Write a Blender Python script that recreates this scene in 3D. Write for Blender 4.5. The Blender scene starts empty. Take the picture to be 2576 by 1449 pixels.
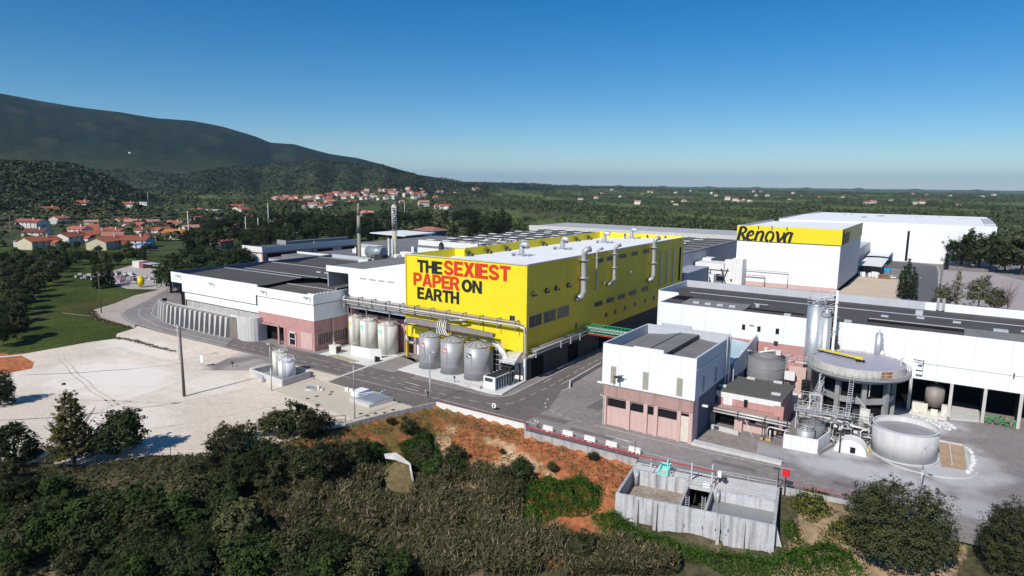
import bpy, bmesh, math, random
import numpy as np
from mathutils import Vector, Matrix, noise
from mathutils.geometry import tessellate_polygon
PI=math.pi
S=bpy.context.scene; COL=S.collection
# ------------------------------------------------------------ camera, sky, sun
cam_d=bpy.data.cameras.new('camera'); cam=bpy.data.objects.new('camera',cam_d); COL.objects.link(cam)
cam_d.sensor_fit='HORIZONTAL'; cam_d.sensor_width=36; cam_d.lens=36*1650/2576
cam_d.clip_start=1; cam_d.clip_end=60000
cam.matrix_world=Matrix(((0.830012,-0.096442,0.549345,0),(0.557634,0.123784,-0.820805,0),(0.011160,0.987612,0.156521,46),(0,0,0,1)))
S.camera=cam
S.view_settings.view_transform='Standard'; S.view_settings.look='None'; S.view_settings.gamma=1
S.view_settings.exposure=0.0
w=bpy.data.worlds.new('World'); S.world=w; w.use_nodes=True
nt=w.node_tree; bg=nt.nodes['Background']; sky=nt.nodes.new('ShaderNodeTexSky'); sky.sky_type='NISHITA'; sky.sun_disc=False
SUN_EL=math.radians(42); SUN_AZ=(-0.035,-1.0)      # horizontal direction towards the sun
sky.sun_elevation=SUN_EL; sky.sun_rotation=math.atan2(SUN_AZ[0],SUN_AZ[1])
sky.altitude=900; sky.air_density=1.0; sky.dust_density=0.0; sky.ozone_density=5.0
hsv=nt.nodes.new('ShaderNodeHueSaturation'); hsv.inputs['Saturation'].default_value=1.38; hsv.inputs['Value'].default_value=1.0
nt.links.new(sky.outputs[0],hsv.inputs['Color']); nt.links.new(hsv.outputs[0],bg.inputs[0]); bg.inputs[1].default_value=0.095
sd=bpy.data.lights.new('sun','SUN'); so=bpy.data.objects.new('sun',sd); COL.objects.link(so)
sd.energy=4.8; sd.angle=math.radians(0.5); sd.color=(1.0,0.95,0.87)
sv=Vector((SUN_AZ[0]*math.cos(SUN_EL),SUN_AZ[1]*math.cos(SUN_EL),math.sin(SUN_EL)))
so.rotation_euler=sv.to_track_quat('Z','Y').to_euler(); so.location=(-100,-100,200)

# ------------------------------------------------------------ materials
MC={}
def mat(name,col,rough=.8,metal=0.,var=.12,sc=.6,streak=0.,sc2=None,dirt=(.12,.1,.08),bump=0.,ribs=None,spots=0.,spotcol=(.05,.05,.05),emit=None,objrand=0.,attr=None,spec=.3,trans=0.):
    if name in MC: return MC[name]
    m=bpy.data.materials.new(name); m.use_nodes=True; n=m.node_tree.nodes; L=m.node_tree.links
    b=n['Principled BSDF']; b.inputs['Roughness'].default_value=rough; b.inputs['Metallic'].default_value=metal
    b.inputs['Specular IOR Level'].default_value=spec
    tc=n.new('ShaderNodeTexCoord')
    nz=n.new('ShaderNodeTexNoise'); nz.inputs['Scale'].default_value=sc; nz.inputs['Detail'].default_value=6; nz.inputs['Roughness'].default_value=.65
    L.new(tc.outputs['Object'],nz.inputs['Vector'])
    mr=n.new('ShaderNodeMapRange'); mr.inputs[1].default_value=.3; mr.inputs[2].default_value=.7; mr.inputs[3].default_value=1-var; mr.inputs[4].default_value=1+var
    L.new(nz.outputs[0],mr.inputs[0])
    def rgbmul(fac_out,c_out):
        x=n.new('ShaderNodeVectorMath'); x.operation='SCALE'; L.new(c_out,x.inputs[0]); L.new(fac_out,x.inputs['Scale']); return x.outputs[0]
    if attr:
        a=n.new('ShaderNodeAttribute'); a.attribute_name=attr; c0=a.outputs['Color']
    else:
        r=n.new('ShaderNodeRGB'); r.outputs[0].default_value=(*col,1); c0=r.outputs[0]
    c=rgbmul(mr.outputs[0],c0)
    if sc2:
        n2_=n.new('ShaderNodeTexNoise'); n2_.inputs['Scale'].default_value=sc2; n2_.inputs['Detail'].default_value=4
        L.new(tc.outputs['Object'],n2_.inputs['Vector'])
        m2=n.new('ShaderNodeMapRange'); m2.inputs[1].default_value=.3; m2.inputs[2].default_value=.7; m2.inputs[3].default_value=1-var; m2.inputs[4].default_value=1+var
        L.new(n2_.outputs[0],m2.inputs[0]); c=rgbmul(m2.outputs[0],c)
    if objrand:
        oi=n.new('ShaderNodeObjectInfo'); m3=n.new('ShaderNodeMapRange'); m3.inputs[3].default_value=1-objrand; m3.inputs[4].default_value=1+objrand
        L.new(oi.outputs['Random'],m3.inputs[0]); c=rgbmul(m3.outputs[0],c)
    if streak:
        mp=n.new('ShaderNodeMapping'); mp.inputs['Scale'].default_value=(1.1,1.1,.05); L.new(tc.outputs['Object'],mp.inputs[0])
        ns=n.new('ShaderNodeTexNoise'); ns.inputs['Scale'].default_value=1.3; ns.inputs['Detail'].default_value=5; L.new(mp.outputs[0],ns.inputs['Vector'])
        ms=n.new('ShaderNodeMapRange'); ms.inputs[1].default_value=.5; ms.inputs[2].default_value=.75; ms.inputs[3].default_value=0; ms.inputs[4].default_value=streak
        L.new(ns.outputs[0],ms.inputs[0]); mx=n.new('ShaderNodeMix'); mx.data_type='RGBA'; L.new(ms.outputs[0],mx.inputs[0]); L.new(c,mx.inputs[6]); mx.inputs[7].default_value=(*dirt,1); c=mx.outputs[2]
    if spots:
        nv=n.new('ShaderNodeTexNoise'); nv.inputs['Scale'].default_value=spots; nv.inputs['Detail'].default_value=3; L.new(tc.outputs['Object'],nv.inputs['Vector'])
        ms=n.new('ShaderNodeMapRange'); ms.inputs[1].default_value=.58; ms.inputs[2].default_value=.68; ms.inputs[4].default_value=.85
        L.new(nv.outputs[0],ms.inputs[0]); mx=n.new('ShaderNodeMix'); mx.data_type='RGBA'; L.new(ms.outputs[0],mx.inputs[0]); L.new(c,mx.inputs[6]); mx.inputs[7].default_value=(*spotcol,1); c=mx.outputs[2]
    L.new(c,b.inputs['Base Color'])
    nrm=None
    if ribs:   # (axis, period, depth)
        sx=n.new('ShaderNodeSeparateXYZ'); L.new(tc.outputs['Object'],sx.inputs[0])
        mm=n.new('ShaderNodeMath'); mm.operation='MULTIPLY'; mm.inputs[1].default_value=2*PI/ribs[1]
        L.new(sx.outputs[ribs[0]],mm.inputs[0]); sn=n.new('ShaderNodeMath'); sn.operation='SINE'; L.new(mm.outputs[0],sn.inputs[0])
        bp=n.new('ShaderNodeBump'); bp.inputs['Strength'].default_value=1; bp.inputs['Distance'].default_value=ribs[2]; L.new(sn.outputs[0],bp.inputs['Height']); nrm=bp
    if bump:
        bp=n.new('ShaderNodeBump'); bp.inputs['Strength'].default_value=1; bp.inputs['Distance'].default_value=bump; L.new(nz.outputs[0],bp.inputs['Height'])
        if nrm: L.new(nrm.outputs[0],bp.inputs['Normal'])
        nrm=bp
    if nrm: L.new(nrm.outputs[0],b.inputs['Normal'])
    if trans:
        tb=n.new('ShaderNodeBsdfTranslucent'); L.new(c,tb.inputs[0]); mxs=n.new('ShaderNodeMixShader'); mxs.inputs[0].default_value=trans
        L.new(b.outputs[0],mxs.inputs[1]); L.new(tb.outputs[0],mxs.inputs[2]); L.new(mxs.outputs[0],n['Material Output'].inputs[0])
    MC[name]=m; return m
def joints(m,axis,period,width=.06,dark=.82):
    """thin darker panel joints every `period` metres along an axis of a cladding material"""
    n=m.node_tree.nodes; L=m.node_tree.links; b=n['Principled BSDF']; src=b.inputs['Base Color'].links[0].from_socket
    tc=n.new('ShaderNodeTexCoord'); sx=n.new('ShaderNodeSeparateXYZ'); L.new(tc.outputs['Object'],sx.inputs[0])
    d=n.new('ShaderNodeMath'); d.operation='PINGPONG'; d.inputs[1].default_value=period/2; L.new(sx.outputs[axis],d.inputs[0])
    lt=n.new('ShaderNodeMath'); lt.operation='LESS_THAN'; lt.inputs[1].default_value=width; L.new(d.outputs[0],lt.inputs[0])
    mr=n.new('ShaderNodeMapRange'); mr.inputs[3].default_value=1; mr.inputs[4].default_value=dark; L.new(lt.outputs[0],mr.inputs[0])
    v=n.new('ShaderNodeVectorMath'); v.operation='SCALE'; L.new(src,v.inputs[0]); L.new(mr.outputs[0],v.inputs['Scale']); L.new(v.outputs[0],b.inputs['Base Color'])
    return m
white=joints(mat('white_cladding',(.82,.83,.83),.6,var=.025,sc=.12,streak=.04,dirt=(.55,.54,.52),ribs=(0,.33,.008)),0,6.0,.06,.8)
white_plain=mat('white_paint',(.76,.76,.74),.7,var=.06,sc=.7,streak=.3,dirt=(.4,.37,.32))
whiteroof=mat('white_membrane_roof',(.84,.84,.83),.75,var=.05,sc=.12,sc2=1.5)
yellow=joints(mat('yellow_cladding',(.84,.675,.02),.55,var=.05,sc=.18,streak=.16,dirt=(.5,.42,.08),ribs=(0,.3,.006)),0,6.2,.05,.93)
yellow_shaded=joints(mat('yellow_cladding_shaded',(.80,.565,.03),.55,var=.07,sc=.15,streak=.25,dirt=(.45,.36,.08),ribs=(1,.3,.006)),1,6.2,.05,.9)  # front paint made darker and redder, the side's shade put into the colour
pink=mat('pink_render',(.50,.27,.25),.85,var=.1,sc=.5,streak=.35,dirt=(.28,.16,.14))
pinkpale=mat('pale_pink_render',(.60,.42,.38),.85,var=.08,sc=.6,streak=.35,dirt=(.4,.26,.22))
pinkbrown=mat('brown_pink_band',(.42,.27,.24),.85,var=.08,sc=.6,streak=.5,dirt=(.25,.13,.11))
darkroof=mat('dark_sheet_roof',(.082,.074,.072),.8,var=.16,sc=.15,sc2=2.,ribs=(1,.5,.02))
darkroof_x=mat('dark_sheet_roof_ribbed',(.09,.08,.078),.8,var=.16,sc=.15,sc2=2.,ribs=(0,.5,.02))
greyroof=mat('grey_roof',(.20,.195,.19),.8,var=.12,sc=.2,sc2=2.,ribs=(0,.5,.02))
flatroof=mat('green_grey_felt_roof',(.105,.105,.095),.9,var=.1,sc=.5,sc2=3)
trimdark=mat('dull_frame_metal',(.30,.29,.22),.6,var=.05)
trim=mat('light_metal_trim',(.55,.56,.58),.5,var=.05)
whiteclad_shaded=mat('white_cladding_shaded',(.42,.50,.58),.6,var=.06,sc=.3,streak=.15,dirt=(.2,.25,.3),ribs=(1,.3,.008))  # white side cladding with its bluish shade put into the colour
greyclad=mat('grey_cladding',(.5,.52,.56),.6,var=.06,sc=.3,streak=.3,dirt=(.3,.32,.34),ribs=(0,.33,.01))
concrete=mat('concrete',(.42,.41,.40),.9,var=.14,sc=.5,streak=.6,dirt=(.13,.12,.11),sc2=3.)
conc_pale=mat('pale_concrete',(.55,.54,.52),.9,var=.1,sc=.5,sc2=3.,streak=.25,dirt=(.3,.28,.25))
conc_grey=mat('grey_concrete_frame',(.30,.30,.30),.9,var=.1,sc=.8)
glass=mat('dark_window_glass',(.012,.012,.014),.25,var=.1,spec=.5)
dark=mat('dark_opening_and_shade',(.018,.018,.02),.95,var=.2,spec=0)  # serves openings and painted shadows alike
darkgrey=mat('dark_grey_wall',(.06,.062,.066),.8,var=.15,sc=.4)
steel=mat('galvanised_steel',(.46,.46,.47),.45,.35,var=.1,sc=1.2,streak=.25,dirt=(.25,.25,.25))
stainless=mat('stainless_steel',(.55,.57,.60),.45,.6,var=.08,sc=1.,streak=.2,dirt=(.3,.32,.35))
silo_m=mat('silo_grey_steel',(.40,.40,.41),.5,.25,var=.08,sc=.9,streak=.3,dirt=(.22,.22,.22))
darksteel=mat('dark_steel',(.05,.05,.052),.6,.2,var=.1)
pipe_m=mat('brownish_pipe',(.33,.29,.28),.5,.3,var=.15,sc=1.5)
pipe_l=mat('pale_pipe',(.62,.60,.58),.45,.2,var=.1,sc=1.5)
beigetank=mat('cream_tank',(.70,.68,.61),.6,var=.05,sc=.8,streak=.35,dirt=(.42,.38,.3))
tankgrey=mat('grey_tank_paint',(.20,.20,.21),.6,var=.08,sc=.6,streak=.3,dirt=(.12,.12,.12))
redm=mat('red_paint',(.42,.03,.04),.6,var=.1)
railred=mat('faded_red_rail',(.36,.06,.07),.6,var=.15,sc=2)
greenm=mat('green_steel',(.03,.36,.2),.6,var=.1)
tealm=mat('turquoise_paint',(.25,.72,.62),.6,var=.08)
yellowm=mat('yellow_paint',(.75,.60,.02),.5,var=.06)
blackm=mat('black_lettering',(.022,.02,.022),.5,var=.05)
redletter=mat('red_lettering',(.62,.045,.02),.5,var=.04)
whitep=mat('white_marking',(.58,.56,.54),.7,var=.25,sc=1.2,spots=1.4,spotcol=(.26,.24,.23))
signwhite=mat('sign_white',(.8,.8,.78),.6,var=.02)
wood=mat('weathered_wood',(.16,.12,.09),.9,var=.25,sc=2.)
asphalt=mat('asphalt_grey',(.25,.225,.215),.92,var=.16,sc=.06,sc2=.9,bump=.02)
asph_dark=mat('asphalt_dark',(.15,.13,.124),.92,var=.17,sc=.1,sc2=1.1)
sand=mat('pale_sandy_ground',(.58,.50,.44),.95,var=.09,sc=.035,sc2=.35,bump=.05)
sand2=mat('beige_slab',(.54,.47,.38),.95,var=.06,sc=.12,sc2=1.2)
whitepad=mat('white_concrete_pad',(.62,.61,.59),.9,var=.08,sc=.3,sc2=2.)
dustwhite=mat('dusty_concrete',(.40,.395,.40),.93,var=.16,sc=.12,sc2=1.1)
water_m=mat('murky_water',(.24,.25,.25),.25,var=.15,sc=.2,spec=.5)
pulp=mat('grey_lilac_slurry',(.36,.35,.42),.5,var=.04,sc=.3)
rust=mat('rust_brown',(.33,.11,.03),.85,var=.25,sc=2.,streak=.6,dirt=(.5,.45,.4))
tile=mat('red_roof_tiles',(.36,.105,.06),.9,var=.2,sc=.8,ribs=(0,.4,.03),objrand=.25)
housewhite=mat('house_white_wall',(.62,.61,.57),.85,var=.08,sc=.6,objrand=.12)
housecream=mat('house_cream_wall',(.58,.52,.36),.85,var=.08,sc=.6)
skin=mat('skin',(.45,.27,.19),.7,var=.03)

def stained(name,base,spots,col2,rough=.93,nsc=.12):
    m=mat(name,base,rough,var=.12,sc=nsc,sc2=1.2); n=m.node_tree.nodes; L=m.node_tree.links; b=n['Principled BSDF']; src=b.inputs['Base Color'].links[0].from_socket
    tc=n.new('ShaderNodeTexCoord'); acc=None
    nn=n.new('ShaderNodeTexNoise'); nn.inputs['Scale'].default_value=.22; nn.inputs['Detail'].default_value=7; L.new(tc.outputs['Object'],nn.inputs['Vector'])
    for (x,y,rx,ry,k) in spots:
        mp=n.new('ShaderNodeMapping'); mp.vector_type='POINT'; mp.inputs['Location'].default_value=(-x/rx,-y/ry,0); mp.inputs['Scale'].default_value=(1/rx,1/ry,0); L.new(tc.outputs['Object'],mp.inputs[0])
        ln=n.new('ShaderNodeVectorMath'); ln.operation='LENGTH'; L.new(mp.outputs[0],ln.inputs[0])
        ad=n.new('ShaderNodeMath'); ad.operation='ADD'; L.new(ln.outputs['Value'],ad.inputs[0]); 
        sc_=n.new('ShaderNodeMath'); sc_.operation='MULTIPLY_ADD'; sc_.inputs[1].default_value=1.6; sc_.inputs[2].default_value=-.8; L.new(nn.outputs[0],sc_.inputs[0]); L.new(sc_.outputs[0],ad.inputs[1])
        mr=n.new('ShaderNodeMapRange'); mr.interpolation_type='SMOOTHSTEP'; mr.inputs[1].default_value=1.25; mr.inputs[2].default_value=.35; mr.inputs[3].default_value=0; mr.inputs[4].default_value=k; L.new(ad.outputs[0],mr.inputs[0])
        if acc is None: acc=mr.outputs[0]
        else:
            mx=n.new('ShaderNodeMath'); mx.operation='MAXIMUM'; L.new(acc,mx.inputs[0]); L.new(mr.outputs[0],mx.inputs[1]); acc=mx.outputs[0]
    mix=n.new('ShaderNodeMix'); mix.data_type='RGBA'; L.new(acc,mix.inputs[0]); L.new(src,mix.inputs[6]); mix.inputs[7].default_value=(*col2,1); 
    fin=n.new('ShaderNodeMix'); fin.data_type='RGBA'; fin.blend_type='MULTIPLY'; fin.inputs[0].default_value=.25; L.new(mix.outputs[2],fin.inputs[6]); L.new(nn.outputs[0],fin.inputs[7]); L.new(mix.outputs[2],b.inputs['Base Color'])
    return m
basinm=mat('streaked_basin_concrete',(.52,.52,.53),.9,var=.1,sc=.5,streak=.95,dirt=(.13,.12,.12),sc2=2.5)
buttwall=mat('shaded_brown_wall',(.22,.19,.17),.9,var=.15,sc=.6,streak=.4)  # wall between buttresses, darkened to brown for the shade of its recesses
# ------------------------------------------------------------ mesh helpers
SPLIT={'roof_gear':'roof_gear','roof_unit_row':'roof_vent','wall_box':'wall_box','drop_pipe':'drop_pipe','columns':'column','posts':'post','legs':'leg','wheels':'wheel','buttresses':'buttress','brackets':'bracket','cabinets':'cabinet','cabins':'cabin','walls':'wall','raised_roof':'raised_roof','lower_wall':'lower_wall','side_wall':'side_wall','end_wall':'end_wall','inner_wall':'inner_wall','divider_wall':'divider_wall','pump_boxes':'pump_box','downpipe':'downpipe','roof_step':'roof_step','ridge_cap':'ridge_cap','window':'window','dark_strip':'dark_strip','openings':'opening','pipes':'pipe','back_parapet':'back_parapet','rear_wall':'rear_wall','flat_roof':'flat_roof','step_wall':'step_wall','left_wall':'left_wall','right_wall':'right_wall','skylight_strip':'skylight_strip','bay_walls':'bay_wall','deck':'deck','lamp':'lamp','box_duct':'box_duct','white_upstand':'white_upstand','edge_trim':'edge_trim','roof_edge_trim':'roof_edge_trim','red_pipe':'red_pipe','yellow_valves':'yellow_valve','undercroft':'opening','vertical_strip_light':'strip_light','fan':'fan','side_band':'side_band','downpipes':'downpipe'}
class MB:
    def __init__(s): s.v=[]; s.f=[]; s.m=[]; s.mi=0; s.col=None
    def quad(s,a,b,c,d): i=len(s.v); s.v+=[a,b,c,d]; s.f.append((i,i+1,i+2,i+3)); s.m.append(s.mi); return s
    def poly(s,pts): i=len(s.v); s.v+=list(pts); s.f.append(tuple(range(i,i+len(pts)))); s.m.append(s.mi); return s
    def box(s,x0,x1,y0,y1,z0,z1,rot=0,c=None):
        p=[(x0,y0),(x1,y0),(x1,y1),(x0,y1)]
        if rot:
            cx,cy=c if c else ((x0+x1)/2,(y0+y1)/2); ca,sa=math.cos(rot),math.sin(rot)
            p=[(cx+(x-cx)*ca-(y-cy)*sa,cy+(x-cx)*sa+(y-cy)*ca) for x,y in p]
        return s.prism(p,z0,z1)
    def prism(s,p,z0,z1):
        """p ccw polygon; z0,z1 floats or per-vertex lists"""
        n=len(p); a=z0 if isinstance(z0,(list,tuple)) else [z0]*n; b=z1 if isinstance(z1,(list,tuple)) else [z1]*n
        i=len(s.v); s.v+=[(x,y,a[k]) for k,(x,y) in enumerate(p)]+[(x,y,b[k]) for k,(x,y) in enumerate(p)]
        s.f.append(tuple(i+k for k in range(n))[::-1]); s.f.append(tuple(i+n+k for k in range(n)))
        for k in range(n): s.f.append((i+k,i+(k+1)%n,i+n+(k+1)%n,i+n+k))
        s.m+=[s.mi]*(n+2); return s
    def cyl(s,x,y,z0,z1,r,r2=None,n=24,cap=True):
        r2=r if r2 is None else r2; i=len(s.v)
        s.v+=[(x+r*math.cos(2*PI*k/n),y+r*math.sin(2*PI*k/n),z0) for k in range(n)]+[(x+r2*math.cos(2*PI*k/n),y+r2*math.sin(2*PI*k/n),z1) for k in range(n)]
        for k in range(n): s.f.append((i+k,i+(k+1)%n,i+n+(k+1)%n,i+n+k)); s.m.append(s.mi)
        if cap: s.f.append(tuple(i+k for k in range(n))[::-1]); s.f.append(tuple(i+n+k for k in range(n))); s.m+=[s.mi]*2
        return s
    def tube(s,pts,r,n=8,r2=None):
        pts=[Vector(p) for p in pts]; rings=[]; N=len(pts)
        for k,p in enumerate(pts):
            d=(pts[min(k+1,N-1)]-pts[max(k-1,0)]).normalized()
            u=d.cross(Vector((0,0,1)));
            if u.length<1e-3: u=Vector((1,0,0))
            u.normalize(); v=d.cross(u); rr=r if r2 is None else r+(r2-r)*k/(N-1)
            i=len(s.v); s.v+=[tuple(p+u*rr*math.cos(2*PI*j/n)+v*rr*math.sin(2*PI*j/n)) for j in range(n)]; rings.append(i)
        for a,b in zip(rings,rings[1:]):
            for j in range(n): s.f.append((a+j,a+(j+1)%n,b+(j+1)%n,b+j)); s.m.append(s.mi)
        s.f.append(tuple(rings[0]+j for j in range(n))[::-1]); s.f.append(tuple(rings[-1]+j for j in range(n))); s.m+=[s.mi]*2
        return s
    def ring(s,x,y,z0,z1,ro,ri,n=48):
        i=len(s.v)
        for rr,z in ((ro,z0),(ro,z1),(ri,z1),(ri,z0)): s.v+=[(x+rr*math.cos(2*PI*k/n),y+rr*math.sin(2*PI*k/n),z) for k in range(n)]
        for q in range(4):
            a=i+q*n; b=i+((q+1)%4)*n
            for k in range(n): s.f.append((a+k,a+(k+1)%n,b+(k+1)%n,b+k)); s.m.append(s.mi)
        return s
    def wall(s,p0,p1,z0,z1,t=.3):
        """straight wall p0->p1 thickness t"""
        d=Vector((p1[0]-p0[0],p1[1]-p0[1])).normalized(); nx,ny=-d.y*t/2,d.x*t/2
        a=z1 if isinstance(z1,(list,tuple)) else (z1,z1); b=z0 if isinstance(z0,(list,tuple)) else (z0,z0)
        return s.prism([(p0[0]-nx,p0[1]-ny),(p1[0]-nx,p1[1]-ny),(p1[0]+nx,p1[1]+ny),(p0[0]+nx,p0[1]+ny)],[b[0],b[1],b[1],b[0]],[a[0],a[1],a[1],a[0]])
    def rail(s,pts,h=1.1,r=.04,step=2.,mid=True):
        P=[Vector(p) for p in pts]
        for a,b in zip(P,P[1:]):
            L=(b-a).length; k=max(1,int(L/step))
            s.tube([a+Vector((0,0,h)),b+Vector((0,0,h))],r,5)
            if mid: s.tube([a+Vector((0,0,h*.5)),b+Vector((0,0,h*.5))],r*.8,5)
            for j in range(k+1):
                q=a+(b-a)*(j/k); s.tube([q,q+Vector((0,0,h))],r,5)
        return s
    def build(s,name,m=None,parent=None,smooth=False,origin=None,bev=0):
        if parent and name in SPLIT and len(s.f)>1:
            n=len(s.v); pa=list(range(n))
            def fd(a):
                while pa[a]!=a: pa[a]=pa[pa[a]]; a=pa[a]
                return a
            for f in s.f:
                for k in f[1:]: pa[fd(k)]=fd(f[0])
            groups={}
            for f,mm in zip(s.f,s.m): groups.setdefault(fd(f[0]),[]).append((f,mm))
            last=None
            for g in groups.values():
                q=MB(); mp={}
                for f,mm in g:
                    for k in f:
                        if k not in mp: mp[k]=len(q.v); q.v.append(s.v[k])
                    q.f.append(tuple(mp[k] for k in f)); q.m.append(mm)
                last=q._build(SPLIT[name],m,parent,smooth,origin,bev)
            return last
        return s._build(name,m,parent,smooth,origin,bev)
    def _build(s,name,m=None,parent=None,smooth=False,origin=None,bev=0):
        me=bpy.data.meshes.new(name)
        o0=Vector(parent.matrix_basis.translation) if parent else Vector(origin or (0,0,0))
        if parent and parent.parent: o0=o0+parent.parent.matrix_basis.translation
        me.from_pydata([(x-o0.x,y-o0.y,z-o0.z) for x,y,z in s.v],[],s.f)
        ms=m if isinstance(m,(list,tuple)) else [m]
        for q in ms: me.materials.append(q)
        if len(ms)>1: me.polygons.foreach_set('material_index',s.m)
        if smooth: 
            me.polygons.foreach_set('use_smooth',[len(f)<=4 for f in s.f])
        o=bpy.data.objects.new(name,me); COL.objects.link(o)
        if parent: o.parent=parent
        elif origin: o.location=origin
        if bev:
            b=o.modifiers.new('bevel','BEVEL'); b.width=bev; b.segments=1
        return o
def tag(o,label,cat,group=None,kind=None):
    if label: o['label']=label
    if cat: o['category']=cat
    if group: o['group']=group
    if kind: o['kind']=kind
    return o
def thing(name,label,cat,loc=(0,0,0),group=None):
    o=bpy.data.objects.new(name,None); COL.objects.link(o); o.location=loc; o.empty_display_size=.5
    return tag(o,label,cat,group)
def dup(root,loc,label,rotz=0,scale=None,group=None):
    r=root.copy(); COL.objects.link(r); r.location=loc; r.rotation_euler=(0,0,rotz)
    if scale: r.scale=(scale,)*3 if not isinstance(scale,tuple) else scale
    if label: r['label']=label
    if group: r['group']=group
    for ch in list(root.children):
        c=ch.copy(); COL.objects.link(c); c.parent=r
        for g in list(ch.children):
            d=g.copy(); COL.objects.link(d); d.parent=c
    return r
def struct(name,mb,m,smooth=False): o=mb.build(name,m,smooth=smooth); o['kind']='structure'; return o
def sheet(name,pts,z,m,kind='structure'):
    """flat ground sheet, tessellated polygon"""
    mb=MB(); mb.v=[(x,y,z) for x,y in pts]; tr=tessellate_polygon([[Vector((x,y,0)) for x,y in pts]])
    for t in tr:
        a,b,c=[Vector(mb.v[i]) for i in t]
        mb.f.append(tuple(t) if (b-a).cross(c-a).z>0 else tuple(t[::-1])); mb.m.append(0)
    return struct(name,mb,m)
def strip(mb,pts,w,z):
    P=[Vector((x,y)) for x,y in pts]; Ls=[];Rs=[]
    for k,p in enumerate(P):
        d=(P[min(k+1,len(P)-1)]-P[max(k-1,0)]).normalized(); nn=Vector((-d.y,d.x))*w/2; Ls.append(p+nn); Rs.append(p-nn)
    for k in range(len(P)-1): mb.quad((Rs[k].x,Rs[k].y,z),(Rs[k+1].x,Rs[k+1].y,z),(Ls[k+1].x,Ls[k+1].y,z),(Ls[k].x,Ls[k].y,z))
def dashes(mb,pts,w,z,on,off):
    P=[Vector((x,y)) for x,y in pts]; acc=0
    for a,b in zip(P,P[1:]):
        L=(b-a).length; t=-acc
        while t<L:
            s0=max(t,0); s1=min(t+on,L)
            if s1>s0: strip(mb,[a+(b-a)*(s0/L),a+(b-a)*(s1/L)],w,z)
            t+=on+off
        acc=(L-(t-on-off))
        if acc>on+off: acc=0
def plate(name,x0,x1,y,z0,z1,m,parent,t=.06,face='-y'):
    mb=MB()
    if face=='-y': mb.box(x0,x1,y-t,y-.003,z0,z1)
    elif face=='+x': mb.box(y+.003,y+t,x0,x1,z0,z1)    # y is the x of the wall, x0..x1 along y
    w=mb.build(name,m,parent)
    if m is glass and 'indow' in name and parent.name.startswith('yellow'):
        fr=MB(); b=.12
        for (a0,a1,c0,c1) in ((x0-b,x1+b,z0-b,z0),(x0-b,x1+b,z1,z1+b),(x0-b,x0,z0,z1),(x1,x1+b,z0,z1),((x0+x1)/2-.04,(x0+x1)/2+.04,z0,z1)):
            if face=='+x': fr.box(y+.004,y+t+.04,a0,a1,c0,c1)
            else: fr.box(a0,a1,y-t-.04,y-.004,c0,c1)
        fr.build('frame',trimdark,w)
    return w

# ------------------------------------------------------------ terrain height
EDGE=[(-420,-60),(-260,-20),(-200,22),(-150,33),(-125.5,37.8),(-119,41.1),(-112.4,45.1),(-108.2,53.3),(-100.7,58),(-98,62),(-95,70),(-93.5,78),(-92.3,82),(-90.7,90),(-88.6,96.4),(-87.1,101.9),(-65,102),(-62.6,98.8),(-40.2,98.9),(-18.2,102.7),(-9.5,103.3),(2.1,99.6),(11.5,100.2),(40,104),(90,108),(160,112),(400,120)]
MTN=[(-110,560),(-90,540),(-76.8,512),(-71,477),(-69.1,454.5),(-67,436.6),(-64.1,425.4),(-61.6,400.9),(-59.4,393.5),(-57.2,366),(-54.9,317.8),(-53.75,284.2),(-51.9,280),(-49.15,224),(-46.9,197),(-45,158.5),(-42,99.4),(-39.6,78),(-38.3,58),(-35.2,50),(-31.8,45),(-28.3,36),(-20,20),(0,10),(60,10)]
HILL2=[(-80,0),(-66,5),(-62.4,22.7),(-60.5,64.6),(-57.4,87.8),(-53.2,105.7),(-49.2,115.1),(-45,105),(-41.7,69.4),(-39.3,50.9),(-36.9,39.9),(-33,18),(-28,0)]
HILL1=[(-110,70),(-75.5,63.8),(-71.4,63.3),(-69.2,62),(-67.1,57.9),(-65.7,45.5),(-64.5,32),(-62.8,12),(-61.5,0)]
def in_poly(X,Y,P):
    c=np.zeros(X.shape,bool); n=len(P); j=n-1
    for i in range(n):
        xi,yi=P[i]; xj,yj=P[j]
        if yi!=yj: c^=((yi>Y)!=(yj>Y))&(X<(xj-xi)*(Y-yi)/(yj-yi)+xi)
        j=i
    return c
def poly_dist(X,Y,P):
    d=np.full(X.shape,1e9)
    for (ax,ay),(bx,by) in zip(P,P[1:]):
        dx,dy=bx-ax,by-ay; t=np.clip(((X-ax)*dx+(Y-ay)*dy)/(dx*dx+dy*dy),0,1)
        d=np.minimum(d,np.hypot(X-ax-t*dx,Y-ay-t*dy))
    return d
def sst(t): t=np.clip(t,0,1); return t*t*(3-2*t)
def wob(X,Y): return np.sin(X*1.3+Y*.7)*.5+np.sin(X*.6-Y*1.7+1.3)*.3+np.sin(X*2.9+Y*2.1+.5)*.2
EXTRA_LOW=[]
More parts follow.
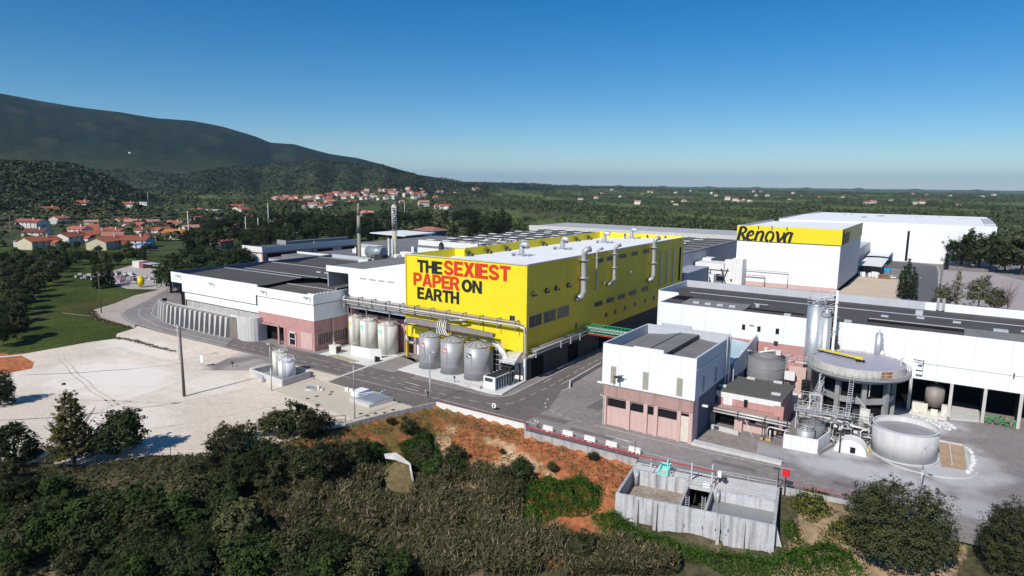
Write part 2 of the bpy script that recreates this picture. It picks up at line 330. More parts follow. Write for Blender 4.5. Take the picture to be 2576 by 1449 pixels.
def height(X,Y):
    X=np.atleast_1d(np.asarray(X,float)); Y=np.atleast_1d(np.asarray(Y,float))
    r=np.hypot(X,Y); az=np.degrees(np.arctan2(X,Y))
    def tab(T): return np.interp(az,[a for a,_ in T],[v for _,v in T])
    rg=1+.04*np.sin(az*.9)+.03*np.sin(az*2.3+1)+.05*np.sin(r/400+az*.3)
    h=tab(MTN)*sst((r-2300)/(4500-2300))*np.where(r>4500,np.clip(1-(r-4500)/9000,.2,1),1)
    u_=az*1.1+3*np.sin(r/900); h=np.where((az<-28),h*(1-.018*(np.sin(u_*.8+r/260)+.6*np.sin(u_*1.9-r/170)+.4*np.sin(u_*4.1+r/90))*sst((4400-r)/1000)*sst((r-2300)/800)),h)
    h2=tab(HILL2)*sst((r-1750*rg)/(2600-1750))*sst((3300-r)/600)
    h1=tab(HILL1)*sst((r-720)/(1300-720))*sst((2000-r)/600)
    far=(18+14*np.sin(az*1.7)+8*np.sin(az*5.1+2))*np.exp(-((r-14000)/3000)**2)
    roll=(4*np.sin(X/170+Y/230)+3*np.sin(X/90-Y/140))*sst((r-620)/600)*.8
    h=np.maximum(np.maximum(h,h2),h1)+far+roll-2.5*sst((r-600)/300)*0
    near=(r<420)
    if near.any():
        x=X[near];y=Y[near]; out=in_poly(x,y,EDGE+[(400,-600),(-420,-600)]); d=np.where(out,1,-1)*poly_dist(x,y,EDGE)
        wall=sst((x+96)/6)*sst((20-x)/20)
        drop=(.9*wall)*sst((d+.5)/.6)+(4.8+2.2*sst((d-10)/30))*sst(d/26)
        drop+= .25*wob(x*.45,y*.45)*sst((d-1)/4)+.1*wob(x*1.7,y*1.7)*sst((d-1)/4)
        hh=np.where(d>-.5,-drop,0); pit=in_poly(x,y,[(-38.3,86.2),(-16.6,89.8),(-18.5,102.2),(-40.0,98.7)]); h[near]=np.where(pit,-4.6,hh)
    return h
def H1(x,y): return float(height([x],[y])[0])

# terrain sheet: fine near the plant, coarser towards the horizon
NA,NR=760,560
az=np.radians(np.linspace(-100,62,NA)); rr=np.exp(np.linspace(math.log(14),math.log(40000),NR))
A,Rr=np.meshgrid(az,rr); GX=(Rr*np.sin(A)).ravel(); GY=(Rr*np.cos(A)).ravel(); GZ=height(GX,GY)
GZ=GZ-.03
co=np.column_stack([GX,GY,GZ])
idx=np.arange(NR*NA).reshape(NR,NA); q=np.column_stack([idx[:-1,:-1].ravel(),idx[:-1,1:].ravel(),idx[1:,1:].ravel(),idx[1:,:-1].ravel()])
me=bpy.data.meshes.new('ground'); me.vertices.add(len(co)); me.vertices.foreach_set('co',co.ravel())
me.loops.add(q.size); me.loops.foreach_set('vertex_index',q[:,::-1].ravel()); me.polygons.add(len(q)); me.polygons.foreach_set('loop_start',np.arange(0,q.size,4)); me.polygons.foreach_set('loop_total',np.full(len(q),4))
me.update(); me.polygons.foreach_set('use_smooth',[True]*len(q))
r_=np.hypot(GX,GY); azd=np.degrees(np.arctan2(GX,GY))
def nz(x,y,s,o=0): 
    x=x/s+o; y=y/s-o
    return (np.sin(x+1.7*np.sin(y*.9))+np.sin(y*1.3+1.9*np.sin(x*.7+2))+np.sin((x+y)*2.1+1.3*np.sin(x*1.9)))/6+.5
colr=np.zeros((len(co),3)); 
scrub=np.array([.062,.078,.032]); lightf=np.array([.085,.115,.035]); brown=np.array([.13,.10,.055]); dkf=np.array([.022,.033,.018])
n1=nz(GX,GY,60); nB=nz(GX,GY,180,3); nC=nz(GX,GY,25,5)
colr[:]=scrub
def mixc(c,mask):
    global colr
    m=np.clip(mask,0,1)[:,None]; colr=colr*(1-m)+np.asarray(c)*m
mixc(lightf*1.25,sst((nB-.42)/.2)*.95); mixc(brown,sst((nz(GX,GY,110,9)-.68)/.1)*.6); mixc(dkf,sst((n1-.6)/.15)*.6)
hill=sst((GZ-12)/25); mixc([.028,.04,.02],hill*.85); mixc([.075,.072,.05],hill*sst((nC-.62)/.15)*.35)
mtn=sst((r_-2900)/500)*(azd<-30); mixc([.014,.024,.017],mtn); mixc([.024,.030,.02],mtn*sst((nz(GX,GY,140,1)-.5)/.2)*.7); mixc([.008,.014,.010],mtn*sst((nz(GX,GY,55,4)-.5)/.2)*.6); mixc([.05,.048,.036],mtn*sst((nz(GX,GY,80,7)-.74)/.08)*.5)
# bare clearing and bright field on the near hill
def blob(cx,cy,rx,ry,rot=0):
    c,s=math.cos(rot),math.sin(rot); dx=GX-cx; dy=GY-cy; u=(dx*c+dy*s)/rx; v=(-dx*s+dy*c)/ry
    return sst((1.15-np.sqrt(u*u+v*v))/.3)
mixc([.20,.12,.08],blob(-1560,1110,110,22,-.7)*.9); mixc([.10,.17,.035],blob(-1540,1236,60,22,.6))
mixc([.10,.12,.03],blob(-840,335,90,26,.3)*.9); mixc([.13,.10,.06],in_poly(GX,GY,[(-1650,980),(-1350,900),(-1250,1200),(-1500,1250)])*sst((nz(GX,GY,35,2)-.5)/.2)*.5)
# left meadow
meadow=in_poly(GX,GY,[(-420,40),(-250,50),(-206,64),(-201,70),(-201,85),(-199,92),(-208,100),(-240,101),(-258,117),(-272,133),(-300,160),(-345,200),(-480,230),(-560,120)])
mixc([.052,.072,.018],meadow*1.); mixc([.09,.07,.03],meadow*sst((nz(GX,GY,14,2)-.55)/.2)*.5); mixc([.07,.10,.022],meadow*sst((nz(GX,GY,9,7)-.6)/.2)*.6)
# ravine in front
dE=np.where(in_poly(GX,GY,EDGE+[(400,-600),(-420,-600)]),1,-1)*np.where(r_<420,poly_dist(GX,GY,EDGE),999)
rav=(dE>-1)&(r_<420)
mixc([.07,.065,.035],rav*1.); mixc([.16,.12,.075],rav*sst((nz(GX,GY,4,1)-.6)/.15)*.8)
redz=rav*in_poly(GX,GY,[(-97,72),(-99,60),(-88,70),(-78,77),(-66,80),(-56,78),(-44,72),(-37,76),(-37.5,100),(-60,101),(-65,104),(-92,104)])
red=np.array([.35,.13,.055]); mixc(red,redz*1.)
mixc([.50,.33,.19],redz*in_poly(GX,GY,[(-82,84),(-72,80),(-52,78),(-50,90),(-62,95),(-78,98)])*sst((nz(GX,GY,3,4)-.35)/.2))
mixc([.12,.095,.03],redz*sst((-74-GX)/8)*sst((nz(GX,GY,1.6,4)-.32)/.15)*.85)
mixc([.20,.12,.05],redz*sst((nz(GX,GY,1.1,8)-.7)/.08)*.8)
pale=rav*in_poly(GX,GY,[(-16,80),(2,84),(6,101),(-14,103)]); mixc([.33,.23,.14],pale*.9)
mixc([.40,.15,.065],in_poly(GX,GY,[(-207.5,65),(-201.5,68),(-188.8,67.3),(-184.3,64.5),(-184,57),(-186,50),(-230,40),(-260,50)])*1.)
ca=me.color_attributes.new('Col','FLOAT_COLOR','POINT'); buf=np.ones((len(co),4)); buf[:,:3]=colr; ca.data.foreach_set('color',buf.ravel())
gm=mat('ground_cover',(1,1,1),.95,var=.38,sc=.05,sc2=.9,attr='Col',spots=0,spec=.05,bump=.15)
me.materials.append(gm); ground=bpy.data.objects.new('ground',me); COL.objects.link(ground); ground['kind']='structure'

# ------------------------------------------------------------ made ground: sheets 4 mm apart
near=[(-87.1,102.1),(-65,102.1),(-62.8,99),(-40.2,99.1),(-18.2,102.8),(-9.5,103.5),(2.1,99.8),(11.5,100.4),(40,104.2),(90,108.2),(120,112)]
roadedge=[(-330,205),(-290,160),(-271.4,141.5),(-258,129),(-247,118.5),(-242,113),(-238,110),(-233,108.3),(-225,105.8),(-216,104.3),(-195.3,103.2),(-174.5,103.6),(-147.4,103.8),(-135,103.7),(-118,103.6),(-117.2,98.6),(-89.8,97.6),(-88,102.1)]
sheet('yard_pavement',roadedge+near[1:]+[(120,500),(-60,520),(-280,520),(-330,330)],.012,asphalt)
SANDM=stained('sandy_ground',(.66,.565,.465),[(-160,72,26,14,.8),(-185,90,20,8,.6),(-130,60,16,8,.5),(-175,60,10,12,.4),(-140,82,12,7,.5)],(.84,.78,.70),nsc=.05)
sheet('sandy_yard',[(-207,58),(-201.6,68),(-201.7,77.6),(-201.9,84.3),(-200.4,91),(-206.8,94.5),(-209.9,101.2),(-213,103.6),(-195.3,103),(-174.5,103.4),(-147.4,103.6),(-135,103.4),(-118.1,103.4),(-117.4,98.8),(-89.9,97.4),(-89.2,96.3),(-91.2,89),(-92.8,82),(-94,78),(-95.5,69.8),(-98.5,62),(-101.5,58.3),(-109,53.6),(-113,45.5),(-120,42),(-126,38.5),(-150,34),(-184,38),(-184,57),(-184.2,64),(-190,66.6),(-200,67.4),(-203,62)],.016,SANDM)
sheet('road_shoulder',[(-290,163),(-271.4,143),(-257,130),(-246,118.5),(-241,113),(-237,110),(-232,108),(-224,105.6),(-215,104),(-209.9,101.2),(-222,101.8),(-235.1,102.3),(-243,103.5),(-252,108.2),(-258.8,118.2),(-271.3,132),(-278,146)],.014,mat('dusty_shoulder',(.44,.37,.32),.95,var=.1,sc=.2,sc2=1.5))
sheet('concrete_slab',[(-122.8,99.2),(-116.4,98.2),(-89.9,97.5),(-89.3,96.3),(-91.3,89),(-93,83.2),(-95.2,85.4),(-121,87.4)],.024,sand2)
sheet('new_asphalt',[(-166,103.7),(-174,111.4),(-168,113.5),(-141,113.8),(-136.5,114.4),(-119,113.3),(-110.5,113.3),(-111.2,123),(-120.2,129.3),(-120.2,126),(-112,126),(-104,113.6),(-80,113),(-77,116),(-78,133),(-79.6,166),(-80,215),(-71.7,215),(-71.7,150),(-69.9,125),(-66,113),(-66,103.2),(-86.9,103.4),(-89,97.9),(-116.9,98.8),(-118,103.8)],.020,asph_dark)
sheet('driveway_apron',[(-150.4,86.6),(-152,92),(-155,98),(-158,103.3),(-146.5,103.5),(-134.5,103.5),(-136.5,100),(-137.5,96)],.022,stained('dusty_apron',(.21,.19,.185),[(-136,97,9,7,.95),(-158,101,6,5,.9),(-150,88,3,2.5,.8),(-146,96,3,8,.45)],(.55,.48,.43)))
sheet('dusty_yard',[(-35.3,114.1),(-20,112.6),(-16,111.6),(-14,108),(4,106.5),(20,106),(60,112),(60,156.8),(-36,156.8),(-36,122)],.020,stained('dusty_yard',(.225,.20,.195),[(-8,117,14,6,.9),(6,112,16,5,.6),(4,128,8,12,.85),(-2,150,9,7,.9),(-26,117,9,4,.5),(-14,124,8,6,.8)],(.50,.49,.50)))
sheet('worn_pavement',[(-34.8,114.2),(-35,121),(-26,121),(-24.6,114)],.026,mat('worn_reddish_concrete',(.27,.23,.21),.93,var=.22,sc=.5,sc2=3))
sheet('white_pad',[(-139,113.4),(-123.1,113.6),(-119.4,113.4),(-120.4,129.5),(-120.5,126.1),(-140,126.1)],.018,whitepad)
sheet('street_sidewalk',[(-71.2,124.8),(-69,124.8),(-53.6,118),(-53.6,140),(-60,170),(-71.7,170)],.018,asphalt)
mk=MB(); Zm=.030
strip(mk,[(-118,98.9),(-119.6,113.5)],.9,Zm); strip(mk,[(-119.6,113.4),(-120.5,129.5)],.9,Zm)
struct('concrete_strip',mk,conc_pale)
mk=MB(); Zm=.034
outer=[(-300,171),(-271.5,139.5),(-257,127),(-246,117),(-239.5,112),(-233,108.9),(-225,106.5),(-216,104.9),(-195.3,103.9),(-174.5,104.2)]
strip(mk,outer,.18,Zm)
strip(mk,[(-174.5,104.2),(-124,103.9),(-94.6,104.4),(-86.6,104.4),(-70,103.9),(-41,103.3),(-28,103.1),(-19,103)],.16,Zm)
ctr=[(-290,165),(-264,145),(-253.5,136.4),(-239.1,117.6),(-233,114),(-226,111.2),(-209.3,107.5),(-189,106.3),(-171,106.4)]
strip(mk,ctr,.16,Zm)
dashes(mk,[(-171,106.4),(-151,106.7),(-118,107.3),(-92,107.6),(-84,107.4),(-79,107.9),(-75.5,109.5),(-73.8,112),(-73.7,125.6),(-75.2,153.7),(-76,190)],.16,Zm,2.2,2)
dashes(mk,[(-165,108.9),(-139,109.6)],.15,Zm,1.2,2.6)
strip(mk,[(-139,110.2),(-130,110.6)],.15,Zm); strip(mk,[(-127,111.1),(-119.8,111)],.15,Zm); dashes(mk,[(-118.4,109.8),(-104,110.2)],.15,Zm,1.4,2)
strip(mk,[(-104.4,112.8),(-90.7,112.4),(-80.2,112.5),(-78.6,113.3),(-77.6,115.4),(-77.8,133),(-79.2,166),(-79.6,215)],.22,Zm)
strip(mk,[(-103,109.3),(-98,109)],.3,Zm); strip(mk,[(-100,106),(-96,106)],.25,Zm)
inner=[(-256.5,134.1),(-240,123),(-232,118.3),(-229.5,116.5),(-221.4,114),(-205.6,110.6),(-190,110.2),(-172,110.1)]
strip(mk,inner,.2,Zm)
strip(mk,[(-69.9,124.8),(-69.3,127.8),(-70.7,130.6),(-71.8,149.2),(-72.5,210)],.2,Zm)
dashes(mk,[(-69.5,118.5),(-68.3,115),(-67,113.2),(-61.7,110.6),(-56,109.9)],.2,Zm,1.2,1.4)
strip(mk,[(-54,110.1),(-35.3,109.7),(-24,110.3),(-18,110.8)],.18,Zm)
strip(mk,[(-76.4,128),(-76.6,132)],.2,Zm); strip(mk,[(-72.3,129),(-72.5,133.5)],.2,Zm); strip(mk,[(-50,106.4),(-46,106.3)],.2,Zm)
mk.poly([(-46,106.0,Zm),(-44.2,106.3,Zm),(-46,106.6,Zm)])
struct('road_markings',mk,whitep)
mk=MB(); gt=random.Random(29)
for (a,b,c) in (((-196,74),(-170,66),(-140,62)),((-190,86),(-165,84),(-150,90)),((-150,44),(-132,60),(-128,84)),((-180,60),(-160,78),(-157,99)),((-125,48),(-118,66),(-112,86)),((-170,50),(-150,58),(-122,76)),((-148,88),(-142,72),(-138,50))):
    P_=[Vector(a),Vector(b),Vector(c)]; pt=[]
    for k in range(25): t_=k/24; q=P_[0]*(1-t_)**2+P_[1]*2*t_*(1-t_)+P_[2]*t_*t_; pt.append((q.x+.25*math.sin(k*1.3),q.y+.2*math.sin(k*.9+1)))
    for o_ in (0,1.7): strip(mk,[(x+o_*.5,y+o_*.6) for x,y in pt],.38,.020)
struct('tyre_tracks',mk,mat('rutted_sand',(.60,.515,.425),.95,var=.16,sc=.5,sc2=2))
mk=MB(); gp=random.Random(17)
for (x,y,a,b) in ((-150,105,6,1.6),(-128,108.5,9,1.3),(-112,102,3,5),(-97,109,8,1.2),(-66,107,7,2.2),(-57,105,9,1.4),(-60,118,3,7),(-30,106,7,1.3),(-75.6,140,1.4,16),(-74,170,1.6,12),(-205,108.6,10,1.2),(-12,108.9,4,1.4)):
    mk.poly([(x+gp.uniform(-.2,.2),y,.027),(x+a,y+gp.uniform(-.2,.2),.027),(x+a+gp.uniform(-.3,.3),y+b,.027),(x,y+b,.027)])
struct('road_patches',mk,mat('patched_asphalt',(.165,.146,.138),.93,var=.22,sc=.4))
mk=MB(); mk.prism([(-35.3,111.2),(-20,111.4),(-20,112.5),(-35.3,113)],0,.55); struct('kerb_island',mk,conc_pale)
mk=MB(); mk.wall((-70.8,130.6),(-71.9,149),0,.9,.35); mk.wall((-70.8,130.6),(-69.4,127.9),0,.9,.35); tag(mk.build('low_wall',conc_pale),'long low pale kerb wall along the street beside the yellow building','wall')
mk=MB(); mk.prism([(-111,115.4),(-105.8,115.2),(-92,114.9),(-84.5,113.9),(-80.9,113.7),(-78.9,114.5),(-80.1,126.1),(-111,126.1),(-111.3,120.5)],0,.32); struct('silo_plinth_pavement',mk,whitepad)
sheet('tower_sand_yard',[(-39.6,300),(-15.5,300),(-15.2,326),(-20,387),(-39.6,385)],.020,mat('pink_sand',(.60,.48,.37),.95,var=.08,sc=.1,sc2=1))
sheet('access_road',[(-15,300),(-3.4,300),(-3,330),(-4,400),(-6,470),(-16,480),(-40,505),(-60,505),(-60,470),(-16,430)],.022,mat('bluish_asphalt',(.13,.125,.135),.92,var=.08,sc=.1,sc2=1))
sheet('gravel_yard',[(-2,300),(60,300),(60,420),(32,424),(20,452),(-2,448)],.020,mat('pinkish_gravel',(.40,.35,.345),.95,var=.08,sc=.05,sc2=.8))
mk=MB(); strip(mk,[(-3,300),(-2.6,330),(-4,440),(-6,470)],.35,.03); struct('access_kerb',mk,whitep)

# ------------------------------------------------------------ lettering
def arc(cx,cy,rx,ry,a0,a1,n=14): return [(cx+rx*math.cos(math.radians(a0+(a1-a0)*k/n)),cy+ry*math.sin(math.radians(a0+(a1-a0)*k/n))) for k in range(n+1)]
def offs(path,w):
    L=[];R_=[]
    for k,p in enumerate(path):
        a=Vector(path[max(k-1,0)]); b=Vector(path[min(k+1,len(path)-1)]); d=(b-a).normalized(); nn=Vector((-d.y,d.x))*w/2
        L.append((p[0]+nn.x,p[1]+nn.y)); R_.append((p[0]-nn.x,p[1]-nn.y))
    return L+R_[::-1]
sw=.235
GL={
'T':(.74,[[(.255,0),(.255+sw,0),(.255+sw,.8),(.74,.8),(.74,1),(0,1),(0,.8),(.255,.8)]]),
'H':(.78,[[(0,0),(sw,0),(sw,.41),(.78-sw,.41),(.78-sw,0),(.78,0),(.78,1),(.78-sw,1),(.78-sw,.61),(sw,.61),(sw,1),(0,1)]]),
'E':(.68,[[(0,0),(.68,0),(.68,.2),(sw,.2),(sw,.41),(.62,.41),(.62,.6),(sw,.6),(sw,.8),(.67,.8),(.67,1),(0,1)]]),
'I':(sw,[[(0,0),(sw,0),(sw,1),(0,1)]]),
'X':(.84,[[(0,0),(.28,0),(.42,.3),(.56,0),(.84,0),(.565,.51),(.82,1),(.55,1),(.42,.73),(.29,1),(.02,1),(.275,.51)]]),
'N':(.8,[[(0,0),(.22,0),(.22,.63),(.55,0),(.8,0),(.8,1),(.58,1),(.58,.38),(.25,1),(0,1)]]),
'A':(.88,[[(0,0),(.24,0),(.3,.2),(.58,.2),(.64,0),(.88,0),(.565,1),(.315,1)],[(.355,.38),(.525,.38),(.44,.7)]]),
'P':(.76,[[(0,0),(sw,0),(sw,.34),(.42,.34)]+arc(.42,.67,.34,.33,-90,90)+[(0,1)],[(sw,.53),(.40,.53)]+arc(.40,.67,.12,.14,-90,90,8)+[(sw,.81)]]),
'R':(.82,[[(0,0),(sw,0),(sw,.38),(.36,.38),(.54,0),(.82,0),(.6,.43)]+arc(.44,.7,.33,.30,-50,90)+[(0,1)],[(sw,.56),(.42,.56)]+arc(.42,.69,.12,.125,-90,90,8)+[(sw,.815)]]),
'O':(.9,[arc(.45,.5,.45,.52,0,350,28),arc(.45,.5,.2,.3,0,345,22)]),
'S':(.78,[offs([(.10,.27),(.16,.17),(.26,.11),(.39,.09),(.52,.11),(.62,.17),(.665,.27),(.62,.37),(.52,.43),(.38,.485),(.25,.54),(.15,.61),(.12,.73),(.17,.83),(.27,.895),(.39,.915),(.51,.89),(.6,.83),(.65,.73)],.205)]),
}
def glyph(mb,g,ox,sx,oz,sz,y,t=.12,plane='xz'):
    con=GL[g][1]; pts=[[(ox+p[0]*sx,oz+p[1]*sz) for p in c] for c in con]
    put(mb,pts,y,t,plane)
def put(mb,pts,y,t,plane='xz'):
    flat=[p for c in pts for p in c]; tr=tessellate_polygon([[Vector((a,b,0)) for a,b in c] for c in pts])
    i=len(mb.v)
    f3=(lambda a,b,d:(a,y-d,b)) if plane=='xz' else (lambda a,b,d:(y+d,a,b))
    mb.v+=[f3(a,b,t) for a,b in flat]; 
    for q in tr:
        A_,B_,C_=[flat[k] for k in q]; cr=(B_[0]-A_[0])*(C_[1]-A_[1])-(B_[1]-A_[1])*(C_[0]-A_[0])
        if abs(cr)<1e-9: continue
        mb.f.append(tuple(i+k for k in (q if cr>0 else q[::-1]))); mb.m.append(mb.mi)
    for c in pts:
        n=len(c)
        for k in range(n):
            a=c[k]; b=c[(k+1)%n]; mb.quad(f3(*a,t),f3(*b,t),f3(*b,.002),f3(*a,.002))
def word(name,txt,x0,x1,z0,z1,y,m,parent,gap=.03):
    W=sum(GL[c][0] for c in txt)+gap*(len(txt)-1); s=(x1-x0)/W; mb=MB(); x=x0
    for c in txt: glyph(mb,c,x,s,z0,z1-z0,y); x+=(GL[c][0]+gap)*s
    return mb.build(name,m,parent)

# ------------------------------------------------------------ big yellow hall
Y=thing('yellow_factory_hall','huge bright yellow factory hall with giant red and black slogan letters on its front','factory building',(-99,126.2,0))
mb=MB(); mb.box(-117.9,-80.3,126.2,126.6,5.8,27.7); mb.box(-117.6,-117.3,126.62,146,20,27.7); mb.box(-117.6,-113.8,145.7,146,20,27.7)
mb.box(-114.1,-113.8,146.02,231.3,20,28.0); mb.box(-113.8,-80.62,231.0,231.3,5.8,28.1)
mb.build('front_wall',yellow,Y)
mb=MB(); mb.box(-80.62,-80.3,126.62,231.3,5.8,27.7); mb.build('side_wall',yellow_shaded,Y)
mb=MB(); mb.prism([(-117.28,126.62),(-80.64,126.62),(-80.64,230.98),(-113.78,230.98),(-113.78,145.98),(-117.28,145.98)],[24.5]*6,[25.5,27.45,27.45,25.6,25.6,25.5]); 
mb.build('roof',whiteroof,Y)
mb=MB(); mb.box(-117.9,-80.3,126.0,126.18,27.55,27.82); mb.box(-80.5,-80.15,126.4,231.3,27.55,27.82); mb.build('roof_edge_trim',trim,Y)
mb=MB(); mb.box(-110.6,-80.45,126.3,126.8,0,5.8); mb.box(-117.9,-110.61,130,130.4,0,5.8); mb.box(-110.9,-110.61,126.81,130,0,5.8); mb.build('lower_front_wall',white_plain,Y)
mb=MB(); mb.box(-117.9,-110.95,126.7,130.3,5.55,5.79); mb.build('soffit',darkgrey,Y)
mb=MB(); mb.box(-81.6,-80.5,126.82,231.3,0,5.8); mb.build('lower_side_wall',darkgrey,Y)
mb=MB(); mb.box(-82,-80.38,126.1,126.6,0,5.79); mb.build('corner_pier',white_plain,Y)
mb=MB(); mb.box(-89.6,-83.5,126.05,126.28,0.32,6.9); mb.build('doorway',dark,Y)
for k in range(6):
    y0=129+k*9; mbx=MB(); mbx.box(-80.49,-80.42,y0,y0+5.5,0.02,4.6); mbx.build('side_door',darksteel if k%2 else dark,Y)
word('lettering','THE',-113.9,-105.6,23.3,26.5,126.2,blackm,Y)
word('lettering','SEXIEST',-105.1,-84.9,23.4,27.0,126.2,redletter,Y)
word('lettering','PAPER',-115.3,-100.0,19.75,23.1,126.2,redletter,Y)
word('lettering','ON',-99.4,-93.2,19.65,22.7,126.2,blackm,Y)
word('lettering','EARTH',-114.0,-100.2,16.3,19.4,126.2,blackm,Y)
plate('small_window',-84.9,-83.6,126.2,14.2,15.3,glass,Y)
for y0,y1 in ((127.2,129.7),(129.95,132.8),(134,136.7),(136.95,139.5),(140.7,143.3),(143.55,146.2)): plate('window',y0,y1,-80.3,12.7,15.3,glass,Y,face='+x')
for a,b in ((161.1,165.8),(168.6,173.3),(176.2,181),(184.6,189.6),(194,199)):
    plate('strip_window',a,b,-80.3,12.6,13.8,glass,Y,face='+x')
for a,b in ((161.3,165.5),(168,171.5),(176,181),(185,189.5),(194,199)):
    plate('strip_window',a,b,-80.3,24.8,25.9,glass,Y,face='+x')
for y0 in (150,168,174,181,188.5,196.5,204): plate('small_window',y0,y0+1.2,-80.3,8.6,9.8,glass,Y,face='+x')
for y0 in (209,215.2,221,227.5):
    mb=MB(); mb.box(-80.28,-80.0,y0,y0+.7,12.4,24.4); mb.build('vertical_strip_light',trim if y0<227 else dark,Y)
for y0 in (128.9,134.9,139.6,145.7):
    mb=MB(); mb.tube([(-80.3,y0,20.6),(-79.2,y0,20.4)],.75,10,r2=.15); mb.build('vent_cowl',darksteel,Y,smooth=True)
def wallstack(y0,z0,z1,r,foot=True,lab=None):
    mb=MB(); x=-79.2; pts=[(x-.2,y0-.3,z0-.9),(x,y0,z0),(x,y0,z1-1.2),(x+.1,y0,z1-.45),(x+.45,y0+.3,z1-.05),(x+1.1,y0+1.2,z1+.2)]
    mb.tube(pts,r,12); 
    for f in (.33,.75): mb.cyl(x,y0,z0+(z1-z0)*f,z0+(z1-z0)*f+.18,r*1.8,n=14)
    if foot: mb.tube([(x-.2,y0-.3,z0-.6),(x+.2,y0-1.4,z0-1.2),(x-1,y0-2.2,z0-1.8)],r*1.05,10)
    return mb.build('exhaust_stack',steel,Y,smooth=True)
wallstack(152.2,18.2,29.3,.8); wallstack(159.6,18.6,28.9,.32,False); wallstack(170.9,19.6,29,.5); wallstack(200.6,17.4,29.2,.72)
for y0,z0 in ((166,18.6),(173.5,19.1),(184,20)):
    mb=MB(); mb.tube([(-80.3,y0,z0),(-79.6,y0,z0-.1)],.4,10,r2=.55); mb.build('wall_lamp',steel,Y,smooth=True)
for k,y0 in enumerate((149.9,173.2,202.8,226.5)):
    x=-97.3-.4*k; mb=MB(); zr=26.55; mb.cyl(x,y0,zr,zr+2.2,.75,n=14); mb.tube([(x,y0,zr+2),(x,y0,zr+2.9),(x+.5,y0,zr+3.4),(x+1.9,y0+.1,zr+3.2)],.72,12)
    for a in (-2.6,2.6): mb.box(x+a-.06,x+a+.06,y0-1,y0+1,zr-.2,zr+.75); 
    mb.box(x-2.9,x+2.9,y0-.08,y0+.08,zr+.6,zr+.75); mb.box(x-2.9,x+2.9,y0-.95,y0-.8,zr+.6,zr+.75); mb.box(x-1.3,x+1.3,y0-1.2,y0+1.2,zr-.1,zr+.35)
    mb.build('roof_exhaust',stainless,Y,smooth=False)
for y0 in (146.9,156,165.8,176,187.7,201.6,210.8,220.4):
    mb=MB(); mb.cyl(-113.0,y0-.3,25.5,26.6,.25,n=8); mb.cyl(-112.9,y0-.3,26.3,27.1,.55,n=10); mb.cyl(-112.1,y0+.3,25.5,26.5,.35,n=8); mb.build('roof_vent',darksteel,Y)
for a in (-103,-94,-87):
    mb=MB(); mb.cyl(a,230.3,27,27.9,.3,n=8); mb.build('roof_vent',darksteel,Y)

# ------------------------------------------------------------ white hall between the yellow hall and the left hall
Wm=thing('white_middle_hall','white walled hall with pink base squeezed between the yellow hall and the dark roofed hall','factory building',(-129,126.2,0))
mb=MB(); f=[(-139.9,11.0),(-118.0,11.0),(-118.0,25.1),(-134.1,22.3),(-149.1,22.3),(-149.1,20.6),(-139.9,20.6)]
mb.v=[(x,126.2,z) for x,z in f]+[(x,126.6,z) for x,z in f]; n=len(f)
tr=tessellate_polygon([[Vector((x,z,0)) for x,z in f]])
for t in tr:
    for o_ in (0,n): mb.f.append(tuple(k+o_ for k in t)); mb.m.append(0)
for k in range(n): mb.f.append((k,(k+1)%n,n+(k+1)%n,n+k)); mb.m.append(0)
mb.build('facade',white,Wm)
mb=MB(); mb.box(-139.9,-118.0,129.8,130.2,0,11.0); mb.box(-139.9,-139.6,126.6,129.8,0,11); mb.build('lower_wall',pink,Wm)
mb=MB(); mb.poly([(-149.1,126.62,22.0),(-134.1,126.62,22.0),(-134.1,160,22),(-149.1,160,22)]); mb.poly([(-134.1,126.62,22.0),(-118,126.62,24.6),(-118,160,24.6),(-134.1,160,22)]); mb.build('roof',greyroof,Wm)
mb=MB(); mb.box(-149.1,-118,159.6,160,0,22); mb.box(-149.1,-148.8,126.65,159.6,16,21.9); mb.build('rear_wall',greyclad,Wm)
mb=MB(); mb.box(-118.02,-117.7,125.9,126.5,0,27.7); mb.build('corner_pipe',yellowm,Wm)
for a,b in ((-135.3,-132.9),(-131.7,-129.2),(-128,-125.8),(-124.7,-122.3)): plate('louvre',a,b,126.2,19.55,19.85,mat('shadow_grey_vent',(.3,.3,.3)),Wm)
mb=MB(); q=[(-121.9,.02),(-118.9,.02),(-118.9,5.6),(-119.8,6.5),(-120.6,6.7),(-121.4,6.2),(-121.9,5.4)]; mb.poly([(a,129.76,b) for a,b in q]); mb.build('tank_shadow_arch',dark,Wm)  # flat dark arch painting the tank's shadow on the wall
mb=MB()
for k in range(20): mb.box(-139.5+k*1.07,-138.6+k*1.07,129.6,129.79,9.0,10.9)
mb.build('dark_row',dark,Wm)  # row of dark blocks at the top of the pink wall
# ------------------------------------------------------------ left dark roofed hall
Lh=thing('left_factory_hall','long low hall at left with dark ribbed roofs, white panels and pink base','factory building',(-177,115.2,0))
mb=MB(); mb.box(-212.4,-206.1,115.2,115.6,13,16.3); mb.box(-206.1,-166.4,115.2,115.6,10.35,16.25); mb.box(-204.8,-166.4,115.35,115.75,7.9,10.1)
mb.box(-166.4,-141.7,115.2,115.6,8.5,15.6); mb.box(-142.0,-141.7,115.62,127.6,8.5,15.9)
mb.build('wall_panels',white,Lh)
mb=MB(); mb.box(-166.4,-141.62,115.12,115.19,12.95,13.05); mb.box(-141.69,-141.6,115.2,127.6,12.95,13.05); mb.box(-206.1,-167,115.3,115.5,10.1,10.35);mb.box(-167.0,-166.4,115.12,115.19,10.1,13.2); mb.build('panel_joint',darksteel,Lh)
mb=MB(); mb.box(-166.4,-159.2,115.3,115.7,5.6,8.5); mb.box(-154.0,-141.9,115.3,115.7,0,8.5); mb.box(-159.2,-154,115.3,115.7,5.0,8.5); mb.box(-142.2,-141.85,115.72,127.6,0,8.5); mb.build('lower_wall',pink,Lh)
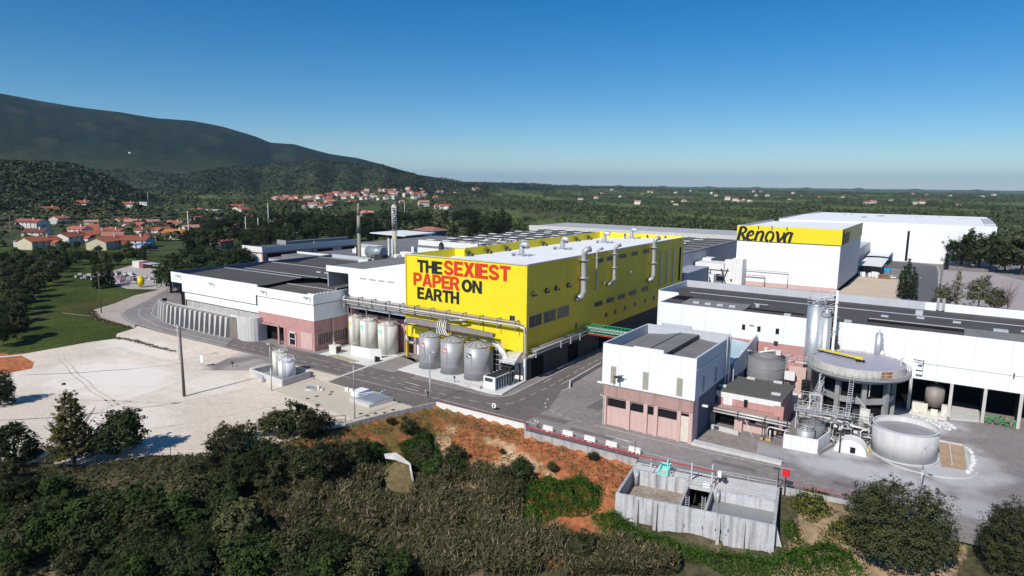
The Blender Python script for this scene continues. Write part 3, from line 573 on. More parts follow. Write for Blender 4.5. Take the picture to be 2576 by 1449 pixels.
mb=MB(); mb.box(-165.8,-154,118,118.3,0,5.6); mb.build('recessed_entrance',dark,Lh)
mb=MB(); mb.box(-157.6,-156.9,115.1,115.5,0,5.2); mb.box(-154.8,-154.0,115.1,115.5,0,5.2);mb.box(-166.4,-156.8,115.0,115.28,5.0,5.5); mb.build('entrance_frame',pink,Lh)
plate('door_panel',-147.6,-142.8,115.3,.3,4.9,pinkpale,Lh,t=.1); plate('window',-152.2,-149.8,115.3,.8,3.9,glass,Lh,t=.1)
mb=MB(); 
for q in (-152.5,-149.8): mb.box(q,q+.3,115.0,115.28,.4,4.3)
mb.box(-152.5,-149.5,115.0,115.28,4.0,4.4); mb.box(-152.5,-149.5,115.0,115.28,2.3,2.45); mb.build('window_frame',beigetank,Lh)
for a,b in ((116.3,121.3),(122.0,127.0)):
    plate('grid_window',a,b,-141.85,1.6,4.6,glass,Lh,face='+x'); mb=MB()
    for k in range(9): mb.box(-141.79,-141.72,a+k*(b-a)/8-.05,a+k*(b-a)/8+.05,1.6,4.6)
    for k in range(6): mb.box(-141.79,-141.73,a,b,1.6+k*.6-.04,1.6+k*.6+.04)
    mb.build('window_bars',pinkpale,Lh)
mb=MB(); mb.box(-141.85,-141.5,121.4,121.9,0,8.4); mb.build('downpipe',pinkpale,Lh)
mb=MB(); mb.box(-205,-166.4,115.9,116.2,0,7.9); mb.box(-206.3,-206.0,116,135,0,10.4); mb.build('rear_concrete_wall',concrete,Lh)
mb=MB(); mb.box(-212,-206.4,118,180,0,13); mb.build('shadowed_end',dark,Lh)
# roofs
def gable(mb,x0,x1,ys,zs):
    for (a,b),(c,d) in zip(zip(ys,ys[1:]),zip(zs,zs[1:])): mb.quad((x0,a,c),(x1,a,c),(x1,b,d),(x0,b,d))
mb=MB(); ys=[115.6,134.6,142.5,154,165,176,183]; zs=[14.6,15.7,14.7,15.9,14.8,16,15]; gable(mb,-212.4,-171,ys,zs); mb.build('roof',darkroof_x,Lh)
mb=MB(); gable(mb,-171,-164,ys[2:5],[14.9,15.9,14.8]); mb.build('roof',darkroof_x,Lh)
mb=MB(); gable(mb,-171,-142.0,[115.6,129.3,142],[13.6,14.5,13.3]); gable(mb,-164,-149.2,[142,154,165],[13.4,15.1,13.8]); gable(mb,-171,-149.2,[165,176,183],[13.8,15.0,14.2]); mb.build('roof',mat('brown_grey_roof',(.115,.095,.085),.85,var=.2,sc=.2,sc2=2,ribs=(0,.5,.02)),Lh)
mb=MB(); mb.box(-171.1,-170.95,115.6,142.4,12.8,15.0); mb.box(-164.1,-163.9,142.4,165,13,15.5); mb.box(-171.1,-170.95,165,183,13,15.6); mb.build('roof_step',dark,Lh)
mb=MB()
for y0,z0,x1 in ((134.6,15.75,-171),(142.5,14.8,-166),(154,15.95,-150),(176,16.05,-171)): mb.box(-212.3,x1,y0-.18,y0+.18,z0-.03,z0+.07)
mb.box(-170.9,-142,129.1,129.4,14.5,14.6); mb.build('ridge_cap',greyclad,Lh)
mb=MB(); mb.box(-212.7,-212.4,115.6,183,11,16.4); mb.build('side_parapet',mat('shaded_blue_cladding',(.10,.15,.23),.7,var=.1),Lh); mb=MB(); mb.box(-212.4,-171,183,183.3,12,16.6); mb.box(-171,-149.2,183,183.3,12,16.2); mb.build('back_parapet',greyclad,Lh)  # blue side parapet, its inner face's shade put into the dark tone
mb=MB(); mb.box(-149.5,-149.2,129.8,183,10,15.2); mb.build('end_parapet',greyclad,Lh)
mb=MB()
for x,y,z in ((-164,119.5,13.95),(-161,119.3,13.95),(-154,140,13.55),(-158,146,14.15),(-180,148,15.5),(-176,148,15.5),(-152,137,13.8)): mb.box(x,x+2.2,y,y+.7,z-.2,z+.12)
mb.build('skylight_strip',greyclad,Lh)
mb=MB(); mb.box(-145,-142.2,116,116.6,14.5,15.8)
for k in range(4): mb.box(-141.9-.1,-141.62,116.4+k*1.3,117.2+k*1.3,15.4,16.1)
mb.build('roof_gear',white_plain,Lh)
for x,y,z in ((-208,115.2,15.4),(-189.5,115.2,14.6),(-163.5,115.2,14.7),(-144.5,115.2,14.9)):
    mb=MB(); mb.tube([(x+1.6,y,z-1.5),(x+1.6,y-.15,z-.1),(x+.2,y-.5,z+.1)],.06,6); mb.box(x-.5,x+.4,y-.75,y-.4,z-.02,z+.14); mb.build('wall_lamp',darksteel,Lh)
# curved buttressed retaining wall in front of it
Bw=thing('buttressed_concrete_wall','curved pale concrete retaining wall with a row of tapering buttresses along the road bend','retaining wall',(-190,112.5,0))
pts=[(-221.5,118),(-221,115.9),(-217,114.2),(-212,112.9),(-205,112.2),(-195,112.2),(-185,112.1),(-172,112.0)]
mb=MB(); 
for a,b in zip(pts,pts[1:]): mb.wall(a,b,0,6.2,.5)
mb.build('wall',buttwall,Bw)
mb=MB(); q=arc(-168.6,115.0,4.2,3.6,235,338,8); q=[(-171.9,112.0)]+q
for a,b in zip(q,q[1:]): mb.wall(a,b,0,6.9,.45)
mb.wall(q[-1],(-164.8,116.6),0,6.9,.45); mb.build('rounded_end',conc_pale,Bw,smooth=False)
mb=MB()
P_=[Vector(p) for p in pts]
for k in range(18):
    t=k/17*47+0.5; 
    acc=0
    for a,b in zip(P_,P_[1:]):
        L=(b-a).length
        if acc+L>=t: p=a+(b-a)*((t-acc)/L); d=(b-a).normalized(); break
        acc+=L
    nn=Vector((d.y,-d.x)); w_=.55
    c=[p-d*w_,p+d*w_,p+d*w_+nn*1.5,p-d*w_+nn*1.5]; c2=[p-d*w_,p+d*w_,p+d*w_+nn*.9,p-d*w_+nn*.9]; tp=.25; c=[p-d*tp,p+d*tp,p+d*tp+nn*1.6,p-d*tp+nn*1.6]
    i=len(mb.v); mb.v+=[(v.x,v.y,0) for v in c]+[(v.x,v.y,6.0) for v in c2]
    for f in ((3,2,1,0),(4,5,6,7),(0,1,5,4),(1,2,6,5),(2,3,7,6),(3,0,4,7)): mb.f.append(tuple(i+z for z in f)); mb.m.append(0)
mb.build('buttresses',conc_pale,Bw)
mb=MB(); mb.poly([(-221,116.4,5.5),(-205,112.5,5.5),(-172,112.3,5.5),(-166.5,113,5.5),(-166.5,115.9,5.5),(-205,116,5.5)]); mb.build('terrace',conc_pale,Bw)
random.seed(3)
RB=MB()
for k in range(90):
    x=random.uniform(-180,-166.8); y=random.uniform(113.2,115.6); s=random.uniform(.15,.45); RB.box(x,x+s,y,y+s,5.5,5.5+s*.8*random.random()+.15,rot=random.random())
tag(RB.build('rubble',signwhite),'pile of white waste chunks behind the top of the buttressed wall','rubble',kind='stuff')

# ------------------------------------------------------------ small pink and white building
Pb=thing('pink_white_building','tall square building, white upper box over pink lower walls with black window bands','factory building',(-44,111.4,0))
x0,x1,y0,y1=-53.4,-35.2,111.4,133.0
mb=MB(); mb.box(x0,x1,y0,y0+.3,8.3,15.9); mb.box(-47.2,-41.35,y0-.02,y0+.28,15.85,16.5); mb.box(x0,-47.2,y0,y0+.3,15.9,16.2); mb.build('front_cladding',white,Pb)
mb=MB(); mb.box(x1-.3,x1,y0+.32,y1,8.3,15.9); mb.build('side_cladding',whiteclad_shaded,Pb)
mb=MB(); mb.box(x0,x0+.25,y0+.32,y1,8.3,16.1); mb.build('left_parapet',greyclad,Pb)
mb=MB(); mb.box(x0+.27,x1-.32,y1-.3,y1,8.3,16.3); mb.box(-50,-43.5,y1-.34,y1+.02,16.3,16.9); mb.build('back_parapet',greyclad,Pb)
mb=MB(); mb.box(x0-.05,x0+.3,y0,y1,16.1,16.22); mb.box(x1-.35,x1+.06,y0,y1,15.9,16.05); mb.box(x0,x1,y0-.05,y0-.005,8.15,8.3); mb.build('edge_trim',trim,Pb)
mb=MB(); mb.poly([(x0+.25,y0+.3,14.2),(-49,y0+.3,14.6),(-49,y1-.3,14.6),(x0+.25,y1-.3,14.2)]); mb.poly([(-41.8,y0+.3,14.6),(x1-.3,y0+.3,14.1),(x1-.3,y1-.3,14.1),(-41.8,y1-.3,14.6)])
mb.prism([(-49,y0+.31),(-45.6,y0+.31),(-45.6,y1-.31),(-49,y1-.31)],13,[14.62,15.35,15.35,14.62]); mb.prism([(-45.6,y0+.31),(-41.8,y0+.31),(-41.8,y1-.31),(-45.6,y1-.31)],13,[15.35,15.45,15.45,15.35]); mb.build('roof',greyroof,Pb)
mb=MB(); mb.box(-45.75,-45.5,y0+.4,y1-.5,15.3,15.42); mb.box(-41.79,-41.6,y0+.4,y1-.5,14.62,15.3); mb.build('roof_monitor_edge',darksteel,Pb)
for a in (-51.6,-45.1,-38.6): plate('tall_louvre',a,a+1.1,y0,8.6,11.95,mat('khaki_glazing',(.36,.34,.27),.5),Pb)
mb=MB(); mb.box(x0+.35,x1-.2,y0+.15,y0+.5,5.75,8.15); mb.build('upper_band',pinkbrown,Pb)
mb=MB(); mb.box(x0+.35,x1-.2,y0+.55,y0+.85,0,3.7); mb.box(x0+.35,x1-.2,y0+.45,y0+.8,5.4,5.75)
for a,b in ((x0+.35,-52.4),(-48.3,-47.5),(-44.75,-44.0),(-42.75,-42.0),(-38.3,-37.6),(-36.1,x1-.2)): mb.box(a,b,y0+.1,y0+.54,0,5.74)
mb.box(x1-.6,x1-.2,y0+.86,y0+3,0,8.2); mb.build('lower_wall',pinkpale,Pb)
for a,b in ((-52.4,-48.3),(-47.5,-44.75),(-44,-42.75),(-42,-38.3)):
    mb=MB(); mb.box(a,b,y0+.88,y0+1,3.7,5.4); mb.build('window',dark,Pb)
mb=MB(); mb.box(-37.6,-36.1,y0+.35,y0+.54,.1,4.9); mb.build('door',mat('cream_door',(.66,.58,.5),.7),Pb)
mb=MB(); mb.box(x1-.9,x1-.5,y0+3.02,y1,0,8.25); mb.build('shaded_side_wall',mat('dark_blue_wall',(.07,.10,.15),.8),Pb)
mb=MB(); mb.box(-35.19,-35.1,112,127,13.65,13.8); mb.tube([(-35.0,129.5,4),(-35.0,129.5,16.4),(-35.3,131,16.6)],.12,6); mb.tube([(-34.9,131.2,4),(-34.9,131.2,16.4),(-35.3,132,16.6)],.12,6); mb.tube([(-52.9,111.35,0),(-52.9,111.35,5.6),(-53.6,111.2,6)],.1,6); mb.build('pipes',pipe_l,Pb)
for a,b in ((115.5,116.6),(122.8,124.1)): plate('slit_window',a,b,x1,8.8,11.7,mat('dim_blue_glass',(.14,.2,.28),.4),Pb,face='+x')
mb=MB(); mb.box(-55.2,-53.9,113,113.5,7.6,7.9); mb.box(-34.6,-33.6,114,114.5,6.6,6.9); mb.build('lamp',signwhite,Pb)
mb=MB(); mb.tube([(-49.6,111.2,8.4),(-49.6,110.6,10.6),(-48.4,110.2,10.9)],.07,6); mb.tube([(-50.8,111.2,8.4),(-50.8,111,10.4)],.05,6); mb.box(-50.3,-48.9,110.3,110.7,10.1,10.5,rot=.4); mb.build('camera_bracket',darksteel,Pb)
# blue lean-to behind
An=thing('blue_annex','narrow blue walled annex with a striped pale blue roof beside the white box building','annex',(-38.5,134,0))
mb=MB(); mb.box(-40.8,-35.9,133.3,156,0,9.2); mb.build('wall',mat('blue_cladding',(.09,.16,.30),.6,var=.08,ribs=(1,.3,.01)),An)
mb=MB(); mb.prism([(-41,133.2),(-35.8,133.2),(-35.8,156),(-41,156)],9.22,[10.2,9.5,9.5,10.2]); mb.build('roof',mat('pale_blue_roof',(.42,.55,.64),.5,var=.1,ribs=(1,1.,.06)),An)
mb=MB(); mb.prism([(-35.8,137),(-35.4,137),(-35.4,156),(-35.8,156)],6,[9.4,9.4,12,12]); mb.build('sloping_parapet',greyclad,An)
mb=MB(); mb.tube([(-35.2,133.4,0),(-35.2,133.4,9.4)],.14,6); mb.tube([(-34.6,133.8,0),(-34.6,133.8,9)],.12,6); mb.build('downpipe',pipe_l,An)

# ------------------------------------------------------------ long hall on the right
Rh=thing('long_white_hall','very long white walled hall with dark ribbed roof crossing the right half, open bays below','factory building',(0,157,0))
XE=62
mb=MB(); mb.box(-60.4,-19,157,157.35,10.3,16.9); mb.box(-19,-4.4,157,157.35,6.9,16.95); mb.box(-4.4,XE,157,157.35,6.9,17.0); mb.build('front_cladding',white,Rh)
mb=MB(); mb.box(-4.3,XE,156.93,156.99,10.25,10.37); mb.build('cladding_rail',greyclad,Rh)
mb=MB(); mb.box(-60.4,-19,157.05,157.4,0,10.3); mb.build('lower_wall',pink,Rh)
mb=MB(); mb.box(-19,-4.45,163,163.3,0,6.9); mb.box(-19.3,-19.02,157.4,163,0,6.9); mb.build('bay_walls',dark,Rh)
mb=MB(); mb.box(-60.4,-60.1,157.4,172,8,16.8); mb.box(-66,-60.42,171.8,172.1,0,17.3); mb.box(-66.2,-65.9,172.1,195,0,17.5); mb.build('end_wall',white,Rh)
mb=MB(); mb.box(-65.9,-4,194.8,195.1,10,17.6); mb.build('back_parapet',greyclad,Rh); mb=MB(); mb.box(-4,XE,194.8,195.1,10,17.6); mb.build('back_parapet',white,Rh)
mb=MB(); gable(mb,-60.1,XE,[157.35,168,181,195],[16.1,16.5,16.2,15.6]); gable(mb,-65.9,-60.1,[172.1,195],[16.2,15.6]); mb.build('roof',darkroof_x,Rh)
mb=MB(); mb.prism([(-55.5,158),(-40,158),(-40,167),(-55.5,167)],15.5,[16.35,16.35,16.95,16.95]); mb.prism([(4,158),(XE,158),(XE,165.5),(4,165.5)],15.8,[16.3,16.3,17.1,17.1]); mb.build('raised_roof',greyroof,Rh)
mb=MB(); mb.box(-39.8,-27,163.6,164.2,15.6,16.6);mb.box(-14,4,164.6,165.3,15.8,16.8); mb.box(-60,-56,166,171,15.8,16.7); mb.build('roof_step',dark,Rh)
mb=MB(); mb.box(-60.1,XE,180.8,181.1,16.15,16.32); mb.box(-14,XE,168,168.2,16.5,16.62); mb.build('ridge_cap',greyclad,Rh)
random.seed(8)
for x,y in ((-53,162),(-50,162),(-47,162),(-44,162),(-24,172),(-12,173),(-5,176),(2,175),(-31,161),(-18.3,161.5),(14,172),(20,176)):
    mb=MB(); zz=16.45 if y>160 else 16.2; mb.box(x,x+1.5,y,y+1.1,zz-.3,zz+.22+(.35 if y==162 else 0)); mb.build('skylight',greyclad,Rh)
mb=MB(); mb.box(-5.5,-4,181.6,183.5,16,17.2); mb.box(9,11.5,166.2,168,16.2,17.3); mb.cyl(-38.5,167.5,16.3,17.2,.5,n=10); mb.box(-39.4,-36,167.3,167.7,17.2,17.3); mb.build('roof_unit_row',greyclad,Rh)
mb=MB()
for x in (-39.3,-35.8,-31.7): mb.box(x,x+.75,156.93,156.995,12.5,13.8)
mb.build('window',glass,Rh)
mb=MB(); mb.box(-31.9,-31.0,156.8,156.99,9.9,10.8); mb.box(-37.6,-36.6,156.8,156.99,13.7,13.85); mb.build('wall_box',darksteel,Rh)
mb=MB()
for x in (-4.2,2.9,8.5,14.2,20,26,32,38,44,50,56): mb.box(x-.28,x+.28,156.3,156.9,0,6.9)
mb.build('columns',mat('stained_column',(.55,.53,.5),.9,var=.12,streak=.6,dirt=(.28,.2,.14)),Rh)
mb=MB(); mb.box(-4.4,XE,174,174.3,0,6.9); mb.box(-4.45,-4.1,157.4,174,0,6.9); mb.box(-4.1,XE,157.4,174,6.6,6.88); mb.box(2.8,3.05,160,174,0,6.6);mb.box(8.4,8.65,157.5,174,0,6.6);mb.box(14.1,14.35,157.5,174,0,6.6);mb.box(8.7,14,170,170.3,0,6.6); mb.build('bay_walls',darkgrey,Rh)
mb=MB(); mb.tube([(-4.2,156.9,11),(-2.4,155.6,11),(-2.4,155.6,9)],.05,5); mb.box(-3.4,-2.6,155.3,155.6,11,11.15); mb.box(-3.6,-2.4,155.3,155.6,8.9,9.1);mb.box(12.5,12.7,156.7,156.98,9.8,10.8); mb.box(-2.45,-2.3,156.7,156.98,10,11); mb.build('wall_lamp',darksteel,Rh)
mb=MB(); mb.box(-1.6,-1.0,194,194.1,16,19); mb.box(-.4,.2,194,194.1,16,19); 
for k in range(6): mb.box(-1.6,.2,194.02,194.08,16.3+k*.5,16.4+k*.5)
mb.build('roof_ladder',steel,Rh)

# bay contents
t=thing('bay_tank','round brown-grey vessel standing inside the first open bay of the long hall','tank',(0.2,160.2,0)); mb=MB(); mb.cyl(.2,160.2,.9,4.9,1.75,n=24); mb.cyl(.2,160.2,4.9,5.5,1.7,.7,n=24); mb.cyl(.2,160.2,5.5,6.2,.35,n=10); mb.build('vessel',mat('brown_grey_vessel',(.30,.26,.24),.6,.2,var=.12,streak=.4),t,smooth=True); mb=MB()
for a in range(4): mb.box(.2+1.3*math.cos(a*1.57+.7)-.1,.2+1.3*math.cos(a*1.57+.7)+.1,160.2+1.3*math.sin(a*1.57+.7)-.1,160.2+1.3*math.sin(a*1.57+.7)+.1,0,1); 
mb.build('legs',darksteel,t)
mb=MB(); mb.prism([(-3.8,153.8),(2.6,153.4),(2.6,157.5),(-3.8,157.5)],0,.25); mb.box(-3.6,-.8,157.6,158.2,0,1.6); mb.box(1.6,2.6,157.6,159,0,1.8); mb.box(-.2,1,155.2,155.5,.25,1.4)
for k in range(10): a=random.uniform(-3.3,2.2); b=random.uniform(154.8,157); mb.box(a,a+random.uniform(.2,.6),b,b+.4,.25,.3+random.uniform(.3,1.1))
tag(mb.build('machine_base',beigetank),'cream machinery plinth with small pumps in front of the bay vessel','machinery')
mb=MB(); mb.prism([(3.2,154.5),(8.1,156.4),(8.1,168),(3.2,168)],0,.3); tag(mb.build('bay_ramp',conc_pale),'pale concrete ramp leading into the second open bay','ramp')
random.seed(12)
mb=MB()
for k in range(160):
    x=random.uniform(8.8,13.8); y=random.uniform(155.6,159); z=random.uniform(0,1.6)*(1-abs(x-11.3)/4); s=random.uniform(.15,.4)
    mb.mi=random.choice((0,0,1,2)); mb.quad((x,y,z),(x+s,y+.1,z+s*.3),(x+s,y+.3,z+s),(x,y+.2,z+s))
tag(mb.build('bay_shrub',[mat('bright_green_leaf',(.02,.22,.08)),mat('mauve_flower',(.35,.18,.18)),mat('dull_leaf',(.1,.12,.06))]),'green and mauve creeper heap in the third open bay','plant')
mb=MB(); 
for k in range(120):
    x=random.uniform(-4.5,4); y=random.uniform(148.5,153.6)-.4*abs(x); s=random.uniform(.08,.3); mb.box(x,x+s,y,y+s*1.3,.02,.03+s*.6,rot=random.random()*3)
for k in range(90):
    t_=random.random(); x=5.6+1.1*math.sin(t_*3)+random.uniform(-.3,.3); y=126+t_*13+random.uniform(-.3,.3); s=random.uniform(.08,.26); mb.box(x,x+s,y,y+s*1.3,.02,.03+s*.6,rot=random.random()*3)
tag(mb.build('pulp_spill',signwhite),'scattered white pulp lumps on the yard by the bays and pit','debris',kind='stuff')

# ------------------------------------------------------------ tower building with yellow band
Tw=thing('tower_warehouse','tall white windowless block with a yellow top band bearing big black script letters','warehouse',(-62,317.4,0))
x0,x1,y0,y1=-84.7,-39.7,317.4,391.5
mb=MB(); mb.box(x0+.3,x1-.3,y0+.3,y0+.7,0,21.1); mb.build('front_wall',white,Tw)
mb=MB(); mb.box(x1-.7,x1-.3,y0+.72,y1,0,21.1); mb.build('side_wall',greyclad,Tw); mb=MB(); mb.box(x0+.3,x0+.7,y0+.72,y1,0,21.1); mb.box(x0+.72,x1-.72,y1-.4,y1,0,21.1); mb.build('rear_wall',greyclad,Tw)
mb=MB(); mb.box(x0,x1,y0,y0+.6,21.1,28); mb.build('yellow_band',yellow,Tw)
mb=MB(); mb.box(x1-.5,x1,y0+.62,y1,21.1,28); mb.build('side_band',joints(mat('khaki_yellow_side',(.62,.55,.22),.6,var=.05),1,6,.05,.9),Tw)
mb=MB(); mb.box(x0,x0+.4,y0+.62,y1,21.1,28); mb.build('left_parapet',greyclad,Tw)
mb=MB(); mb.poly([(x0+.4,y0+.6,27.0),(x1-.5,y0+.6,27.4),(x1-.5,y1,27.4),(x0+.4,y1,27.0)]); mb.build('roof',whiteroof,Tw)
mb=MB(); mb.box(x0,x1,y0-.06,y0+.2,20.95,21.1); mb.box(x1-.28,x1-.1,y0+.6,y1,0,1.4); mb.build('edge_line_foot_shade',dark,Tw)  # lower strip paints the dark shadow along the side wall's foot
mb=MB(); mb.box(x0+.3,x1-.3,y0+.05,y0+.28,0,2.0); mb.build('red_base',pinkpale,Tw)
for a in (-75,-69,-62.5): mb=MB(); mb.cyl(a,y0-.1,26.6,28.2,.22,n=6); mb.build('bracket',darksteel,Tw)
def stroke(mb,path,w,y,k,n=6,plane='xz'):
    # smooth calligraphic stroke; width list
    P=[Vector(p) for p in path]; out=[]
    for i in range(len(P)-1):
        p0=P[max(i-1,0)];p1=P[i];p2=P[i+1];p3=P[min(i+2,len(P)-1)]
        for j in range(n):
            t=j/n; out.append(.5*((2*p1)+(-p0+p2)*t+(2*p0-5*p1+4*p2-p3)*t*t+(-p0+3*p1-3*p2+p3)*t**3))
    out.append(P[-1]); N=len(out); ws=[w[0]+(w[-1]-w[0])*i/(N-1) if len(w)==2 else w[0] for i in range(N)]
    if len(w)==3: ws=[(w[0]+(w[1]-w[0])*min(1,2*i/(N-1))) if i<N/2 else w[1]+(w[2]-w[1])*(2*i/(N-1)-1) for i in range(N)]
    q=[]
    for i,p in enumerate(out):
        d=(out[min(i+1,N-1)]-out[max(i-1,0)]).normalized(); nn=Vector((-d.y,d.x))*ws[i]/2; q.append((p+nn,p-nn))
    f=(lambda p:(p.x,y-.1-.01*k,p.y)) if plane=='xz' else (lambda p:(y+.1+.01*k,p.x,p.y))
    for (a,b),(c,d) in zip(q,q[1:]): mb.quad(f(a),f(b),f(d),f(c))
def renova(mb,ox,oz,y,s=1.,plane='xz',cut=0):
    ST=[([(.9,0),(1.5,3.1),(2.1,6.2)],[1.5,1.35]),([(1.7,5.95),(3.3,6.1),(4.3,5.2),(3.9,3.9),(2.2,3.0)],[.7,1.4,.7]),([(2.3,3.3),(3.2,1.9),(4.1,0.05)],[1.1,1.6]),
    ([(5.4,1.9),(6.9,2.5),(7.8,3.4),(7.3,4.3),(6.0,3.9),(5.2,2.3),(5.2,.9),(6.0,.05)],[.5,1.2,1.4]),([(6.0,.2),(7.2,.3),(7.9,.9)],[.9,.5]),
    ([(8.6,0.05),(9.2,2.2),(9.8,4.6)],[1.25,1.15]),([(9.4,2.6),(10.6,4.2),(11.8,4.3),(12.1,3.2),(11.6,1.3),(11.4,.05)],[.6,1.2,1.3]),
    ([(14.5,.05),(13.6,.8),(13.6,2.4),(14.4,4.1),(15.6,4.5),(16.6,3.7),(16.6,2.1),(15.9,.6),(15.2,.05)],[1.2,.9,1.2]),
    ([(17.6,4.4),(18.4,4.2),(18.8,2.0),(19.0,.05)],[.9,1.3,1.3]),([(19.1,.1),(20.3,1.6),(21.2,3.3),(21.2,4.6)],[1.1,.8]),
    ([(24.7,4.7),(24.1,2.2),(23.7,.05)],[1.2,1.2]),([(24.4,4.4),(23.2,4.4),(22.0,3.2),(21.6,1.6),(21.8,.05)],[.7,1.3,1.3])]
    for k,(p,w) in enumerate(ST):
        stroke(mb,[(ox+a*s,oz+b) for a,b in p],[q*s for q in w],y,k,plane=plane)
mb=MB(); renova(mb,-84.9,21.15,y0); mb.build('lettering',blackm,Tw)
mb=MB(); renova(mb,318.2,21.15,x1,.9,plane='yz'); mb.build('lettering',mat('faded_brown_lettering',(.22,.17,.08)),Tw)
mb=MB(); mb.box(-84.7,-79.5,311,317.6,0,12.5); mb.box(-88.5,-84.7,314,318,0,11.6); tag(mb.build('white_lift_shaft',white_plain),'white stub block against the left end of the tall white block','annex')
# big white warehouse behind
Bg=thing('big_white_warehouse','vast flat white warehouse far right with two dark vertical strips, behind the tall block','warehouse',(-40,484,0))
mb=MB(); mb.box(-101,21.7,484,484.5,0,24.2); mb.build('front_wall',white,Bg)
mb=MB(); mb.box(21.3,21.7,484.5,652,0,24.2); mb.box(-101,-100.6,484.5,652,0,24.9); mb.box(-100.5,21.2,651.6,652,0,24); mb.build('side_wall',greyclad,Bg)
mb=MB(); gable(mb,-100.6,21.3,[484.5,570,652],[23.9,24.6,23.6]); mb.build('roof',whiteroof,Bg)
mb=MB(); mb.box(-23.6,-22.3,483.9,483.99,.5,19.5); mb.box(5.6,7,483.9,483.99,.5,19.0); mb.build('dark_strip',dark,Bg)
for q in ((-58,540,2.2,26),(-50,575,2.2,28),(-28,560,1,9),(-25,575,1,9),(-22,590,1,9),(-10,600,.8,12),(2,555,1,9),(4,570,1,9),(6,585,1,9),(-75,590,1,9),(-72,605,1,9)):
    mb=MB(); mb.box(q[0],q[0]+q[2]*1.6,q[1],q[1]+q[3],24.0,24.75); mb.build('roof_skylight',greyclad,Bg)
mb=MB(); mb.box(16,21.6,500,590,24.2,24.9); mb.build('roof_edge_box',greyclad,Bg)
mb=MB(); mb.box(-60.5,-43.6,393,483.9,0,11.6); tag(mb.build('grey_link_building',greyclad),'low grey link building joining the tall white block to the vast white warehouse','warehouse'); 
def canopy(x0,x1,y0,y1,z,label):
    t=thing('canopy',label,'canopy',((x0+x1)/2,(y0+y1)/2,0)); mb=MB()
    n=8
    for k in range(n):
        a=x0+(x1-x0)*k/n; b=x0+(x1-x0)*(k+1)/n; za=z+.25*math.sin(PI*k/n); zb=z+.25*math.sin(PI*(k+1)/n); mb.prism([(a,y0),(b,y0),(b,y1),(a,y1)],[za,zb,zb+.8,za+.8],[za+.12,zb+.12,zb+.92,za+.92])
    mb.build('roof',signwhite,t); mb=MB()
    for a in (x0+.3,x1-.3):
        for b in (y0+.5,(y0+y1)/2,y1-.5): mb.box(a-.1,a+.1,b-.1,b+.1,0,z)
    mb.build('posts',darksteel,t); mb=MB(); mb.box(x0,x0+.1,y0,y1,0,z*.8); mb.build('back_screen',darkgrey,t)
canopy(-41,-29.5,397,438,4.6,'white curved canopy over stored containers beside the tall block'); canopy(-42,-30.5,452,486,5.2,'white canopy at the foot of the vast warehouse behind the first canopy')
random.seed(4)
ibc=None
for k,(x,y) in enumerate(((-38.9,392),(-37.2,392.2),(-36.6,386),(-34.2,391),(-32.6,391.5),(-31.2,390.6),(-33.8,387.5),(-32.2,388),(-30.6,386.5),(-30.4,392.5))):
    if ibc is None:
        ibc=thing('container_cube','white plastic container cube with cage stored by the curved canopy','container',(x,y,0),'white container cubes'); mb=MB(); mb.box(x-.6,x+.6,y-.6,y+.6,.2,1.9); mb.build('bottle',signwhite,ibc); mb=MB()
        for a in (-.65,0,.6): mb.box(x+a,x+a+.06,y-.66,y-.62,.1,2); 
        mb.box(x-.66,x+.66,y-.66,y-.62,1,1.06); mb.box(x-.66,x+.66,y-.66,y+.66,0,.18); mb.build('cage',steel,ibc)
    else: dup(ibc,(x,y,0),'white plastic container cube with cage stored by the curved canopy',scale=random.choice((1,1.3)))
t=thing('pallet_stack','block of stacked brown wooden pallets at the end of the curved canopy','pallets',(-27.5,384.5,0)); mb=MB()
for k in range(5):
    for j in range(9): mb.box(-29.6+k*1.05,-28.7+k*1.05,383.5,385,.05+j*.25,.2+j*.25)
mb.build('pallets',mat('pallet_wood',(.30,.20,.11),.9,var=.25),t)
t=thing('blue_gantry','small bright blue steel frame hopper at the end of the curved canopy','machine',(-26.6,398,0)); mb=MB()
for a in (-28,-25.4):
    for b in (396,399): mb.box(a-.15,a+.15,b-.15,b+.15,0,3)
mb.box(-28.2,-25.2,395.8,399.2,3,4.3); mb.build('frame',mat('bright_blue_paint',(.03,.28,.55)),t)
t=thing('parked_truck','white cab truck with green body parked on the yard behind the big cypress','truck',(-18.6,392,0)); mb=MB(); mb.box(-19.9,-17.5,398,401,1,4.2); mb.build('cab',signwhite,t,bev=.2); mb=MB(); mb.box(-19.9,-17.5,388,397.6,1.2,4); mb.build('body',mat('truck_green',(.05,.2,.12)),t); mb=MB()
for a in (390,393,399.5): mb.tube([(-19.95,a,.5),(-17.4,a,.5)],.5,12)
mb.build('wheels',blackm,t)
t=thing('parked_car','small white car parked on the yard between pallets and road','car',(-24,388,0)); mb=MB(); mb.box(-26,-22,386.6,388.4,.35,.95); mb.box(-25.2,-22.9,386.8,388.2,.95,1.5); mb.build('body',signwhite,t,bev=.15); mb=MB(); mb.box(-25.25,-22.85,386.75,388.25,1.0,1.35); mb.build('windows',glass,t); mb=MB()
for a in (-25.3,-22.8): mb.tube([(a,386.55,.33),(a,388.45,.33)],.33,10)
mb.build('wheels',blackm,t)

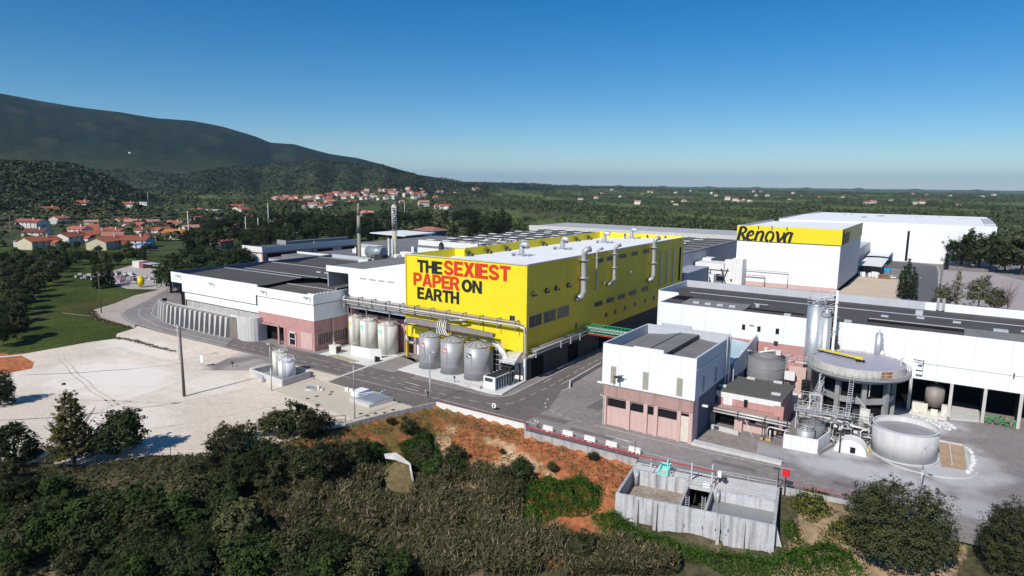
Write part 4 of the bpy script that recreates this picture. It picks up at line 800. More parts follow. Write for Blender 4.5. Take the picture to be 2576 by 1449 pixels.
# ------------------------------------------------------------ three big silos
def silo(x,y,r,h,sign,label):
    t=thing('storage_silo',label,'silo',(x,y,.32),'grey silos in front of the yellow hall')
    mb=MB(); mb.cyl(x,y,.32,.5,r+.15,n=40); mb.cyl(x,y,.5,h,r,n=40); mb.build('shell',silo_m,t,smooth=True)
    mb=MB(); 
    for z in (.3,.62): mb.ring(x,y,.32+h*z*.55+.6,.32+h*z*.55+.72,r+.06,r-.02,40)
    mb.ring(x,y,h-.1,h+.06,r+.08,r-.05,40); mb.box(x+.2*r,x+.2*r+.12,y-r-.06,y-r+.3,h*.35,h*.75); mb.build('bands',steel,t)
    mb=MB(); mb.cyl(x,y,h+.02,h+1.15,r,.25,n=40); mb.build('cone_roof',steel,t,smooth=False)
    mb=MB()
    for k in range(12):
        a=k*PI/6; mb.tube([(x+r*math.cos(a),y+r*math.sin(a),h+.08),(x+.25*math.cos(a),y+.25*math.sin(a),h+1.2)],.045,5)
    mb.cyl(x,y,h+1.1,h+1.6,.22,n=8); mb.build('roof_ribs',darksteel,t)
    # curved sign plate hugging the shell on the camera side
    mb=MB(); a0=math.radians(-105); a1=math.radians(-78); z0,z1=h-2.6,h-1.55
    def arcplate(mb,a0,a1,z0,z1,rr):
        n=6
        for k in range(n):
            p=a0+(a1-a0)*k/n; q=a0+(a1-a0)*(k+1)/n
            mb.quad((x+rr*math.cos(p),y+rr*math.sin(p),z0),(x+rr*math.cos(q),y+rr*math.sin(q),z0),(x+rr*math.cos(q),y+rr*math.sin(q),z1),(x+rr*math.cos(p),y+rr*math.sin(p),z1))
    arcplate(mb,a0,a1,z0,z1,r+.05); s=mb.build('sign_plate',sign,t)
    mb=MB()
    for (u0,u1,v) in ((.1,.45,.78),(.12,.85,.58),(.25,.95,.38),(.3,.9,.18)): arcplate(mb,a0+(a1-a0)*u0,a0+(a1-a0)*u1,z0+(z1-z0)*v-.06,z0+(z1-z0)*v+.07,r+.07)
    mb.build('sign_lines',signwhite,s)
    return t
SR=mat('sign_red',(.62,.07,.05),.5)
silo(-105.9,121.6,2.75,8.6,SR,'grey steel silo with red sign, farthest left of the three on the white plinth')
silo(-98.5,121.3,2.85,8.4,SR,'grey steel silo with red sign, between the other two on the white plinth')
silo(-90.7,121.0,3.1,8.4,blackm,'grey steel silo bearing a black sign, nearest the chiller unit')
# cream tanks
def vtank(x,y,r,h,label,m=beigetank,z0=.02,plate_m=None,group='cream tanks by the pink wall',name='cream_tank',cat='tank',dome=.35,rings=0,ladder=True):
    t=thing(name,label,cat,(x,y,z0),group); mb=MB(); mb.cyl(x,y,z0,z0+h,r,n=36); mb.cyl(x,y,z0+h,z0+h+dome,r,r*.35,n=36); mb.build('shell',m,t,smooth=True)
    mb=MB(); mb.ring(x,y,z0+h-.05,z0+h+.1,r+.06,r-.05,36)
    for k in range(rings): zz=z0+h*(k+1)/(rings+1); mb.ring(x,y,zz-.05,zz+.05,r+.04,r-.03,36)
    mb.build('rim',m,t)
    mb=MB(); mb.rail([(x+r*.9*math.cos(a),y+r*.9*math.sin(a),z0+h) for a in [k*PI/5 for k in range(11)]],.9,.035,1.5); mb.cyl(x,y,z0+h+dome-.05,z0+h+dome+.4,.25,n=8); mb.build('top_rail',m,t)
    if ladder:
        mb=MB(); a=math.radians(-60); lx,ly=x+(r+.15)*math.cos(a),y+(r+.15)*math.sin(a)
        mb.box(lx-.3,lx-.22,ly-.04,ly+.04,z0,z0+h+.8); mb.box(lx+.22,lx+.3,ly-.04,ly+.04,z0,z0+h+.8)
        for k in range(int(h/.4)): mb.box(lx-.3,lx+.3,ly-.03,ly+.03,z0+k*.4,z0+k*.4+.05)
        mb.build('ladder',steel,t)
    if plate_m:
        mb=MB(); n=5; a0,a1=math.radians(-112),math.radians(-82); zz=z0+h-2.2
        for k in range(n):
            p=a0+(a1-a0)*k/n; q=a0+(a1-a0)*(k+1)/n; rr=r+.05
            mb.quad((x+rr*math.cos(p),y+rr*math.sin(p),zz),(x+rr*math.cos(q),y+rr*math.sin(q),zz),(x+rr*math.cos(q),y+rr*math.sin(q),zz+1.1),(x+rr*math.cos(p),y+rr*math.sin(p),zz+1.1))
        mb.build('label_plate',plate_m,t)
    return t
mint=mat('mint_label',(.35,.78,.62),.6)
vtank(-138.6,127.2,1.85,8.3,'slim cream tank with small yellow label, leftmost of three by the pink wall',plate_m=mat('yellow_label',(.75,.7,.1)))
vtank(-132.2,126.2,2.4,8.3,'cream tank with mint label between the other two by the pink wall',plate_m=mint)
vtank(-125.2,126.5,2.75,8.0,'widest cream tank with mint label and ladder, right of the three by the pink wall',plate_m=mint)
mb=MB(); mb.wall((-131.6,119),(-124.5,119.4),0,2.6,.2); mb.wall((-124.5,119.4),(-122.4,121.1),0,2.6,.2); mb.wall((-131.6,119),(-133.4,122.5),0,2.6,.2); tag(mb.build('white_bund_wall',white_plain),'low white screen wall wrapping the cream tanks','wall')
t=thing('pump_cabinet','cream equipment cabinet with brown louvre beside the cream tanks','cabinet',(-137,117.5,0)); mb=MB(); mb.box(-137.8,-135.2,116.8,118.8,.02,2.2); mb.build('body',beigetank,t); mb=MB(); mb.box(-135.19,-135.1,117,118.6,.3,1.9); mb.build('louvre',mat('brown_louvre',(.12,.06,.05)),t); mb=MB(); mb.cyl(-137,117.8,2.2,3,.25,n=8); mb.tube([(-138.2,117.2,0),(-138.2,117.2,1.8),(-139.3,118,1.8)],.12,6); mb.build('pipes',beigetank,t)
mb=MB(); mb.prism([(-135.5,114.3),(-126,113.9),(-124.6,115.2),(-134,116.3)],.02,.2); tag(mb.build('weedy_plinth',mat('mossy_concrete',(.36,.33,.2),.95,var=.25,sc=.8)),'mossy low concrete slab edge by the road below the cream tanks','slab')
mb=MB(); mb.box(-121.2,-120.7,117.4,117.8,.02,1.5); mb.box(-121.6,-120.4,118,118.6,.02,1.2); tag(mb.build('valve_post',darksteel),'small dark valve post at the corner of the white screen wall','valve')
# chiller
t=thing('chiller_unit','long white framed cooling unit with dark grilles and top fans on the plinth corner','cooling unit',(-82.6,119,.32)); mb=MB(); 
mb.box(-84.4,-81.2,115.0,115.25,.5,3.4); mb.box(-84.4,-84.2,115.26,122.6,.5,3.4); mb.box(-84.4,-81.2,115.26,122.6,.32,.6)
for k in range(8): mb.box(-81.35,-81.2,115.3+k*1.02,115.5+k*1.02,.6,3.3)
mb.box(-81.38,-81.18,115.26,122.6,3.2,3.4); mb.build('frame',signwhite,t); mb=MB(); mb.box(-84.1,-81.4,115.3,122.5,.65,3.25); mb.build('coils',darksteel,t); mb=MB(); mb.box(-84.0,-81.9,114.95,114.99,2.3,3.1); mb.build('control_panel',darkgrey,t)
for k in range(5):
    for j in (0,1): mb=MB(); mb.ring(-83.5+j*1.3,116.1+k*1.4,3.25,3.6,.58,.5,14); mb.cyl(-83.5+j*1.3,116.1+k*1.4,3.27,3.35,.48,n=12); mb.build('fan',darksteel,t)
# steel frame & wrapped duct next to it
t=thing('equipment_frame','dark steel frame holding a foil-wrapped duct against the yellow hall corner','steel structure',(-84,124,.32)); mb=MB()
for x in (-84.6,-80.9): 
    for y in (120.6,124.6): mb.box(x-.14,x+.14,y-.14,y+.14,.32,4.6)
for z in (2.4,4.5): mb.box(-84.7,-80.8,120.5,120.7,z,z+.2); mb.box(-81,-80.8,120.7,124.6,z,z+.2)
mb.tube([(-84.6,120.6,.4),(-80.9,120.6,4.5)],.08,5); mb.tube([(-80.9,120.6,.4),(-80.9,124.6,4.5)],.08,5); mb.build('frame',darksteel,t)
foil=mat('crinkled_foil',(.72,.72,.74),.35,.6,var=.3,sc=2.5,bump=.3)
mb=MB(); mb.tube([(-88.4,124.6,8.6),(-86.4,124.3,7.6),(-84.8,124,6.0),(-83.8,123.6,4.9)],.75,10); mb.prism([(-85.2,122.3),(-81,122.3),(-81,125.8),(-85.2,125.8)],4.7,[5.1,5.1,7.4,6.6]); mb.build('wrapped_duct',foil,t)
mb=MB()
for z in (3.4,4.6,5.8,7.0): mb.tube([(-88.2,124.4,z),(-86,124.4,z),(-85.6,123.4,z-.3)],.1,6)
mb.tube([(-86.8,124.6,1),(-86.8,124.6,8.4)],.12,6); mb.tube([(-87.8,124.8,1),(-87.8,124.8,8.4)],.1,6); mb.rail([(-89,123.8,8.2),(-84.6,123.8,8.2)],1,.03,1.2); mb.build('pipes',steel,t)
mb=MB(); mb.box(-88.6,-84.9,114.3,115.2,.32,.9); tag(mb.build('plinth_step',conc_pale),'small pale concrete step block on the plinth edge beside the cooling unit','step')
mb=MB(); mb.cyl(-92.6,114.95,.3,1.5,.08,n=8); mb.cyl(-92.7,114.9,1.4,1.8,.22,n=8); tag(mb.build('plinth_lamp',darksteel),'short dark bollard lamp on the edge of the silo plinth','bollard')
# sign cabinet on yellow wall lower left
mb=MB(); mb.box(-117.6,-111.2,129.6,129.9,0,4.9); tag(mb.build('white_gate_panel',white_plain),'white panel gate at the left foot of the yellow front','gate')
mb=MB(); mb.box(-116.8,-112.2,129.45,129.59,2.3,3.9); tag(mb.build('grey_board',mat('sage_board',(.42,.46,.42))),'grey green board on the white panel gate','board')

# ------------------------------------------------------------ pipe rack along the front
t=thing('front_pipe_rack','long rack of parallel pipes crossing the front of the yellow and white halls','pipe rack',(-110,125,12))
for k,(z,y,r,m) in enumerate(((14.35,125.3,.10,pipe_m),(14.0,125.0,.2,pipe_m),(13.75,125.6,.12,pipe_l),(13.45,124.6,.24,pipe_l),(13.2,125.2,.16,pipe_m),(12.9,124.7,.2,pipe_m),(12.75,125.5,.12,pipe_m),(12.45,125,.2,pipe_l))):
    x0=-140.2; x1=-81.0 if k<5 else (-99 if k!=6 else -118)
    mb=MB(); pts=[(x0-.4,y,z-.4),(x0,y,z),(x1-.3,y,z)]
    if k in (1,3,4): pts+=[(-80.2+.25*(k-2),y,z-.3),(-79.9+.25*(k-2),y,z-1),(-79.9+.25*(k-2),y,6.8),(-79.6,y+.4,6.4)]
    mb.tube(pts,r,8); mb.build('pipe',m,t,smooth=True)
for k in range(12):
    x=-139.5+k*5.2
    mb=MB(); mb.box(x-.1,x+.1,124.4,124.52,12.1,14.6); mb.box(x-.1,x+.1,125.95,126.1,12.1,14.6)
    for z in (12.15,12.65,13.1,14.5): mb.box(x-.07,x+.07,124.5,126.1,z-.06,z+.06)
    mb.build('bracket',pipe_m if k>5 else darksteel,t)
for x in (-139.9,-132.6,-123.8): mb=MB(); mb.box(x-.13,x+.13,125.7,125.9,0,12.1); mb.build('post',pipe_m,t)
mb=MB(); mb.tube([(-140.6,124.9,10.6),(-140.6,124.9,13.8),(-140.0,124.9,14.4)],.32,10); mb.build('riser',pipe_l,t,smooth=True)
t=thing('side_pipe_rack','bundle of pipes on brackets running along the shaded side of the yellow hall','pipe rack',(-79.2,142,6))
for k,(z,x,r) in enumerate(((7.7,-79.3,.22),(7.3,-78.8,.28),(6.9,-79.4,.2),(6.5,-78.8,.22),(6.2,-79.5,.2))):
    mb=MB(); mb.tube([(x,126.9,z),(x,158.6,z)],r,8); mb.build('pipe',(pipe_m,steel,darksteel,pipe_l,darksteel)[k],t,smooth=True)
mb=MB()
for y in (127.4,139.2,144.2,149.2,): 
    mb.box(-80.2,-78.3,y,y+.12,5.9,6.02); mb.box(-78.4,-78.25,y,y+.35,5.8,7.5); mb.box(-80.2,-78.3,y,y+.12,7.0,7.1)
mb.build('brackets',trim,t)
mb=MB(); mb.tube([(-80.0,125.4,6.9),(-79.6,125.6,6.2),(-78.7,126.6,6.3)],.42,8); mb.box(-80.4,-79.3,124.9,125.9,5.7,6.6); mb.build('valve_group',steel,t)
t=thing('silo_feed_duct','grey boxed conveyor duct with curved blower pipes feeding the three silos','duct',(-101,123.5,10)); mb=MB(); mb.box(-115.2,-104.2,122.9,124.3,10.3,11.5); mb.prism([(-102.4,122.9),(-87.6,122.9),(-87.6,124.1),(-102.4,124.1)],10.2,[11.6,11.0,11.0,11.6]); mb.build('box_duct',mat('duct_brown_grey',(.26,.23,.22),.7,var=.12),t)
mb=MB(); mb.box(-115.2,-104.2,122.85,123.1,9.8,10.05); mb.box(-102.4,-87,122.8,123.1,9.6,9.85)
for k in range(9): mb.box(-114.5+k*3.2,-114.4+k*3.2,122.9,123.05,9.7,10.4)
mb.build('support_beam',darksteel,t)
for k in range(5):
    mb=MB(); x=-104+k*.62; mb.tube([(x,123.2,9.2),(x,123.1,11.4),(x+.1,122.9,12.3),(x+.4,122.4,12.6),(x+.7,121.7,12.2),(x+.7,121.3,10.6),(x+.9+.2*k,121.0,9.6),(x+1.3+.3*k,121,9.3)],.17,8); mb.build('blower_pipe',pipe_l if k%2 else steel,t,smooth=True)
mb=MB(); mb.tube([(-115.4,123.6,11),(-116,123.6,10.4),(-116,123.6,6.2),(-114.9,123.4,5.2)],.38,10); mb.tube([(-113.6,123.3,10),(-113.6,123.3,5.4)],.09,6); mb.box(-114.2,-112.6,122.9,123.7,4.9,5.4); mb.tube([(-101.6,124,12.4),(-96.5,124.6,13.0)],.22,8); mb.build('drop_pipe',steel,t,smooth=True)
random.seed(6); mb=MB()
for k in range(16):
    x=random.uniform(-101,-86.5); z=random.uniform(8.4,9.9); mb.tube([(x,123.4,z),(x+random.uniform(.6,2),123.2,z+random.uniform(-.3,.3))],random.uniform(.05,.14),6)
mb.rail([(-101,122.6,8.3),(-95,122.6,8.3)],1,.03,1); mb.rail([(-94,122.8,8.0),(-88,122.8,8.0)],1,.03,1); mb.build('access_pipework',steel,t)
# green bridge
t=thing('green_pipe_bridge','green lattice pipe bridge with red lower beam spanning the street behind the box building','bridge',(-71,157,6)); mb=MB()
for yy in (154.3,157.8):
    for z in (6.9,8.6): mb.tube([(-80.2,yy,z),(-60.5,yy,z)],.09,6)
    for k in range(20):
        x=-80+k*1; mb.tube([(x,yy,6.9),(x+.5,yy,8.6)],.05,4); mb.tube([(x+.5,yy,8.6),(x+1,yy,6.9)],.05,4)
for k in range(20): mb.tube([(-80+k,154.3,8.6),(-80+k,157.8,8.6)],.05,4)
mb.build('truss',greenm,t); mb=MB(); mb.box(-80.2,-60.5,154.1,154.35,6.45,6.8); mb.build('lower_beam',redm,t); mb=MB()
for z in (7.2,7.6,8.0): mb.tube([(-80.2,155.6,z),(-60.5,155.6,z)],.14,6)
mb.build('pipes',steel,t)

# ------------------------------------------------------------ two small white tanks in a bund
t=thing('tank_bund','square concrete bund wall holding two white tanks on the sandy yard','bund',(-129,94,0)); mb=MB()
for a,b in (((-136,91.6),(-122.9,90.4)),((-122.9,90.4),(-123.4,98.6)),((-123.4,98.6),(-135.6,99.4)),((-135.6,99.4),(-136,91.6))): mb.wall(a,b,0,1.6,.22)
mb.build('wall',conc_pale,t); mb=MB(); mb.poly([(-136,91.6,.05),(-123,90.5,.05),(-123.4,98.5,.05),(-135.6,99.3,.05)]); mb.build('floor',conc_grey,t)
mb=MB(); mb.box(-137.6,-136.1,92.2,93.0,0,1.5); mb.build('end_buttress',conc_pale,t)
vtank(-131.7,96.6,1.8,5.6,'plain cream round tank at the back of the square bund',group='tanks in the square bund',name='white_tank',dome=.15)
vtank(-127.2,95.0,1.95,4.4,'shorter white tank with dark ringed lid at the front of the square bund',m=mat('bright_white_tank',(.74,.75,.77),.5,var=.05,streak=.3,dirt=(.35,.35,.37)),group='tanks in the square bund',name='white_tank')
t=thing('bund_stair','pale metal stair and pipe frame against the front of the square bund','stair',(-130,90,0)); mb=MB(); mb.tube([(-133,90.4,0),(-133,90.4,1.7),(-130.8,90.2,1.7),(-129.0,89.6,.1)],.07,6); mb.tube([(-132.2,90.4,0),(-132.2,90.4,1.6)],.06,6); mb.tube([(-130.5,89.9,1.5),(-128.9,89.2,.1)],.06,6)
for k in range(6): mb.box(-131.1+k*.35,-130.7+k*.35,89.3,90.3,1.5-k*.26,1.56-k*.26)
mb.build('frame',trim,t)
def lamp_post(x,y,h,label,arm=1.4,dirx=0,diry=1,m=steel,r=.09):
    t=thing('street_lamp',label,'street lamp',(x,y,0),'street lamps of the plant'); mb=MB(); mb.cyl(x,y,0,h*.5,r*1.3,r,n=10); mb.cyl(x,y,h*.5,h-.5,r,r*.7,n=10); mb.tube([(x,y,h-.6),(x+dirx*arm*.25,y+diry*arm*.25,h-.1),(x+dirx*arm*.7,y+diry*arm*.7,h),(x+dirx*arm,y+diry*arm,h)],r*.7,7); mb.build('post',m,t,smooth=True)
    mb=MB(); cx,cy=x+dirx*(arm+.3),y+diry*(arm+.3); mb.box(cx-.16,cx+.16,cy-.35,cy+.35,h-.08,h+.1) if abs(diry)>.5 else mb.box(cx-.35,cx+.35,cy-.16,cy+.16,h-.08,h+.1); mb.build('lantern',trim,t); return t
lamp_post(-88.4,101.4,11.2,'tall curved lamp post beside the two walkers in front of the silos',.8,1,0)
lamp_post(-94.1,85.5,11.4,'straight lamp post at the lower edge of the beige slab',.3,-1,0,r=.11)
lamp_post(-122.3,87.1,10.6,'lamp post in front of the two white tanks in the bund',.3,-1,0,r=.11)
lamp_post(-0.3,113.2,7.6,'lone lamp post on the grey yard above the big round bush',.5,1,.0)
lamp_post(-10.9,322,9,'pale lamp post beside the tall cypress behind the long hall',1.3,1,0)
def pole(x,y,h,label,m,r=.16,name='utility_pole',cross=True,r2=None,z=0,cat='utility pole'):
    t=thing(name,label,cat,(x,y,z)); mb=MB(); mb.cyl(x,y,z-.5,z+h,r,r2 or r*.6,n=10); mb.build('shaft',m,t,smooth=True)
    if cross:
        mb=MB(); mb.box(x-1.1,x+1.1,y-.06,y+.06,z+h-.7,z+h-.55); mb.box(x-.7,x+.7,y-.05,y+.05,z+h-1.5,z+h-1.38); 
        for a in (-1,0,1): mb.cyl(x+a,y,z+h-.55,z+h-.3,.05,n=6)
        mb.build('crossarm',m,t)
    return t
pole(-134.1,73.8,15.4,'thick dark concrete pole standing alone on the pale sandy yard',mat('dark_concrete_pole',(.13,.12,.115),.9,var=.15),r=.33,cross=False,r2=.2)
pole(-162.5,88.8,9.6,'thinner pale pole with a crossarm behind the thick dark pole',conc_pale,r=.1,r2=.08)
pole(-243.8,106.9,14.7,'brown wooden pole at the road bend beside the meadow',wood,r=.2)
# sign, stump, small lamps
t=thing('white_sign','small white signboard on two legs at the edge of the sandy yard','sign',(-152.4,89.1,0)); mb=MB(); mb.box(-153.2,-151.9,89,89.1,1.1,2.9); mb.build('board',signwhite,t); mb=MB(); mb.box(-153,-152.9,89.1,89.2,0,2.8); mb.box(-152.2,-152.1,89.1,89.2,0,2.8); mb.build('legs',trim,t)
mb=MB(); mb.cyl(-146.2,93.2,0,1.1,.07,n=6); mb.box(-146.6,-145.8,93.1,93.3,.9,1.4); tag(mb.build('small_sign',darksteel),'small dark marker post on the sandy yard right of the white signboard','marker post')
# beige slab details
t=thing('round_hatch','round concrete basin with grey water and a small box, on the beige slab','basin',(-115.8,93,0)); mb=MB(); mb.ring(-116,93.1,.024,.45,1.5,1.32,30); mb.build('rim',conc_pale,t); mb=MB(); mb.cyl(-116,93.1,.03,.3,1.32,n=30); mb.build('water',water_m,t); mb=MB(); mb.box(-114.6,-114,93.3,94.1,.03,.95); mb.box(-113.9,-113.1,93.5,94,.03,.4); mb.build('box',beigetank,t)
base=None
for (x,y) in ((-111.4,88.1),(-111.1,90.3),(-109.8,92.9),(-110.8,94.2),(-95.3,88.2),(-93.3,88.1),(-91.8,91.4),(-91.6,93.6),(-93,90)):
    if base is None: mb=MB(); mb.cyl(x,y,.03,.09,.4,n=14); base=tag(mb.build('manhole_cover',darkgrey,origin=(x,y,0)),'round dark manhole cover set in the beige slab','manhole cover','manhole covers')
    else: c=base.copy(); COL.objects.link(c); c.location=(x,y,0)
t=thing('ribbed_roof_pit','low white box with ribbed blue-grey sheet roof and blue pipes on the beige slab','pump pit',(-98.6,95,0)); mb=MB(); mb.prism([(-103,92.3),(-96.4,91.6),(-95.4,97.6),(-102,98.6)],0,.7); mb.build('base',conc_pale,t)
mb=MB()
for k in range(14):
    a=k/14; x=-101.4+5.2*a; mb.prism([(x,93+.0*a),(x+.26,93),(x+.9,97.6),(x+.64,97.6)],.72,.95)
mb.prism([(-101.5,92.9),(-96.2,92.6),(-95.5,97.6),(-100.8,97.8)],.7,.74); mb.build('ribbed_cover',mat('blue_grey_sheet',(.33,.37,.42),.5,.2),t); mb=MB(); mb.box(-105.6,-103.2,95,98.2,0,1.1); 
for k in range(4): mb.box(-109.3+k*1.4,-108.3+k*1.4,96.6,97.2,.02,.7)
mb.build('pump_boxes',signwhite,t); mb=MB(); mb.tube([(-103,94,1),(-101.6,95,1.3),(-100.6,96,1.2)],.12,6); mb.tube([(-102.5,96,.9),(-100.4,96.8,1.4)],.12,6); mb.tube([(-99.5,97.5,.9),(-98.7,97.9,1.7)],.1,6); mb.build('blue_pipes',mat('pale_blue_pipe',(.35,.5,.68),.5),t)
mb=MB(); mb.ring(0,0,-.05,.05,.45,.25,16); o=tag(mb.build('hose_reel',yellowm,origin=(-104.4,94.6,1.1)),'yellow ring reel standing by the pump pit','reel'); o.rotation_euler=(PI/2,0,.5)
mb=MB(); mb.ring(0,0,-.09,.09,.5,.3,16); o=tag(mb.build('tyre',blackm,origin=(-103.8,98.9,.55)),'black tyre standing upright on the asphalt edge','tyre'); o.rotation_euler=(PI/2,0,.3)
mb=MB(); mb.tube([(-99.6,99,0),(-99.6,99,1.3),(-99.3,99,1.6),(-99.0,99,1.3)],.13,8); tag(mb.build('vent_pipe',pipe_m),'short bent grey vent pipe at the slab edge by the asphalt','pipe')
mb=MB(); mb.rail([(-102.6,79.4,.0),(-95.4,81.5,.0),(-93.9,83.0,.0)],1.5,.07,2.6); mb.rail([(-102.6,79.4,.0),(-95.4,81.5,.0)],.8,.05,2.6); tag(mb.build('dark_fence',darksteel),'dark rusty three-rail fence at the lower corner of the sandy yard','fence')
# perimeter walls
t=thing('perimeter_wall','long grey retaining wall with red capping rail above the red earth bank','wall',(-75,102,0)); 
mb=MB()
for a,b in (((-93.0,82.0),(-90.9,90)),((-90.9,90),(-88.8,96.6)),((-88.8,96.6),(-87.2,102.0))): mb.wall(a,b,-2.2,.35,.35)
mb.build('left_wall',concrete,t); mb=MB(); mb.wall((-87.2,102.0),(-64.9,102.0),-1.6,.3,.4); mb.build('front_wall',white_plain,t)
mb=MB(); mb.wall((-64.9,102.0),(-62.8,98.9),-2,.4,.35); mb.wall((-62.8,98.9),(-40.2,98.9),-2.2,.35,.35); mb.build('step_wall',concrete,t); mb=MB(); mb.wall((-18.0,102.7),(-9.5,103.4),-2.4,.3,.35); mb.wall((-9.5,103.4),(2.1,99.8),-2.2,.3,.35); mb.build('right_wall',concrete,t)
mb=MB(); mb.box(-87.0,-64.8,102.25,103.15,.022,.12); mb.build('red_kerb',mat('red_kerb_paint',(.22,.05,.05),.8,var=.2,sc=1),t)
t=thing('red_guard_rail','dark red steel guard rail following the retaining wall past the concrete blocks','guard rail',(-50,100,0)); mb=MB(); mb.rail([(-64.7,101.6,.3),(-62.7,99.3,.35),(-41,99.2,.35)],1.0,.06,2.4); mb.box(-62.7,-41,99.05,99.15,.95,1.2); mb.build('rail',railred,t); mb=MB(); mb.tube([(-41,99.0,1.4),(-40.3,96.2,2.3),(-26.8,97.0,2.6),(-26.6,96.8,.3)],.11,6); mb.tube([(-41,99.2,0),(-41,99.2,3.4)],.07,6); mb.build('red_pipe',redm,t)
mb=MB(); mb.rail([(-18.0,103.0,.3),(-9.5,103.7,.3),(2.1,100.1,.3)],.9,.05,2.6); tag(mb.build('right_guard_rail',railred),'thin red guard rail right of the settling basin, running behind the bushes','guard rail')
blk=None; N_=('first from the two cyclists','second from the two cyclists','midway along the row of five','second from the basin','nearest the settling basin')
for k,x in enumerate((-59.75,-55.5,-50.95,-46.65,-42.25)):
    lab='white concrete barrier block on the road edge, '+N_[k].replace('cyclists','walkers')
    if blk is None:
        blk=thing('barrier_block',lab,'barrier',(x,102.1,.02),'white concrete barrier blocks'); mb=MB(); mb.prism([(x-1.1,101.75),(x+1.1,101.75),(x+1.1,102.45),(x-1.1,102.45)],.02,.3); mb.prism([(x-1.08,101.95),(x+1.08,101.95),(x+1.08,102.25),(x-1.08,102.25)],.3,1.05); mb.build('body',white_plain,blk); mb=MB(); mb.box(x-.9,x-.5,101.7,101.76,.05,.2); mb.box(x+.5,x+.9,101.7,101.76,.05,.2); mb.build('lifting_slot',darkgrey,blk)
    else: dup(blk,(x,102.1,.02),lab,rotz=random.uniform(-.05,.05))
# round sign at the bend
t=thing('round_road_sign','round white road sign with a dark vertical bar standing on the asphalt bend','road sign',(-74.8,105.6,0)); mb=MB(); mb.tube([(-74.8,105.55,1.0),(-74.8,105.62,1.0)],.55,20); mb.build('disc',signwhite,t); mb=MB(); mb.cyl(-74.8,105.7,0,1.1,.05,n=6); mb.box(-74.92,-74.68,105.5,105.54,.65,1.35); mb.build('post',blackm,t)

# ------------------------------------------------------------ settling basin in the foreground
Sb=thing('settling_basin','open concrete settling basin with streaked walls and buttresses standing over the ravine','basin',(-28,93,0))
o_=Vector((-38.1,86.0)); u=Vector((21.7,3.6)).normalized(); v=Vector((-u.y,u.x)); W_=22.0; D_=12.9
def bp(a,b): q=o_+u*a+v*b; return (q.x,q.y)
def bw(mb,a0,b0,a1,b1,z0,z1,t=.4): mb.wall(bp(a0,b0),bp(a1,b1),z0,z1,t)
mb=MB(); bw(mb,-.2,0,W_+.2,0,-8,.3); mb.build('front_wall',basinm,Sb)
mb=MB(); bw(mb,0,.2,0,D_,-6,.3); bw(mb,W_,.2,W_,D_,-7,.3); mb.build('side_wall',concrete,Sb)
mb=MB(); bw(mb,.2,D_-3.8,8.9,D_-3.8,-3.5,.25); bw(mb,13,D_-5.4,W_-.2,D_-5.4,-3.5,.25); mb.build('inner_wall',basinm,Sb)
mb=MB(); bw(mb,9.2,.2,9.2,D_-4.0,-3.2,.2,.35); bw(mb,12.8,.2,12.8,D_-5.6,-3.2,.2,.35); mb.build('divider_wall',concrete,Sb)
mb=MB(); q=[bp(.2,D_-3.7),bp(8.9,D_-3.7),bp(8.9,D_-.2),bp(.2,D_-.2)]; mb.prism(q,-.2,.28); q=[bp(9.0,D_-5.4),bp(13,D_-5.4),bp(13,D_-.2),bp(9.0,D_-.2)]; mb.prism(q,-.3,.26); q=[bp(13.1,D_-5.2),bp(W_-.2,D_-5.2),bp(W_-.2,D_),bp(13.1,D_)]; mb.prism(q,-.2,.3); mb.build('deck',conc_pale,Sb)
mb=MB(); q=[bp(.2,.2),bp(9,.2),bp(9,D_-4),bp(.2,D_-4)]; mb.prism(q,-4,-2.0); mb.build('sludge',mat('brown_sludge',(.30,.25,.20),.8,var=.3,sc=.35,sc2=2),Sb)
mb=MB(); q=[bp(13,.2),bp(W_-.2,.2),bp(W_-.2,D_-5.6),bp(13,D_-5.6)]; mb.prism(q,-4,-1.3); mb.build('water',water_m,Sb); mb=MB(); q=[bp(9.4,.2),bp(12.6,.2),bp(12.6,D_-6),bp(9.4,D_-6)]; mb.prism(q,-4,-2.6); mb.build('sump_floor',darkgrey,Sb)
for a in (2.9,5.7,14.6,17.9):
    mb=MB(); c=[bp(a,-.2),bp(a+.45,-.2),bp(a+.45,-1.5),bp(a,-1.5)]; c2=[bp(a,-.2),bp(a+.45,-.2),bp(a+.45,-.42),bp(a,-.42)]
    mb.v=[(x,y,-8) for x,y in c]+[(x,y,.1) for x,y in c2]; mb.f=[(0,1,2,3),(7,6,5,4),(0,4,5,1),(1,5,6,2),(2,6,7,3),(3,7,4,0)]; mb.m=[0]*6; mb.build('buttress',concrete,Sb)
mb=MB(); c=[bp(W_+.2,1),bp(W_+2,1),bp(W_+2,1.4),bp(W_+.2,1.4)]; mb.prism(c,-7,[0.1,-6,-6,.1]); mb.build('buttress',conc_pale,Sb)
mb=MB(); 
for k in range(9):
    x=random.uniform(1,20); z=random.uniform(-3,-1.2); a=bp(x,-.215); mb.box(a[0]-.05,a[0]+.05,a[1]-.03,a[1],z,z+random.uniform(.3,.9))
mb.build('cracks',dark,Sb)
mb=MB(); mb.rail([(*bp(.3,D_-3.9),.28),(*bp(9,D_-3.9),.28),(*bp(9.3,D_-5.5),.28),(*bp(12.6,D_-5.5),.28)],1.0,.035,1.6); mb.rail([(*bp(13.4,D_-5.5),.28),(*bp(W_-.3,D_-5.5),.28)],.9,.03,2.4); mb.rail([(*bp(13.4,D_-.1),.3),(*bp(W_-.3,D_-.1),.3)],.9,.03,3); mb.build('hand_rail',trim,Sb)
mb=MB()
